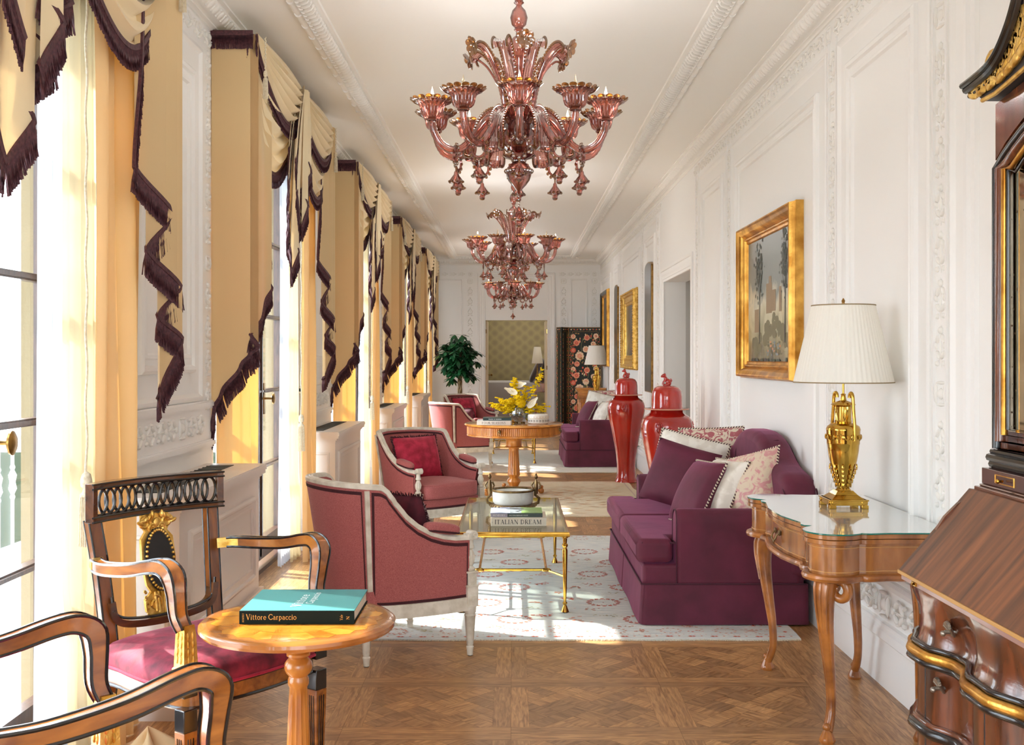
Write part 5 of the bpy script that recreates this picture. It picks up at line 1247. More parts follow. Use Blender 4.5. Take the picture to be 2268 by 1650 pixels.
def blossom(p, r):
    for k in range(5):
        q = Matrix.Rotation(rr.random() * 6, 3, 'Z') @ Matrix.Rotation(rr.random() * 3, 3, 'X')
        pt.ell(tuple(p + q @ Vector((r * .7, 0, 0))), (r * .8, r * .6, r * .25), 5, 3, q)
def spray(d, L, n, b=.019):
    d = Vector(d).normalized(); P = [Vector((0, 0, .05)) + d * L * k / 8 + Vector((0, 0, -.06 * (k / 8) ** 2 * (1 - d.z))) for k in range(9)]
    st.tube([tuple(p) for p in P], .0022, 5)
    for k in range(n): i = rr.uniform(2.5, 8); a = P[int(i)].lerp(P[min(8, int(i) + 1)], i % 1); q = a + Vector((rr.gauss(0, .016), rr.gauss(0, .016), rr.gauss(0, .016))); blossom(q, b * rr.uniform(.7, 1.2))
spray((.42, 0, .85), .60, 26); spray((.40, -.2, .8), .5, 16); spray((-.1, 0, 1), .42, 50); spray((-.2, -.1, 1), .38, 40); spray((-1, -.1, .62), .30, 56); spray((-.95, .1, .5), .33, 36); spray((-.6, -.3, .6), .28, 60); spray((-.4, -.3, .6), .26, 60)
spray((1, 0, .5), .33, 34); spray((.9, -.1, .75), .26, 20); spray((.5, -.3, .5), .22, 40); spray((0, -.4, .7), .24, 60); spray((.2, .2, .8), .36, 34); spray((.6, -.1, .05), .22, 16); spray((-.05, -.2, .9), .3, 46); spray((-.7, .2, .7), .3, 40)
st.obj('stems', gs, fb); pt.obj('small_blossoms', yl, fb, ang=0)
m = MB()
for c, r in (((.02, -.10, .20), .048), ((-.09, -.06, .22), .042)):
    for k in range(150):
        z = 1 - 2 * (k + .5) / 150; a = k * 2.39996; v = Vector((sqrt(1 - z * z) * cos(a), sqrt(1 - z * z) * sin(a), z)); m.tube([tuple(Vector(c) + v * r * .6), tuple(Vector(c) + v * r)], [.006, .003], 4)
m.obj('pincushion_bloom', yl, fb, ang=0)
for k, (c, rx, rz_, ry) in enumerate((((.13, -.12, .20), -.3, .5, .75), ((-.08, -.08, .33), .2, -.4, -1.15), ((.0, -.02, .40), 1.2, .4, 1.35))):
    m = MB(); m.M = TR(c[0], c[1], c[2], 0, pi / 2 + rx * .4, ry)
    m.grid(lambda u, v: (.034 * v * sin(2 * pi * u) * 1.0, .062 * v * cos(2 * pi * u) + (.03 * v if cos(2 * pi * u) > .9 else 0), .014 * v * v), 24, 5, cu=True)
    m.tube([(0, -.01, .004), (0, .02, .03)], .004, 6); m.obj('lily', wl, fb, ang=80)

# ------------------------------------------------------------------ pedestal table in front with the art book
PT = (-.658, 3.31)
t = thing('pedestal_table', 'small round honey-coloured pedestal table in the foreground with an inlaid star top', 'table', (PT[0], PT[1], 0))
inl = mat('satinwood_inlay', (190, 112, 28), .22, var=(216, 146, 52), vs=12, coat=.7); inl2 = mat('satinwood_inlay_dark', (178, 100, 26), .22, var=(206, 134, 46), vs=14, coat=.7)
m = MB(); m.lathe([(0, .668), (.27, .668), (.29, .672), (.2975, .682), (.2965, .692), (.288, .699), (.272, .70), (0, .70)], 72); m.obj('tabletop', wood('rim_veneer', (134, 76, 30), (196, 122, 54), 'x', 3, .22, .7, 3), t)
m = MB()
for k in range(24):
    a0, a1 = k * 2 * pi / 24, (k + 1) * 2 * pi / 24; m.mi = k % 2; am_ = (a0 + a1) / 2
    m.add([(0, 0, .7004), (.15 * cos(a0), .15 * sin(a0), .7004), (.245 * cos(am_), .245 * sin(am_), .7004), (.15 * cos(a1), .15 * sin(a1), .7004)], [(0, 1, 2, 3)])
    m.mi = 1 - k % 2; m.add([(.15 * cos(a0), .15 * sin(a0), .7004), (.245 * cos(am_ - pi / 12), .245 * sin(am_ - pi / 12), .7004), (.262 * cos(a0), .262 * sin(a0), .7004), (.245 * cos(am_), .245 * sin(am_), .7004)], [(0, 1, 2, 3)])
m.mi = 1; n_ = 72; m.add([(r * cos(i * 2 * pi / n_), r * sin(i * 2 * pi / n_), .7007) for r in (.172, .176) for i in range(n_)], [(i, (i + 1) % n_, n_ + (i + 1) % n_, n_ + i) for i in range(n_)])
m.obj('inlay', [inl, inl2], t, ang=0)
m = MB(); m.lathe([(.09, .668), (.075, .655), (.034, .65), (.031, .60), (.036, .595), (.036, .588), (.027, .582), (.034, .575), (.041, .565), (.043, .55), (.037, .535), (.028, .525), (.032, .515), (.032, .5), (.027, .49), (.029, .46), (.040, .2), (.06, .18), (.06, .14), (.04, .12), (.05, .1), (0, .1)], 40, fl=(14, .004, .2, .46)); m.obj('column', M['yewv'], t)
for k in range(3):
    a = radians(-90 + 120 * k + 20); m = MB(); m.tube(crom([(.03 * cos(a), .03 * sin(a), .14), (.13 * cos(a), .13 * sin(a), .15), (.22 * cos(a), .22 * sin(a), .06), (.27 * cos(a), .27 * sin(a), .018)], 4), [.035] * 4 + [.03] * 4 + [.024] * 4 + [.018], 8, flat=.7); m.obj('leg', M['yewv'], t)
teal = mat('teal_book_cloth', (66, 134, 132), .55, bump=.15, bs=300); tdk = mat('black_green_spine', (12, 24, 20), .7, spec=.15)
bk = thing('book', 'large teal art book with a black spine reading Vittore Carpaccio on the pedestal table', 'book', (-.648, 3.385, .701), 0)
L, D, H = .345, .30, .040
m = MB(); m.bb((-L / 2, -D / 2, H - .003), (L / 2, D / 2, H)); m.obj('front_cover', teal, bk, bevel=.001)
m = MB(); m.bb((-L / 2, -D / 2, 0), (L / 2, D / 2, .003)); m.bb((-L / 2, -D / 2 - .001, 0), (L / 2, -D / 2 + .004, H)); m.obj('spine', tdk, bk, bevel=.001)
m = MB(); m.bb((-L / 2 + .005, -D / 2 + .004, .003), (L / 2 - .005, D / 2 - .005, H - .003)); m.obj('pages', M['page'], bk, ang=0)
lettering('Vittore Carpaccio', .016, (-.152, -D / 2 - .0015, .014), (1, 0, 0), (0, 0, 1), gl, bk, 'spine_title', .152, .02)
lettering('Yale', .0085, (.138, -D / 2 - .0015, .012), (0, 0, 1), (-1, 0, 0), gl, bk, 'publisher', .017); lettering('N', .009, (.158, -D / 2 - .0015, .014), (0, 0, 1), (-1, 0, 0), gl, bk, 'publisher_mark', .011)
lettering('HUMFREY', .005, (-.158, -D / 2 - .0015, .006), (0, 0, 1), (-1, 0, 0), gl, bk, 'small_title', .027)
wi2 = mat('silver_ink', (232, 236, 236), .4)
lettering('Vittore', .03, (.0, -.10, H + .0004), (0, 1, 0), (-1, 0, 0), wi2, bk, 'cover_title', .17); lettering('Carpaccio', .022, (.03, -.06, H + .0004), (0, 1, 0), (-1, 0, 0), wi2, bk, 'cover_subtitle', .16)

# ------------------------------------------------------------------ black and gilt openwork armchairs (front of the chair towards local +x)
def make_klismos():
    t = thing('armchair', 'x', 'armchair')
    W_, E_ = M['parcel'], M['ebony']; dkw = wood('dark_crest_wood', (52, 28, 14), (110, 62, 28), 'y', 5, .25, .6, 4)
    stw = wood('brown_stile_wood', (84, 44, 20), (150, 86, 36), 'z', 5, .25, .6, 4)
    def cx(y): return -.335 + .055 * (y / .29) ** 2
    # crest: frame and interlaced rings
    m = MB(); z0, z1 = .935, 1.07
    def curve(y0, y1, z, off, n=14): return [(cx(lerp(y0, y1, i / n)) + off, lerp(y0, y1, i / n), z) for i in range(n + 1)]
    for z, h in ((z0 + .009, .018), (z1 - .009, .018)): m.sweep([(-.016, -h / 2), (.016, -h / 2), (.016, h / 2), (-.016, h / 2)], curve(-.275, .275, z, 0), (0, 0, 1))
    for y in (-.266, .266): m.box((cx(y), y, (z0 + z1) / 2), (.034, .024, z1 - z0), .38 * (1 if y < 0 else -1))
    cr = m.obj('crest_rail', dkw, t, bevel=.002)
    m = MB()
    for z in (z0 + .003, z0 + .019, z1 - .019, z1 - .003):
        for off in (-.018, .018): m.tube(curve(-.274, .274, z, off), .0038, 6)
    for k in range(15):
        yc = -.228 + k * .456 / 14; r = .0375
        m.tube([(cx(yc + .0 * a) + .002 * (1 if k % 2 else -1), yc + .031 * cos(a), (z0 + z1) / 2 + .047 * sin(a)) for a in [j * pi / 9 for j in range(18)]], .0052, 6, closed=True)
    m.obj('openwork_rings', E_, cr)
    # stiles, from the back legs to the crest
    for s in (-1, 1):
        P = crom([(-.37, s * .235, 0), (-.31, s * .225, .15), (-.265, s * .22, .35), (-.25, s * .22, .46), (-.262, s * .222, .58), (-.29, s * .232, .78), (-.318, s * .245, .94)], 4)
        m = MB(); m.sweep([(-.024, -.015), (.024, -.015), (.024, .015), (-.024, .015)], P, (1, 0, 0), [1.0] * len(P)); m.obj('back_leg', stw, t, bevel=.002)
        m = MB()
        for off in (-.015, .015):
            for q in (-.023, .023): m.tube([(p.x + off, p.y + q, p.z) for p in P], .0036, 6)
        m.obj('ebonised_line', E_, t)
    # splat with oval and gilt carving, bottom rail
    SX_ = -.285
    m = MB(); P = [(-.262, -.215, .66), (-.258, -.20, .60), (-.255, -.14, .575), (-.255, 0, .565), (-.255, .14, .575), (-.258, .20, .60), (-.262, .215, .66)]
    C_ = crom(P, 5); m.sweep([(-.012, -.02), (.012, -.02), (.012, .02), (-.012, .02)], C_, (1, 0, 0)); m.obj('lower_back_rail', dkw, t)
    m = MB(); m.tube([(p.x + .014, p.y, p.z + .02) for p in C_], .005, 6); m.obj('ebonised_line', E_, t)
    def sx(z): return lerp(-.258, -.318, (z - .58) / .36)
    def oval(mb, ry, rz, off, th): 
        zc = .775; n = 28; mb.add([(sx(zc + rz * sin(a)) + o, ry * cos(a), zc + rz * sin(a)) for o in (off, off + th) for a in [i * 2 * pi / n for i in range(n)]], [tuple(range(n)), tuple(range(n, 2 * n))] + [(i, (i + 1) % n, n + (i + 1) % n, n + i) for i in range(n)])
    m = MB(); oval(m, .062, .112, -.01, .022); m.obj('oval_panel', M['black'], t, ang=30)
    m = MB(); n = 38
    for i in range(n): a = i * 2 * pi / n; z = .775 + .104 * sin(a); m.ell((sx(z) + .013, .055 * cos(a), z), (.006, .0058, .0058), 7, 5)
    sp = m.obj('gilt_beading', M['goldleaf'], t)
    m = MB(); D_ = M['ebony']
    for s in (-1, 1):   # top scrolls
        for (y, z, r) in ((.045, .905, .024), (.018, .885, .018)):
            m.tube([(sx(z) + .004, s * y + r * (1 - k / 22) * cos(k * .55), z + r * (1 - k / 22) * sin(k * .55)) for k in range(16)], .007, 6)
        for k in range(5): m.ell((sx(.87) + .006, s * (.02 + .012 * k), .935 - .007 * k), (.008, .008, .016), 6, 4, Matrix.Rotation(s * .5 * k, 3, 'X'))
        # lower volutes and flutes
        m.tube([(sx(.63) + .004, s * (.034 + .026 * (1 - k / 20) * cos(k * .5 + 1.5)), .625 + .03 * (1 - k / 20) * sin(k * .5 + 1.5)) for k in range(18)], .0065, 6)
        for k in range(3): m.tube([(sx(.60) + .006, s * (.006 + .012 * k), .585 + .006 * k), (sx(.66) + .006, s * (.005 + .014 * k), .665)], .0055, 6)
        for k in range(5): m.ell((sx(.64) + .006, s * (.058 + .004 * k), .59 + .02 * k), (.005, .010, .006), 6, 4, Matrix.Rotation(s * .9, 3, 'X'))
    m.ell((sx(.9) + .008, 0, .905), (.008, .014, .018), 10, 6); m.obj('gilt_carving', M['goldleaf'], t)
    m = MB(); yz = [(-.055, .94), (-.06, .90), (-.045, .875), (-.066, .85), (-.07, .775), (-.06, .69), (-.045, .665), (-.072, .64), (-.07, .60), (-.05, .58)]
    yz = yz + [(-a, b) for a, b in reversed(yz)]; n = len(yz)
    m.add([(sx(z) + o, y, z) for o in (-.008, .004) for y, z in yz], [tuple(range(n)), tuple(range(n, 2 * n))] + [(i, (i + 1) % n, n + (i + 1) % n, n + i) for i in range(n)]); m.obj('splat', M['goldleaf'], t, ang=30)
    # seat
    def sr(y): return y
    out = crom([(.235, -.262), (.262, -.14), (.272, 0), (.262, .14), (.235, .262), (.08, .283), (-.12, .262), (-.245, .232), (-.262, 0), (-.245, -.232), (-.12, -.262), (.08, -.283)], 4, True)
    O2 = [(p[0], p[1]) for p in [(q.x, q.y) for q in [Vector((a.x, a.y, 0)) if len(a) > 2 else Vector((a.x, a.y, 0)) for a in out]]]
    m = MB(); m.prism(O2, .405, .462); m.obj('seat_rail', W_, t, ang=30)
    m = MB()
    for z in (.405, .460): m.tube([(x * 1.004, y * 1.004, z) for x, y in O2], .006, 6, closed=True)
    m.obj('ebonised_line', E_, t)
    m = MB(); n = len(O2)
    for j in range(9):
        v = j / 8; k = 1.03 if j < 3 else 1.03 * max(0, cos((v - .25) / .75 * pi / 2)) ** .55 if v < .999 else .0
        z = .462 + .095 * sin(min(1, v * 1.0) * pi / 2) + (0 if j else 0)
        m.v += [(x * k * (1 + .015 * (j in (1, 2))), y * k * (1 + .015 * (j in (1, 2))), z + (.0 if j else 0)) for x, y in O2]
    for j in range(8): m.f += [(j * n + i, j * n + (i + 1) % n, (j + 1) * n + (i + 1) % n, (j + 1) * n + i) for i in range(n)]
    m.m = [0] * len(m.f); se = m.obj('seat', M['velvet_seat'], t, ang=80)
    m = MB(); m.tube([(x * 1.04, y * 1.04, .466) for x, y in O2], .0055, 6, closed=True); m.obj('gimp', M['velvet_red'], se)
    # arms, carved posts and front legs
    for s in (-1, 1):
        C1 = crom([(-.275, s * .25, .80), (-.22, s * .29, .805), (-.12, s * .318, .808), (.02, s * .322, .822), (.13, s * .318, .845), (.185, s * .312, .848), (.222, s * .306, .825), (.228, s * .298, .775), (.225, s * .288, .70), (.24, s * .278, .655)], 5)
        m = MB(); ks = [interp([(0, .8), (.5, 1), (.68, 1.25), (.8, 1.0), (1, .85)], i / (len(C1) - 1)) for i in range(len(C1))]
        m.sweep([(-.020, -.020), (.020, -.020), (.020, .020), (-.020, .020)], C1, (0, 1, 0.0), [(k, k) for k in ks]); ar = m.obj('arm', W_, t, bevel=.004, ang=50)
        m = MB(); F = m.frames(C1, (0, 1, 0))
        for (da, db) in ((-1, -1), (1, -1), (1, 1), (-1, 1)): m.tube([tuple(p + a * .0195 * da * ks[i] + b * .0195 * db * ks[i]) for i, (p, a, b) in enumerate(F)][3:], .0046, 6)
        m.obj('ebonised_line', E_, ar)
        m = MB(); m.sweep([(-.021, -.021), (.021, -.021), (.021, .021), (-.021, .021)], C1[:7], (0, 1, 0), [.86] * 7)
        for k in range(6): m.ell(tuple(C1[k] + Vector((0, s * .019, 0))), (.012, .004, .016), 6, 4)
        m.obj('gilt_leaf', M['goldleaf'], ar)
        x, y = .242, s * .272
        m = MB(); m.add([(x + a * k, y + b * k, z) for z, k in ((.50, .028), (.535, .030), (.54, .026), (.64, .022), (.67, .018)) for a, b in ((-1, -1), (1, -1), (1, 1), (-1, 1))], [(j * 4 + i, j * 4 + (i + 1) % 4, (j + 1) * 4 + (i + 1) % 4, (j + 1) * 4 + i) for j in range(4) for i in range(4)] + [(0, 1, 2, 3), (16, 17, 18, 19)])
        for (nx, ny) in ((1, 0), (-1, 0), (0, 1), (0, -1)):
            for k in range(4):
                for q in (-1, 1):
                    w_ = .009; z = .565 + k * .024; m.ell((x + nx * (.0255 - .0012 * k) + (q * w_ if nx == 0 else 0), y + ny * (.0255 - .0012 * k) + (q * w_ if ny == 0 else 0), z), (.004 if nx else .005, .004 if ny else .005, .013), 6, 4)
            for q in (-.013, 0, .013): m.ell((x + nx * .029 + (q if nx == 0 else 0), y + ny * .029 + (q if ny == 0 else 0), .518), (.004 if nx else .005, .004 if ny else .005, .014), 6, 4)
        m.obj('gilt_post', M['goldleaf'], t, ang=30)
        m = MB(); m.box((x, y, .475), (.052, .052, .055)); m.box((x, y, .375), (.05, .05, .07)); m.obj('ebonised_block', E_, t, bevel=.003)
        m = MB(); m.add([(x + a * k, y + b * k, z) for z, k in ((0, .013), (.02, .016), (.34, .025)) for a, b in ((-1, -1), (1, -1), (1, 1), (-1, 1))], [(j * 4 + i, j * 4 + (i + 1) % 4, (j + 1) * 4 + (i + 1) % 4, (j + 1) * 4 + i) for j in range(2) for i in range(4)] + [(0, 1, 2, 3), (8, 9, 10, 11)])
        lg = m.obj('front_leg', W_, t, bevel=.002); m = MB()
        for (nx, ny) in ((1, 0), (-1, 0), (0, 1), (0, -1)):
            for q in (-.010, 0, .010): m.tube([(x + nx * .0175 + (q * .7 if nx == 0 else 0), y + ny * .0175 + (q * .7 if ny == 0 else 0), .03), (x + nx * .0245 + (q if nx == 0 else 0), y + ny * .0245 + (q if ny == 0 else 0), .32)], .0022, 5)
        m.obj('flute', E_, lg)
    return t
kl = make_klismos(); kl.location = (-1.046, 3.717, 0); kl.rotation_euler.z = radians(-37)
tag(kl, 'black and gilt armchair with an openwork crest and wine velvet seat behind the pedestal table', None, 'black and gilt armchairs')
dup(kl, (-.99, 2.30, 0), radians(44), 'second black and gilt armchair, cut off by the bottom left corner of the photo')

# ------------------------------------------------------------------ walnut console with a glass top
t = thing('console_table', 'walnut card table with lobed corners, cabriole legs and a glass top below the painting', 'table', (1.13, 4.70, 0))
def half():
    P = [(.575, .58), (.42, .572), (.30, .572), (.235, .585), (.215, .58)]
    P += [(.118 + .115 * cos(radians(a)), .50 + .112 * sin(radians(a))) for a in range(42, 246, 12)]
    P += [(.068, .385), (.04, .375), (.032, .35), (.045, .30), (.030, .22), (.012, .12), (.008, .0)]
    return P
H_ = half(); OUT = H_ + [(x, -y) for x, y in reversed(H_[:-1])]
def off(P, d):
    n = len(P); out = []
    for i in range(n):
        a, b, c = Vector(P[i - 1]), Vector(P[i]), Vector(P[(i + 1) % n]); t1, t2 = (b - a).normalized(), (c - b).normalized()
        nn = Vector((t1.y + t2.y, -(t1.x + t2.x))); nn = nn.normalized() if nn.length > 1e-6 else nn; out.append((b.x - nn.x * d, b.y - nn.y * d))
    return out
sgn = 1 if sum(OUT[i - 1][0] * OUT[i][1] - OUT[i][0] * OUT[i - 1][1] for i in range(len(OUT))) > 0 else -1
def O_(d): return [(min(x, .585), y) for x, y in off(OUT, -d * sgn)]
m = MB(); m.prism(O_(.002), .824, .8295); g = m.obj('glass_top', mat('clear_glass_sheet', (190, 196, 192), .02, coat=1.0, spec=.9), t, ang=30)
g.data.materials.append(M['gedge'])
for p in g.data.polygons:
    if abs(p.normal.z) < .5: p.material_index = 1
m = MB(); m.prism(O_(0), .806, .8235); m.obj('upper_leaf', M['walnut'], t, ang=30, bevel=.002)
m = MB(); m.prism(O_(-.001), .786, .804); m.obj('lower_leaf', M['walnut'], t, ang=30, bevel=.002)
m = MB(); m.prism(O_(-.02), .665, .786); ap = m.obj('apron', M['walnut'], t, ang=30)
m = MB()
for z in (.772, .68): m.tube([(x, y, z) for x, y in O_(-.0195)], .0014, 5, closed=True)
m.obj('stringing', mat('boxwood_line', (214, 160, 92), .4), ap)
m = MB(); PP = O_(-.006); m.tube([(x, y, .655) for x, y in PP], .014, 8, closed=True); m.prism(O_(-.015), .648, .664); m.obj('base_moulding', M['walnut_leg'], t, ang=40)
m = MB(); m.tube([(.026, -.035, .74), (.012, -.035, .735), (.004, -.03, .715), (.006, 0, .70), (.004, .03, .715), (.012, .035, .735), (.026, .035, .74)], .004, 6)
for y in (-.035, .035): m.ell((.022, y, .742), (.006, .014, .014), 8, 6)
m.ell((.006, 0, .70), (.005, .008, .01), 8, 6); m.obj('drawer_handle', M['bronze'], ap)
def cab(x, y, dx, dy, ks=(1,)):
    d = Vector((dx, dy, 0)).normalized(); s_ = Vector((-d.y, d.x, 0)); m = MB()
    K = [(.0, .655, .042), (.018, .61, .044), (.026, .55, .037), (.018, .46, .030), (-.002, .34, .0235), (-.022, .22, .0185), (-.026, .13, .0165), (-.012, .075, .018), (.004, .045, .02)]
    C_ = crom([tuple(Vector((x, y, 0)) + d * a + Vector((0, 0, z))) for a, z, r in K], 4); rs = []
    for i in range(len(C_)): q = i / 4; k = min(len(K) - 2, int(q)); rs.append(lerp(K[k][2], K[k + 1][2], q - k))
    m.tube(C_, rs, 14); leg = m.obj('leg', M['walnut_leg'], t)
    m = MB(); p0 = Vector((x, y, 0))
    m.lathe([(.012, .05), (.02, .04), (.028, .022), (.033, .01), (.028, .0), (0, 0)], 24, tuple(p0 + d * .008), fl=(9, .005, .005, .045)); m.ell(tuple(p0 + d * .012 + Vector((0, 0, .062))), (.017, .017, .015), 10, 6); m.obj('foot', M['walnut_leg'], leg)
    m = MB()
    for k in ks:      # scroll under the apron, either side of the knee
        c = p0 + s_ * k * .050 + d * .006 + Vector((0, 0, .596)); sp = [c + s_ * k * .048 * (1 - j / 30) * cos(1.9 - j * .27) + Vector((0, 0, .048 * (1 - j / 30) * sin(1.9 - j * .27))) for j in range(25)]
        m.tube([tuple(q) for q in sp], [.021 - .0003 * j for j in range(25)], 10)
    for k in (-1, 0, 1):
        C2 = [C_[j] + d * (rs[j] * .9) + s_ * k * rs[j] * .55 for j in range(1, 14)]; m.tube([tuple(q) for q in C2], [.010 - .0005 * j for j in range(13)], 6)
    for k in (-1, 1):
        C2 = [C_[j] + d * (rs[j] * .55) + s_ * k * rs[j] * .8 for j in range(8, 30)]; m.tube([tuple(q) for q in C2], .0035, 5)
    m.obj('carving', M['walnut_leg'], leg)
cab(.10, -.49, -1, -1); cab(.10, .49, -1, 1, (-1,)); cab(.47, -.47, -.2, -1); cab(.47, .34, -.2, 1)

# ------------------------------------------------------------------ brass urn lamps
def make_lamp():
    t = thing('table_lamp', 'x', 'lamp')
    m = MB(); q = .083
    for sx_ in (-1, 1):
        for sy_ in (-1, 1): m.box((sx_ * q * .86, sy_ * q * .86, .008), (.03, .03, .016)); 
    m.bb((-q, -q, .014), (q, q, .04)); m.bb((-q - .005, -q - .005, .034), (q + .005, q + .005, .04))
    for (a, z0, b, z1) in ((.072, .04, .05, .058), (.05, .058, .034, .075)):
        m.add([(x * r, y * r, z) for z, r in ((z0, a), (z1, b)) for x, y in ((-1, -1), (1, -1), (1, 1), (-1, 1))], [(i, (i + 1) % 4, 4 + (i + 1) % 4, 4 + i) for i in range(4)] + [(4, 5, 6, 7)])
    for sx_ in (-1, 1):
        for sy_ in (-1, 1):
            m.tube([(sx_ * .066, sy_ * (q - .001), .027), (sx_ * .066, sy_ * (q + .004), .027)], .010, 10); m.tube([(sx_ * (q - .001), sy_ * .066, .027), (sx_ * (q + .004), sy_ * .066, .027)], .010, 10)
    m.obj('plinth', M['brass'], t, bevel=.0015)
    m = MB(); m.lathe([(.034, .075), (.028, .085), (.03, .10), (.036, .12), (.048, .16), (.060, .21), (.067, .25), (.070, .28), (.072, .283), (.072, .29), (.073, .30), (.074, .34), (.075, .345), (.075, .35), (.07, .362), (.055, .372), (.036, .378), (.038, .384), (.036, .39), (.036, .45), (.044, .455), (.055, .458), (.05, .464), (.03, .472), (.014, .478), (.01, .5), (.012, .505), (.005, .51), (.005, .62)], 40, fl=(18, .003, .39, .45)); ur = m.obj('urn', M['brass'], t)
    m = MB()
    for k in range(12):
        a = k * pi / 6; c = Vector((.076 * cos(a), .076 * sin(a), .315)); Q = Matrix.Rotation(a, 3, 'Z')
        m.tube([tuple(c + Q @ Vector((-.002, .016 * (1 - j / 16) * cos(j * .6 + k % 2 * pi), .016 * (1 - j / 16) * sin(j * .6 + k % 2 * pi)))) for j in range(13)], .0028, 5); m.ell(tuple(c + Q @ Vector((-.001, .018, 0))), (.004, .007, .012), 6, 4, Q)
    for k in range(10):
        a = k * pi / 5; Q = Matrix.Rotation(a, 3, 'Z')
        for j in range(5): r = .033 + .0065 * j; z = .10 + .02 * j; m.ell((r * cos(a) * 1.03, r * sin(a) * 1.03, z), (.004, .010 - .001 * j, .014), 6, 4, Q)
    m.obj('repousse_ornament', M['brass'], ur)
    for s in (-1, 1):
        a = radians(-66 + 180 * (s > 0)); P = [(.074, .30), (.074, .36), (.066, .44), (.062, .495), (.052, .512), (.042, .505), (.040, .49)]
        m = MB(); m.sweep([(-.009, -.006), (.009, -.006), (.009, .006), (-.009, .006)], crom([(r * cos(a), r * sin(a), z) for r, z in P], 5), (-sin(a), cos(a), 0)) if False else m.tube(crom([(r * cos(a), r * sin(a), z) for r, z in P], 5), .0075, 10); m.obj('handle', M['brass'], t)
    m = MB(); n = 120; R0, R1 = .218, .138; z0, z1 = .560, .905
    def fn(u, v): k = 1 + .006 * (1 if int(round(u * n)) % 2 else -1); r = lerp(R0, R1, v) * k; return (r * cos(2 * pi * u), r * sin(2 * pi * u), lerp(z0, z1, v))
    m.grid(fn, n, 3, cu=True); sh = m.obj('lamp_shade', M['shade'], t, ang=0)
    m = MB()
    for r, z in ((R0, z0), (R1, z1)): m.tube([(r * 1.004 * cos(k * pi / 36), r * 1.004 * sin(k * pi / 36), z) for k in range(72)], .003, 6, closed=True)
    m.obj('shade_binding', mat('taupe_binding', (150, 130, 96), .7), sh)
    m = MB(); m.tube([(0, 0, .60), (0, 0, .91)], .003, 6); m.lathe([(.004, .905), (.008, .91), (.006, .92), (.009, .925), (.002, .938)], 10)
    for k in range(3): a = k * 2.094; m.tube([(0, 0, .895), (R1 * cos(a), R1 * sin(a), z1)], .002, 5)
    m.obj('finial', M['oldbrass'], t); return t
lp = make_lamp(); lp.location = (1.488, 4.86, .8295); tag(lp, 'brass urn lamp with a pleated ivory shade on the walnut card table', None, 'brass urn lamps with ivory shades')
dup(lp, (1.50, 19.35, .812), 0, 'distant brass urn lamp with ivory shade in front of the floral screen')
# ------------------------------------------------------------------ slant-front bureau with mirrored upper part
YD, YN = 3.20, 2.06
t = thing('bureau', 'dark rosewood slant-front bureau cabinet with gilt wavy moulding and mirror at the right edge', 'bureau', (1.435, 2.63, 0))
bx_, by_ = 1.45, 2.63
def front(off, amp=1.0):
    # plan outline (x,y) of the lower case: wavy front, canted far and near corners
    h = (YD - YN) / 2; P = [(.25, h + off * .5), (-.16, h + off), (-.20, h + off * .9), (-.245, h - .035 + off * .5)]
    ys = [h - .06 - i * (2 * h - .12) / 36 for i in range(37)]
    for y in ys:
        q = abs(y) / h; w = interp([(0, -.02), (.12, -.022), (.2, .0), (.28, .022), (.42, .024), (.5, .0), (.56, -.022), (.74, -.026), (.82, -.004), (.88, .012), (1, .012)], q)
        P.append((-.265 + w * amp - off, y))
    P += [(-.245, -h + .035 - off * .5), (-.20, -h - off * .9), (-.16, -h - off), (.25, -h - off * .5)]
    return P
def loft(mb, lev):
    n = len(lev[0][0]); mb.add([(x, y, z) for P, z in lev for x, y in P], [(j * n + i, j * n + (i + 1) % n, (j + 1) * n + (i + 1) % n, (j + 1) * n + i) for j in range(len(lev) - 1) for i in range(n)] + [tuple(range(n)), tuple((len(lev) - 1) * n + i for i in range(n))])
m = MB(); loft(m, [(front(0), .12), (front(0), .66)]); body = m.obj('drawer_case', M['rosew'], t, ang=40)
m = MB(); loft(m, [(front(.02), 0), (front(.04), .08), (front(.02), .12)]); m.obj('plinth', M['ebony'], t, ang=40)
m = MB(); loft(m, [(front(.008), .70), (front(-.004), .715), (front(-.008, .9), .75), (front(0, .6), .79), (front(.012, .25), .83), (front(.014, .1), .845)]); fz = m.obj('frieze_drawer', M['rosew'], t, ang=50)
def moulding(nm, mt, z, r, off, parent=t, sq=1.0):
    m = MB(); P = front(off); m.tube([(x, y, z) for x, y in P[1:-1]], r, 10, flat=sq); return m.obj(nm, mt, parent, ang=60)
g_ = moulding('gilt_moulding', M['gold'], .682, .015, .018); moulding('ebonised_bead', M['ebony'], .662, .010, .022, g_); moulding('ebonised_bead', M['ebony'], .704, .008, .012, g_)
moulding('wavy_moulding', M['ebony'], .472, .016, .012); moulding('ebonised_bead', M['rosew'], .49, .009, .006); moulding('wavy_moulding', M['ebony'], .28, .016, .012)
P = front(.0)
for i in (9, 22, 35):
    m = MB(); x, y = P[i]; m.tube([(x, y, .13), (x, y, .655)], .0025, 6); m.obj('drawer_joint', M['ebony'], body)
pk = mat('pale_rosewood_band', (150, 112, 104), .35, coat=.5)
m = MB(); m.bb((-.285, -.565, .845), (.25, .565, .862)); m.obj('lower_band', pk, t, bevel=.001)
kn = mat('silvered_knob', (150, 140, 128), .35, .8)
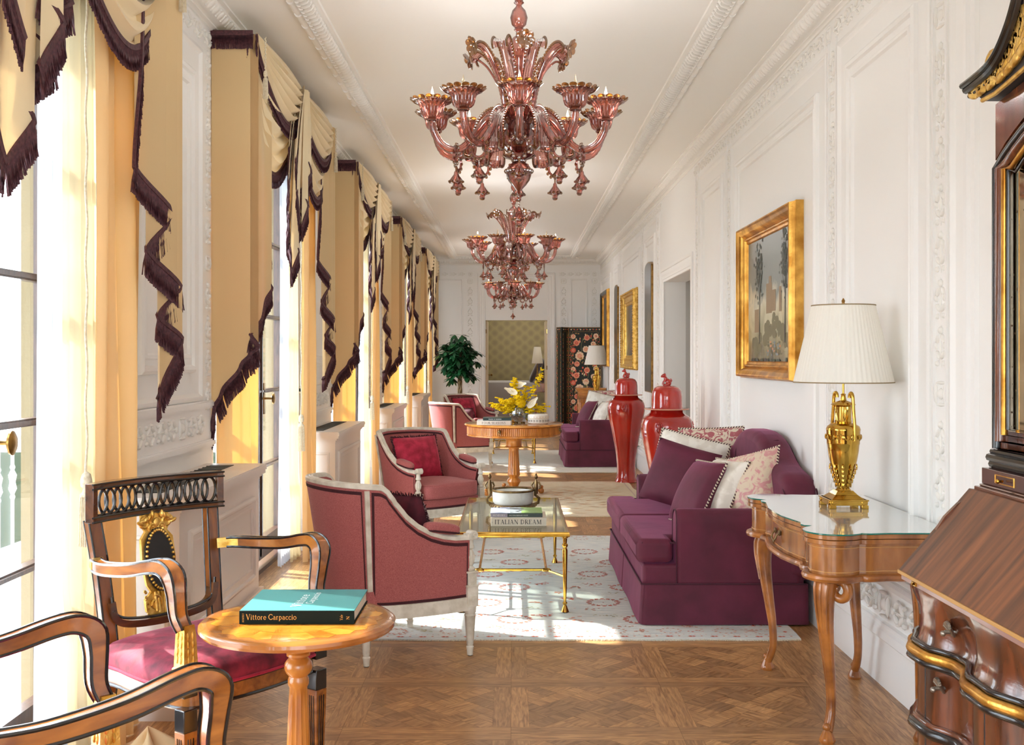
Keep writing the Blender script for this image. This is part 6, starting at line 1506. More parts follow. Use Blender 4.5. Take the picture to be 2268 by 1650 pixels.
for (y, z) in ((.26, .765), (-.26, .765), (.29, .605), (-.29, .605), (.29, .38), (-.29, .38)):
    xf = min(p[0] for p in front(0) if abs(p[1] - y) < .02)
    m = MB(); m.tube([(xf + .01, y, z), (xf - .03, y, z)], .0055, 8)
    for k in range(9):
        a = radians(-80 + k * 20); m.ell((xf - .012, y + .0, z), (.001, .001, .001), 4, 3)
        m.tube([(xf - .004, y, z - .012), (xf - .024, y + .020 * sin(a), z + .012 + .016 * cos(a))], [.004, .0045], 6)
    m.ell((xf - .034, y, z - .004), (.008, .008, .008), 8, 6); m.obj('knob', kn, t)
# slanting fall front and its cheeks
A_, B_ = (-.285, .863), (-.08, 1.108)
m = MB(); m.prism([(-.285, .862), (-.275, .862), (-.06, 1.11), (-.08, 1.112), (-.288, .872)], -.575, .575, 'y')
m.v = [(x, y, z) for x, y, z in m.v]; fl_ = m.obj('fall_front', M['lidw'], t, ang=20)
m = MB(); m.bb((-.292, -.578, .8605), (-.282, .578, .871)); m.obj('brass_edge', mat('pale_gilt_edge', (196, 148, 84), .35, .3), fl_, bevel=.001)
m = MB(); m.bb((-.291, .44, .848), (-.285, .47, .858)); m.ell((-.294, .455, .853), (.003, .008, .004), 6, 4); m.obj('lock_plate', M['brass'], t)
for s in (-1, 1):
    m = MB(); P = [(-.27, .862), (-.25, .90), (-.215, .935), (-.205, .96), (-.16, 1.03), (-.12, 1.07), (-.06, 1.105), (.25, 1.105), (.25, .862)]
    m.prism(P, s * .555, s * .57, 'y'); m.obj('cheek', M['rosew'], t, ang=30)
m = MB(); m.ell((-.14, .60, .835), (.016, .016, .012), 10, 8); m.tube([(-.14, .56, .83), (-.14, .60, .83)], .006, 8); m.obj('side_pull', M['oldbrass'], t)
m = MB(); m.bb((-.07, -.565, 1.105), (.25, .565, 1.122)); m.bb((-.055, -.565, 1.122), (.25, .565, 1.128)); m.obj('ledge', M['rosew'], t, bevel=.003)
m = MB(); m.bb((-.045, -.57, 1.128), (.25, .57, 1.175)); dr = m.obj('small_drawer', mat('deep_rosewood', (66, 26, 24), .25, coat=.6), t, bevel=.002)
m = MB(); m.tube([(-.05, .42, 1.15), (-.062, .42, 1.15)], .004, 6); m.ell((-.065, .42, 1.15), (.006, .007, .007), 8, 6); m.obj('knob', M['brass'], dr)
m = MB(); m.ring((-.0455, 0, 0), (0, 1, 0), (0, 0, 1), (-1, 0, 0), .36, .48, 1.138, 1.165, [(0, 0), (.001, .002), (.003, .002), (.004, 0)]); m.obj('string_inlay', M['gold'], dr)
# upper cabinet: frame, arched top, mirror
ZT = 2.235
def arch(y): return 2.02 + .10 * sqrt(max(0, 1 - (y / .56) ** 2)) * 1.0 + .03
m = MB(); m.bb((0, -.57, 1.175), (.25, .57, 1.178)); m.bb((-.0, .50, 1.175), (.25, .57, ZT)); m.bb((-.0, -.57, 1.175), (.25, -.50, ZT)); m.bb((.03, -.5, 1.175), (.25, .5, ZT)); m.bb((0, -.5, 1.175), (.05, .5, 1.225))
m.obj('upper_case', M['rosew'], t, bevel=.003)
m = MB()
for (a, z, r) in ((-.012, 1.185, .012), (-.02, 1.205, .012), (-.012, 1.222, .008)): m.tube([(a + .0, .575, z), (a, -.575, z)], r, 8)
m.obj('base_moulding', M['ebony'], t)
def frame_path(dy, dz): 
    P = [(-.57 + dy, 1.225 + dz), (-.57 + dy, 2.06)]
    for i in range(0, 21):
        y = lerp(-.57 + dy, .57 - dy, i / 20); P.append((y, 2.06 + .16 * sin(pi * i / 20) ** .8 - dz * (1 if 0 < i < 20 else .2)))
    return P + [(.57 - dy, 1.225 + dz)]
def fr(nm, mt, dy, dz, r, x):
    m = MB(); m.tube([(x, y, z) for y, z in frame_path(dy, dz)], r, 8, closed=True); return m.obj(nm, mt, t, ang=60)
fr('outer_moulding', M['ebony'], .012, .008, .014, -.006); fr('frame_moulding', M['rosew'], .036, .03, .016, -.006); fr('gilt_slip', M['gold'], .06, .05, .009, -.006); fr('inner_bead', M['ebony'], .074, .066, .006, .0)
m = MB(); P = frame_path(.07, .06); m.prism(P, .012, .016, 'x'); mir = m.obj('mirror', mat('foxed_mirror', (205, 186, 150), .04, 1.0, var=(232, 218, 188), vs=5), t, ang=0)
m = MB()
for i in range(46):
    y = .5 - (R.random() ** 2) * .25; z = R.uniform(1.3, 2.0); m.disc((.0118, y, z), R.uniform(.001, .004), 8, ax=(Vector((0, 1, 0)), Vector((0, 0, 1))))
m.obj('foxing', mat('foxing_brown', (90, 66, 40), .7), mir, ang=0)
m = MB(); P = [(-.57, 2.085), (-.57, 2.25)] + [(lerp(-.57, .57, i / 20), 2.25 + .05 * sin(pi * i / 20)) for i in range(1, 20)] + [(.57, 2.25), (.57, 2.085)] + [(lerp(.57, -.57, i / 20), 2.085 + .16 * sin(pi * i / 20) ** .8) for i in range(1, 20)]
m.prism(P, -.004, .03, 'x'); m.obj('arched_frieze', M['rosew'], t, ang=30)
# scrolled pediment
UP = [(.67, 2.317), (.60, 2.322), (.51, 2.332), (.45, 2.352), (.40, 2.385), (.35, 2.435), (.31, 2.50), (.27, 2.60), (.22, 2.70), (.15, 2.77), (.07, 2.80)]
LO = [(.585, 2.262), (.5, 2.262), (.42, 2.272), (.3, 2.29), (.1, 2.302), (0, 2.304)]
Cu = crom([(0, a, b) for a, b in UP], 4)
for s in (1, -1):
    m = MB(); LOr = [(q0, q1) for q0, q1 in reversed(LO)] + [(.62, 2.285), (.67, 2.31)]; Q = [(p.y, interp(LOr, p.y), p.z) for p in Cu] + [(0, 2.304, 2.80)]
    m.add([(x, s * y, z) for (y, z0, z1) in Q for (x, z) in ((-.03, z0), (-.03, z1), (.25, z1), (.25, z0))], [(4 * i + j, 4 * i + 4 + j, 4 * i + 4 + (j + 1) % 4, 4 * i + (j + 1) % 4) for i in range(len(Q) - 1) for j in range(4)] + [(0, 1, 2, 3)])
    pe = m.obj('pediment', M['black'], t, ang=40)
    m = MB(); C2 = [(-.05, s * p.y, p.z) for p in Cu]; m.tube(C2, .012, 8); m.tube([(x - .012, y, z + .012) for x, y, z in C2], .009, 8); m.tube([(x + .012, y, z - .018) for x, y, z in C2], .008, 8); m.tube([(.1, s * p.y, p.z + .003) for p in Cu], .014, 8); m.obj('pediment_moulding', M['ebony'], pe)
    m = MB(); m.tube([(-.036, s * a, b + .004) for a, b in LO], .007, 8)
    for i in range(2, 30):
        p = Cu[i]; q = Cu[i + 1]; u = i / 30; lw = interp(LO[::-1] and [(a, b) for a, b in reversed(LO)], p.y)
        hh = (p.z - lw); c = Vector((-.036, s * p.y, lw + hh * .42)); 
        if i % 3 == 0:
            for k in range(6):
                a = radians(20 + k * 28); L = min(.085, .03 + hh * .5)
                Q = Matrix.Rotation(-s * (a), 3, 'X'); d = Vector((0, s * cos(a), sin(a))); m.ell(tuple(c + d * L * .55), (.012, L * .55, L * .22), 7, 5, Matrix.Rotation(s * a, 3, 'X'))
    m.obj('acanthus_carving', M['goldleaf'], pe)
    m = MB()
    c = Vector((.03, s * .645, 2.378))
    m.tube([tuple(c + Vector((0, s * .045 * (1 - k / 26) * cos(k * .42), .055 * (1 - k / 26) * sin(k * .42)))) for k in range(22)], [.018 - .0004 * k for k in range(22)], 8); m.obj('rear_scroll', M['goldleaf'], pe)

# ------------------------------------------------------------------ tall lidded red jars
def make_jar():
    t = thing('lidded_jar', 'x', 'jar')
    m = MB(); m.lathe([(0, 0), (.125, 0), (.14, .006), (.14, .015), (.128, .03), (.118, .06), (.112, .12), (.112, .2), (.12, .3), (.138, .42), (.165, .56), (.19, .68), (.212, .78), (.225, .86), (.226, .91), (.216, .955), (.195, .985), (.165, 1.005), (.145, 1.02), (.138, 1.045), (.132, 1.045), (.13, 1.0), (.12, .98)], 64, cap=False); b = m.obj('body', M['lacquer'], t, ang=60)
    m = MB()
    for k in range(3):
        a = radians(-115 + k * 120); r = .223; c = Vector((r * cos(a), r * sin(a), .90)); T = Vector((-sin(a), cos(a), 0)); Nn = Vector((cos(a), sin(a), 0))
        m.ell(tuple(c + Vector((0, 0, .01))), (.016, .016, .02), 10, 8)
        for j in range(11): b_ = j * 2 * pi / 11; m.ell(tuple(c + T * .027 * cos(b_) + Vector((0, 0, .014 + .024 * sin(b_)))), (.009, .009, .009), 6, 5)
        for s in (-1, 1): m.ell(tuple(c + T * .008 * s + Nn * .014 + Vector((0, 0, .016))), (.004, .004, .004), 6, 4)
        m.tube([tuple(c + Nn * .012 + T * .02 * cos(q) + Vector((0, 0, -.022 + .024 * sin(q)))) for q in [i * pi / 8 for i in range(16)]], .0042, 6, closed=True)
    m.obj('lion_mask', M['lacquer'], b, ang=70)
    m = MB(); m.lathe([(.20 * .9, 1.047), (.192, 1.05), (.192, 1.056), (.14, 1.06), (.135, 1.075), (.134, 1.16), (.128, 1.205), (.108, 1.237), (.075, 1.252), (.03, 1.258), (0, 1.259)], 64, cap=False); lid = m.obj('lid', M['lacquer'], t, ang=50)
    m = MB(); m.lathe([(.188, 1.0465), (.1945, 1.05), (.1945, 1.056), (.188, 1.058)], 64, cap=False); m.obj('worn_rim', mat('worn_rim_glaze', (214, 150, 120), .3), lid)
    m = MB()     # seated lion dog
    m.ell((.0, 0, 1.262), (.035, .028, .012), 12, 6); m.ell((.012, 0, 1.29), (.026, .02, .026), 10, 8); m.ell((-.008, 0, 1.312), (.018, .017, .028), 10, 8, Matrix.Rotation(-.4, 3, 'Y')); m.ell((-.024, 0, 1.342), (.021, .018, .018), 10, 8); m.ell((-.042, 0, 1.336), (.012, .012, .010), 8, 6)
    for s in (-1, 1):
        m.ell((-.018, s * .014, 1.356), (.006, .005, .008), 6, 5); m.tube([(-.012, s * .012, 1.31), (-.03, s * .014, 1.285), (-.034, s * .014, 1.262)], [.009, .007, .008], 7); m.ell((.02, s * .016, 1.272), (.018, .009, .012), 8, 6)
        m.ell((-.042, s * .007, 1.346), (.003, .003, .003), 5, 4)
    for k in range(8): a = k * pi / 4; m.ell((-.016, .017 * cos(a), 1.338 + .018 * sin(a)), (.007, .006, .006), 6, 4)
    m.tube([(.034, 0, 1.28), (.042, 0, 1.30), (.034, 0, 1.318)], [.006, .007, .004], 6); m.obj('lion_finial', M['lacquer'], lid, ang=70); return t
jr = make_jar(); jr.location = (1.345, 9.43, 0); tag(jr, 'tall glossy red lidded jar nearer the camera, right behind the near sofa', None, 'tall red lidded jars')
dup(jr, (1.365, 13.0, 0), .25, 'tall glossy red lidded jar further back, left of the other jar and past the doorway')

# ------------------------------------------------------------------ potted tree by the last window
t = thing('potted_tree', 'money tree with braided trunk and dark hand-shaped leaves in the far left corner', 'plant', (-.97, 19.75, 0))
m = MB(); m.lathe([(0, 0), (.14, 0), (.15, .01), (.18, .34), (.19, .36), (.175, .36), (.165, .3), (0, .3)], 32); m.obj('pot', M['white_por'], t)
m = MB(); m.lathe([(0, .30), (.166, .31), (0, .325)], 20); m.obj('soil', mat('potting_soil', (50, 38, 28), .9), t)
m = MB()
for k in range(4): m.tube([(.026 * cos(k * pi / 2 + z * 9), .026 * sin(k * pi / 2 + z * 9), z) for z in [.3 + i * .028 for i in range(31)]], .017, 7)
m.obj('braided_trunk', M['bark'], t)
rr = random.Random(11); st = MB(); lf = MB()
def leaflet(c, d, L, up):
    d = Vector(d).normalized(); s = d.cross(Vector(up)); s = s.normalized() if s.length > 1e-3 else Vector((1, 0, 0)); n_ = s.cross(d); P = []
    for i, (q, w) in enumerate(((0, .0), (.2, .13), (.5, .2), (.8, .13), (1, 0))):
        p = Vector(c) + d * L * q - Vector((0, 0, .25 * L * q * q)); P.append((p + s * w * L, p - n_ * -.05 * w * L, p - s * w * L))
    vs = [tuple(x) for r_ in P for x in r_]; lf.add(vs, [(i * 3 + j, (i + 1) * 3 + j, (i + 1) * 3 + j + 1, i * 3 + j + 1) for i in range(4) for j in range(2)])
for k in range(130):
    a = rr.random() * 2 * pi; b = rr.uniform(-.95, 1); q = rr.uniform(.45, 1.15); r = .30 * sqrt(max(0, 1 - b * b)) * (1.05 if b < .3 else .95)
    e = Vector((r * q * cos(a), r * q * sin(a), 1.56 + .40 * b * q - .06)); s0 = Vector((.02 * cos(a), .02 * sin(a), min(e.z, 1.62) - .12))
    s0.z = max(s0.z, 1.12); mid = (s0 + e) / 2 + Vector((0, 0, .06)); st.tube([tuple(s0), tuple(mid), tuple(e)], [.005, .003, .0025], 4)
    out = Vector((cos(a), sin(a), .1))
    w0 = rr.random() * 6
    for j in range(7):
        an = w0 + j * .9; leaflet(e, (cos(an) + .35 * cos(a), sin(an) + .35 * sin(a), rr.uniform(-1.0, .25)), rr.uniform(.11, .21), (0, 0, 1))
st.tube([(0, 0, 1.1), (0, 0, 1.7)], [.03, .008], 7); st.obj('branches', M['bark'], t); lf.obj('foliage', M['leaf'], t, ang=60)

# ------------------------------------------------------------------ floral screen, chest and side table at the far end
t = thing('folding_screen', 'dark folding screen painted with pink roses and vines in the far right corner', 'screen', (1.2, 20.6, 0))
F = [((-.37, .0), (-.275, -.16)), ((-.275, -.16), (-.14, -.02)), ((-.14, -.02), (.48, -.08))]
rc = [mat('screen_ground', (22, 28, 22), .6), mat('rose_petal_pink', (232, 150, 118), .6), mat('rose_petal_pale', (240, 206, 168), .6), mat('coral_bud', (214, 92, 66), .6), mat('ochre_leaf', (176, 130, 66), .6), mat('sage_vine', (150, 144, 92), .6)]
for k, (a, b) in enumerate(F):
    m = MB(); A, B = Vector((a[0], a[1], 0)), Vector((b[0], b[1], 0)); U = (B - A).normalized(); Wd = (B - A).length; N = Vector((U.y, -U.x, 0)); H = 2.08; rr = random.Random(5 + k)
    for (z0, z1) in ((.0, H),):
        vs = [A, B, B - N * .025, A - N * .025]; m.add([tuple(v + Vector((0, 0, z))) for z in (.02, H) for v in vs], [(0, 1, 2, 3), (4, 5, 6, 7)] + [(i, (i + 1) % 4, 4 + (i + 1) % 4, 4 + i) for i in range(4)])
    Z = Vector((0, 0, 1)); lay = [0]
    def D(u, z, r, mi, n=10, ry=None, a0=0):
        lay[0] += 1
        if u - r < .004 or u + r > Wd - .004: return
        m.mi = mi; m.disc(tuple(A + U * u + Z * z + N * (.0008 + .00002 * (lay[0] % 60))), r, n, ry, a0, ax=(U, Z))
    def line(P, w, mi):
        m.mi = mi
        for (u0, z0), (u1, z1) in zip(P, P[1:]):
            d = Vector((u1 - u0, z1 - z0)); q = Vector((-d.y, d.x)).normalized() * w / 2; d2 = N * .0006
            m.add([tuple(A + U * u + Z * z + d2) for u, z in ((u0 - q.x, z0 - q.y), (u1 - q.x, z1 - q.y), (u1 + q.x, z1 + q.y), (u0 + q.x, z0 + q.y))], [(0, 1, 2, 3)])
    bw_ = .075 if Wd > .35 else .05
    line([(bw_, .05), (bw_, H - .085), (Wd - bw_, H - .085), (Wd - bw_, .05)], .004, 4); line([(.006, .02), (.006, H - .01), (Wd - .006, H - .01), (Wd - .006, .02)], .006, 4)
    for uu in (bw_ / 2, Wd - bw_ / 2):
        line([(uu + bw_ * .3 * sin(z * 22), z) for z in [.05 + i * .03 for i in range(66)]], .004, 5)
        z = .1
        while z < H - .12: D(uu + .012 * sin(z * 22 + 2), z, .013, 3); D(uu - .012 * sin(z * 22 + 2), z + .035, .009, 4, 6, .014); D(uu + .014, z + .06, .006, 2); z += .085
    line([(.05 + i * (Wd - .1) / 20, H - .045 + .014 * sin(i * 1.3)) for i in range(21)], .004, 5)
    for i in range(int(Wd / .06)): D(.05 + i * .06, H - .045, .013, 3 if i % 3 else 2); 
    if Wd > .2:
        def rose(u, z, r, c1, c2):
            for j in range(9): a = j * 2 * pi / 9; D(u + r * .72 * cos(a), z + r * .72 * sin(a), r * .34, c1)
            D(u, z, r * .72, c1)
            for j in range(6): a = j * pi / 3 + .4; D(u + r * .38 * cos(a), z + r * .38 * sin(a), r * .22, c2)
            D(u, z, r * .2, c1); D(u, z, r * .1, 3)
        uc = Wd / 2; z0 = .12
        line([(uc + .07 * sin(z * 6.5), z) for z in [.08 + i * .04 for i in range(46)]], .006, 5)
        while z0 < H - .3:
            s = 1 if int(z0 * 10) % 2 else -1
            rose(uc - .10, z0 + .17, .082, 2, 1); rose(uc + .085, z0 + .13, .070, 1, 3); rose(uc - .16, z0 + .42, .058, 1, 3) ; rose(uc + .16, z0 + .40, .048, 2, 1); rose(uc - .15, z0 + .02, .052, 1, 3); rose(uc + .19, z0 + .02, .045, 3, 1); rose(uc + .02, z0 + .30, .06, 2, 1); rose(uc + .2, z0 + .26, .055, 1, 3); rose(uc - .22, z0 + .28, .05, 3, 1); rose(uc + .04, z0 + .52, .055, 1, 3); rose(uc - .22, z0 + .54, .045, 2, 1); rose(uc + .21, z0 + .55, .05, 2, 3)
            for j in range(60):
                u = uc + rr.uniform(-.24, .24); z = z0 + rr.uniform(0, .62); D(u, z, rr.uniform(.008, .024), rr.choice((3, 4, 4, 2, 5, 1)), 7, rr.uniform(.010, .03), rr.random() * 3)
            z0 += .62
    m.obj('painted_panel', rc, t, ang=0)
ch = thing('chest', 'honey-coloured wooden chest with a moulded cornice before the floral screen', 'chest', (1.45, 19.98, 0))
m = MB(); m.bb((-.25, -.2, .06), (.24, .2, .92)); m.obj('carcass', M['yew'], ch, bevel=.004)
m = MB()
for (d, z0, z1) in ((.012, .88, .895), (.025, .895, .915), (.045, .915, .945)): m.bb((-.25 - d, -.2 - d, z0), (.255, .2, z1))
m.obj('cornice', M['yew'], ch, bevel=.003)
for k in range(4):
    m = MB(); z = .1 + k * .19; m.bb((-.21, -.206, z), (.2, -.2, z + .17)); d = m.obj('drawer', M['yewv'], ch, bevel=.002); m = MB()
    for s in (-1, 1): m.ell((s * .12, -.214, z + .085), (.012, .01, .012), 8, 6)
    m.obj('knob', M['oldbrass'], d)
sdt = thing('side_table', 'small walnut side table under the distant lamp, mostly hidden by the sofa cushions', 'table', (1.44, 19.35, 0))
m = MB(); m.bb((-.27, -.22, .78), (.26, .22, .81)); m.bb((-.25, -.20, .70), (.25, .20, .78)); m.obj('tabletop', M['walnut'], sdt, bevel=.004)
for a in (-1, 1):
    for b in (-1, 1): m = MB(); m.tube([(a * .23, b * .18, .7), (a * .23, b * .18, .35), (a * .22, b * .17, 0)], [.022, .018, .012], 10); m.obj('leg', M['walnut_leg'], sdt)

# ------------------------------------------------------------------ paintings on the right wall
def paint_mat(nm, sky, land, s):
    m = bpy.data.materials.new(nm); m.use_nodes = True; t = m.node_tree; n = t.nodes; p = n['Principled BSDF']; p.inputs['Roughness'].default_value = .35; p.inputs['Coat Weight'].default_value = .25
    tc = n.new('ShaderNodeTexCoord'); ns = n.new('ShaderNodeTexNoise'); ns.inputs['Scale'].default_value = s; ns.inputs['Detail'].default_value = 8; ns.inputs['Distortion'].default_value = .8; t.links.new(tc.outputs['Object'], ns.inputs['Vector'])
    sp = n.new('ShaderNodeSeparateXYZ'); t.links.new(tc.outputs['Generated'], sp.inputs[0])
    ad = n.new('ShaderNodeMath'); ad.operation = 'MULTIPLY_ADD'; ad.inputs[1].default_value = .55; t.links.new(ns.outputs[0], ad.inputs[0]); t.links.new(sp.outputs['Z'], ad.inputs[2])
    r = n.new('ShaderNodeValToRGB'); t.links.new(ad.outputs[0], r.inputs[0]); e = r.color_ramp.elements
    cols = land + sky; e[0].position = .2; e[0].color = lin(cols[0]); e[1].position = 1.3 / 1.5; e[1].color = lin(cols[-1])
    for i, c in enumerate(cols[1:-1]): q = e.new(.2 + (i + 1) * .66 / (len(cols) - 1)); q.color = lin(c)
    t.links.new(r.outputs[0], p.inputs['Base Color']); return m
OLD = paint_mat('landscape_canvas', [(196, 186, 150), (206, 198, 172), (120, 128, 122)], [(56, 54, 46), (92, 82, 58), (132, 118, 78), (160, 152, 116)], 5)
OLD2 = paint_mat('dim_canvas', [(70, 72, 60), (110, 96, 66), (50, 46, 40)], [(30, 26, 22), (60, 46, 30), (40, 50, 52), (84, 66, 46)], 7)
OLD3 = paint_mat('portrait_canvas', [(90, 74, 54), (60, 50, 38)], [(34, 30, 26), (48, 60, 66), (132, 112, 76)], 4)
def picture(label, y0, y1, z0, z1, d, fw, mt, canvas, ornate=False, loc=None, scene=None, grp=None):
    t = thing('painting', label, 'painting', (XR, (y0 + y1) / 2, (z0 + z1) / 2), 0, grp); hy, hz = (y1 - y0) / 2, (z1 - z0) / 2
    m = MB(); pr = [(0, 0), (0, d * .45), (-.0, d * .55), (.006, d * .62), (.012, d), (.022, d * 1.04), (.034, d * .92), (.05, d * .84), (.07, d * .5), (fw * .62, d * .38), (fw * .7, d * .5), (fw * .76, d * .48), (fw * .8, d * .3), (fw * .92, d * .28), (fw * .96, d * .34), (fw, d * .2)]
    m.ring((0, 0, 0), (0, 1, 0), (0, 0, 1), (-1, 0, 0), -hy, hy, -hz, hz, pr); f = m.obj('frame', mt, t, ang=35)
    if ornate:
        m = MB(); rr = random.Random(2)
        for (a, b, c, e) in ((-hy, -hz, hy, -hz), (hy, -hz, hy, hz), (hy, hz, -hy, hz), (-hy, hz, -hy, -hz)):
            L = sqrt((c - a) ** 2 + (e - b) ** 2); k = int(L / .035)
            for i in range(k):
                u = (i + .5) / k; y, z = lerp(a, c, u), lerp(b, e, u); iy, iz = (-y / hy if abs(abs(y) - hy) < 1e-6 else 0), (-z / hz if abs(abs(z) - hz) < 1e-6 else 0)
                m.ell((-d * 1.0, y + iy * .022, z + iz * .022), (.012, .015, .015), 7, 5); m.ell((-d * .3, y - iy * .004, z - iz * .004), (.014, .008, .012), 5, 4)
                if i % 2: m.ell((-d * .4, y + iy * fw * .72, z + iz * fw * .72), (.008, .012, .012), 6, 4)
        m.obj('carved_ornament', M['goldleaf'], f, ang=70)
    m = MB(); m.bb((-d * .12, -hy + fw * .9, -hz + fw * .9), (-d * .2, hy - fw * .9, hz - fw * .9)); m.obj('canvas', canvas, t, ang=0)
    if scene: scene(t, -d * .2 - .0008)
    return t
def landscape(t, x):
    cm = [mat('painted_bark', (52, 42, 32), .5), mat('painted_foliage', (46, 54, 38), .5), mat('painted_stone', (142, 116, 82), .5), mat('painted_cloud', (206, 198, 176), .5), mat('painted_hill', (108, 98, 62), .5), mat('painted_water', (120, 128, 128), .5), mat('painted_glow', (196, 132, 88), .5)]
    m = MB(); rr = random.Random(8); lay = [0]; e = Vector((0, -1, 0)), Vector((0, 0, 1))   # local +y is further from the camera = picture left
    def D(u, z, r, mi, ry=None, n=9):
        lay[0] += 1; m.mi = mi; m.disc((x - .00001 * lay[0], -u, z), r, n, ry, rr.random(), ax=(Vector((0, 1, 0)), Vector((0, 0, 1))))
    for i in range(60): u = rr.uniform(-.5, .5); D(u, -.12 - rr.random() * .12 - abs(u - .1) * .25, rr.uniform(.03, .07), 4, .03)
    m.mi = 2
    for (u, z, w, h) in ((-.02, .0, .16, .20), (.10, -.02, .12, .14), (.01, .12, .07, .05), (.28, -.02, .06, .16), (-.38, -.14, .13, .16)):
        lay[0] += 1; xx = x - .00001 * lay[0]; m.add([(xx, -(u - w / 2), z - h / 2), (xx, -(u + w / 2), z - h / 2), (xx, -(u + w / 2), z + h / 2), (xx, -(u - w / 2), z + h / 2)], [(0, 1, 2, 3)])
    for i in range(40): D(rr.uniform(-.1, .3), -.33 + rr.uniform(-.05, .04), rr.uniform(.01, .03), (5, 4, 4, 5, 6)[i % 5], .008)
    for (u0, zt) in ((-.30, .40), (.40, .42)):
        m.mi = 0; lay[0] += 1
        for q, (a, b) in enumerate((((u0, -.3), (u0 + .02, zt - .1)), ((u0 + .01, .0), (u0 - .07, .16)), ((u0 + .01, .05), (u0 + .09, .24)))):
            xx = x - .00001 * lay[0]; w = .010 if q == 0 else .005; m.add([(xx, -(a[0] - w), a[1]), (xx, -(a[0] + w), a[1]), (xx, -(b[0] + w * .5), b[1]), (xx, -(b[0] - w * .5), b[1])], [(0, 1, 2, 3)])
        for i in range(130): D(u0 + rr.gauss(0, .055), zt - .18 + rr.gauss(0, .1), rr.uniform(.006, .017), 1)
    for i in range(60): D(rr.uniform(-.5, .5), -.43 + rr.uniform(-.05, .02), rr.uniform(.02, .05), 1 if i % 2 else 0, .018)
    m.obj('painted_scene', cm, t, ang=0)
picture('gilt-framed landscape with a castle, ruins and tall trees above the near sofa', 6.38, 7.92, 1.355, 2.435, .085, .122, M['gold'], OLD, scene=landscape)
picture('ornate gilt-framed painting between two tall narrow panels above the distant jar', 14.7, 16.4, 1.34, 2.45, .085, .19, M['goldleaf'], OLD3, True)
blk = mat('black_frame_lacquer', (26, 22, 18), .35, coat=.4)
pf = picture('dark-framed painting with gilt edges nearest the far corner above the lamp', 19.0, 20.4, 1.34, 2.72, .07, .12, M['gold'], OLD2)
m = MB(); m.ring((0, 0, 0), (0, 1, 0), (0, 0, 1), (-1, 0, 0), -.70, .70, -.69, .69, [(.018, .074), (.03, .076), (.065, .05), (.075, .05)]); m.obj('black_band', blk, pf)
for (a, b, lb) in ((13.15, 13.8, 'tall narrow painted panel with an arched top, nearer the side doorway'), (17.42, 17.95, 'tall narrow painted panel with an arched top, further down the right wall')):
    t = thing('painted_panel', lb, 'painting', (XR, (a + b) / 2, 1.88), 0, 'tall narrow painted panels'); h = (b - a) / 2
    P = [(-h, -.81), (h, -.81), (h, .74)] + [(h * cos(q), .74 + .07 * sin(q)) for q in [pi * i / 10 for i in range(1, 10)]] + [(-h, .74)]
    m = MB(); m.prism(P, -.035, 0, 'x'); m.obj('edge', M['oldbrass'], t, ang=30)
    m = MB(); m.prism([(y * .93, z * .985) for y, z in P], -.038, -.03, 'x'); m.obj('canvas', OLD2, t, ang=0)

# ------------------------------------------------------------------ rugs
def rug_mat(nm, a, b, s): return mat(nm, a, .95, var=b, vs=s, stretch=(1, 6, 1), bump=.3, bs=260, det=5, ramp=(.35, .7))
def rug(name, label, x0, x1, y0, y1, mats, pattern, seed):
    t = thing(name, label, 'rug', ((x0 + x1) / 2, (y0 + y1) / 2, 0), 0, 'pale patterned rugs'); w, h = (x1 - x0) / 2, (y1 - y0) / 2; rr = random.Random(seed)
    m = MB(); nx, ny = 40, 60
    def hgt(x, y): return .008 + .0018 * sin(x * 5 + y * 3 + seed) * sin(y * 4 - x * 2)
    m.grid(lambda u, v: (lerp(-w, w, u) + .006 * sin(v * 30), lerp(-h, h, v) + .006 * sin(u * 26), hgt(lerp(-w, w, u), lerp(-h, h, v))), nx, ny)
    m.grid(lambda u, v: (lerp(-w, w, u) + .006 * sin(0), -h + .006 * sin(u * 26), lerp(0, hgt(lerp(-w, w, u), -h), v)), nx, 1); m.obj('pile', mats[0], t, ang=60)
    m = MB()
    for s in (-1, 1):
        for i in range(int(w * 2 / .008)): x = -w + i * .008; y = s * (h + .006 * sin((x + w) / (2 * w) * 26) * s); m.tube([(x, y, .006), (x + rr.uniform(-.004, .004), y + s * rr.uniform(.01, .02), .003)], .002, 3)
    m.obj('end_fringe', M['cord'], t, ang=0)
    m = MB(); lay = [0]
    def D(x, y, r, mi, ry=None, n=8, a0=0):
        if abs(x) > w - .02 or abs(y) > h - .02: return
        lay[0] += 1; m.mi = mi; m.disc((x, y, hgt(x, y) + .0012 + .000012 * (lay[0] % 90)), r, n, ry, a0)
    def med(x, y, r, mi, n=16):
        for k in range(n): a = k * 2 * pi / n; D(x + r * cos(a), y + r * sin(a), r * .15, mi, r * .11, 7, a); D(x + r * .8 * cos(a + .2), y + r * .8 * sin(a + .2), r * .05, mi)
        D(x, y, r * .06, mi)
    def motif(x, y, s, mi):
        for k in range(rr.randint(9, 17)): D(x + rr.gauss(0, s * .5), y + rr.gauss(0, s * .3), s * rr.uniform(.08, .2), mi, s * rr.uniform(.05, .13), rr.choice((4, 5, 6)), rr.random() * 3)
    pattern(D, med, motif, w, h, rr); o = m.obj('woven_pattern', mats[1:], t, ang=0)
    return t
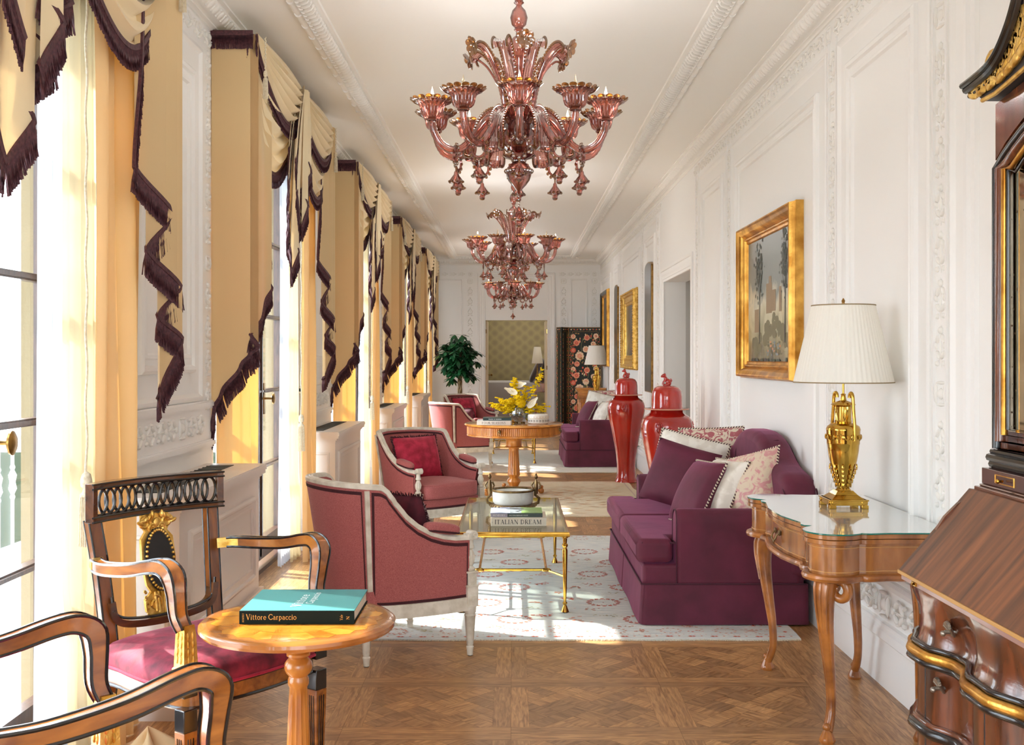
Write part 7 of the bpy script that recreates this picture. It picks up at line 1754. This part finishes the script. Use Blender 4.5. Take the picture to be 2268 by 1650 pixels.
def pat1(D, med, motif, w, h, rr):
    for j in range(-3, 4):
        for i in range(-3, 4):
            x, y = i * .36 + (.0 if j % 2 else .18), j * .43 + .05
            if abs(x) > w - .3 or abs(y) > h - .35: continue
            if (i + j) % 2 == 0: med(x, y, .092, 0)
            else: motif(x, y, .1, 1); 
            motif(x + .17, y + .1, .07, rr.choice((0, 1, 2))); motif(x - .1, y - .16, .06, rr.choice((1, 2)))
    for s in (-1, 1):
        y = s * (h - .17); x = -w + .15
        while x < w - .1: med(x, y, .055, 1, 11); motif(x + .15, y, .06, rr.choice((0, 1, 2))); x += .30
        x = -w + .06
        while x < w - .05: D(x, s * (h - .05), .016, 0, .012, 4); D(x + .018, s * (h - .05), .012, 0, .010, 4); D(x + .06, s * (h - .055), .007, 1); x += .12
        for i in range(int(w * 2 / .03)): D(-w + .03 + i * .03, s * (h - .09), .006, 1, .003, 4); D(-w + .03 + i * .03, s * (h - .26), .006, 2, .003, 4)
        yy = -h + .15
        while yy < h - .1: med(s * (w - .16), yy, .055, 1, 11); motif(s * (w - .16), yy + .15, .06, rr.choice((0, 1, 2))); D(s * (w - .05), yy, .014, 0, .014, 4); D(s * (w - .05), yy + .12, .014, 0, .014, 4); yy += .3
RC = [mat('rug_coral', (206, 98, 74), .95), mat('rug_faded_rose', (212, 146, 122), .95), mat('rug_olive', (186, 180, 148), .95)]
rug('rug', 'pale blue-grey rug with coral flower medallions under the near coffee table', -.79, 1.53, 5.72, 9.05, [rug_mat('rug_blue_grey', (204, 210, 208), (228, 228, 220), 9)] + RC, pat1, 1)
def pat2(D, med, motif, w, h, rr):
    for k in range(420): D(rr.uniform(-w + .15, w - .15), rr.gauss(0, h * .4), rr.uniform(.02, .07), rr.choice((0, 1, 2)), rr.uniform(.005, .014), 7)
    for s in (-1, 1):
        for i in range(int(w * 2 / .04)): D(-w + .04 + i * .04, s * (h - .06), .021, 3, .008, 4)
        for i in range(int(h * 2 / .04)): D(s * (w - .06), -h + .04 + i * .04, .01, 3, .02, 4)
rug('rug', 'faded gold and apricot rug under the round library table', -.95, 1.38, 10.15, 13.0, [rug_mat('rug_straw', (216, 200, 166), (232, 216, 190), 7), mat('rug_apricot', (216, 162, 112), .95), mat('rug_sand', (222, 184, 140), .95), mat('rug_honey', (208, 160, 120), .95), mat('rug_mauve_border', (206, 176, 170), .95)], pat2, 3)
def pat3(D, med, motif, w, h, rr):
    for k in range(160): D(rr.uniform(-w + .1, w - .1), rr.uniform(-h + .1, h - .1), rr.uniform(.01, .03), 0, rr.uniform(.006, .014), 6)
rug('rug', 'plain cream rug between the distant sofa and the distant pink armchairs', -.85, 1.45, 14.05, 17.4, [rug_mat('rug_cream', (226, 220, 206), (236, 230, 218), 8), mat('rug_beige_fleck', (210, 200, 182), .95)], pat3, 5)
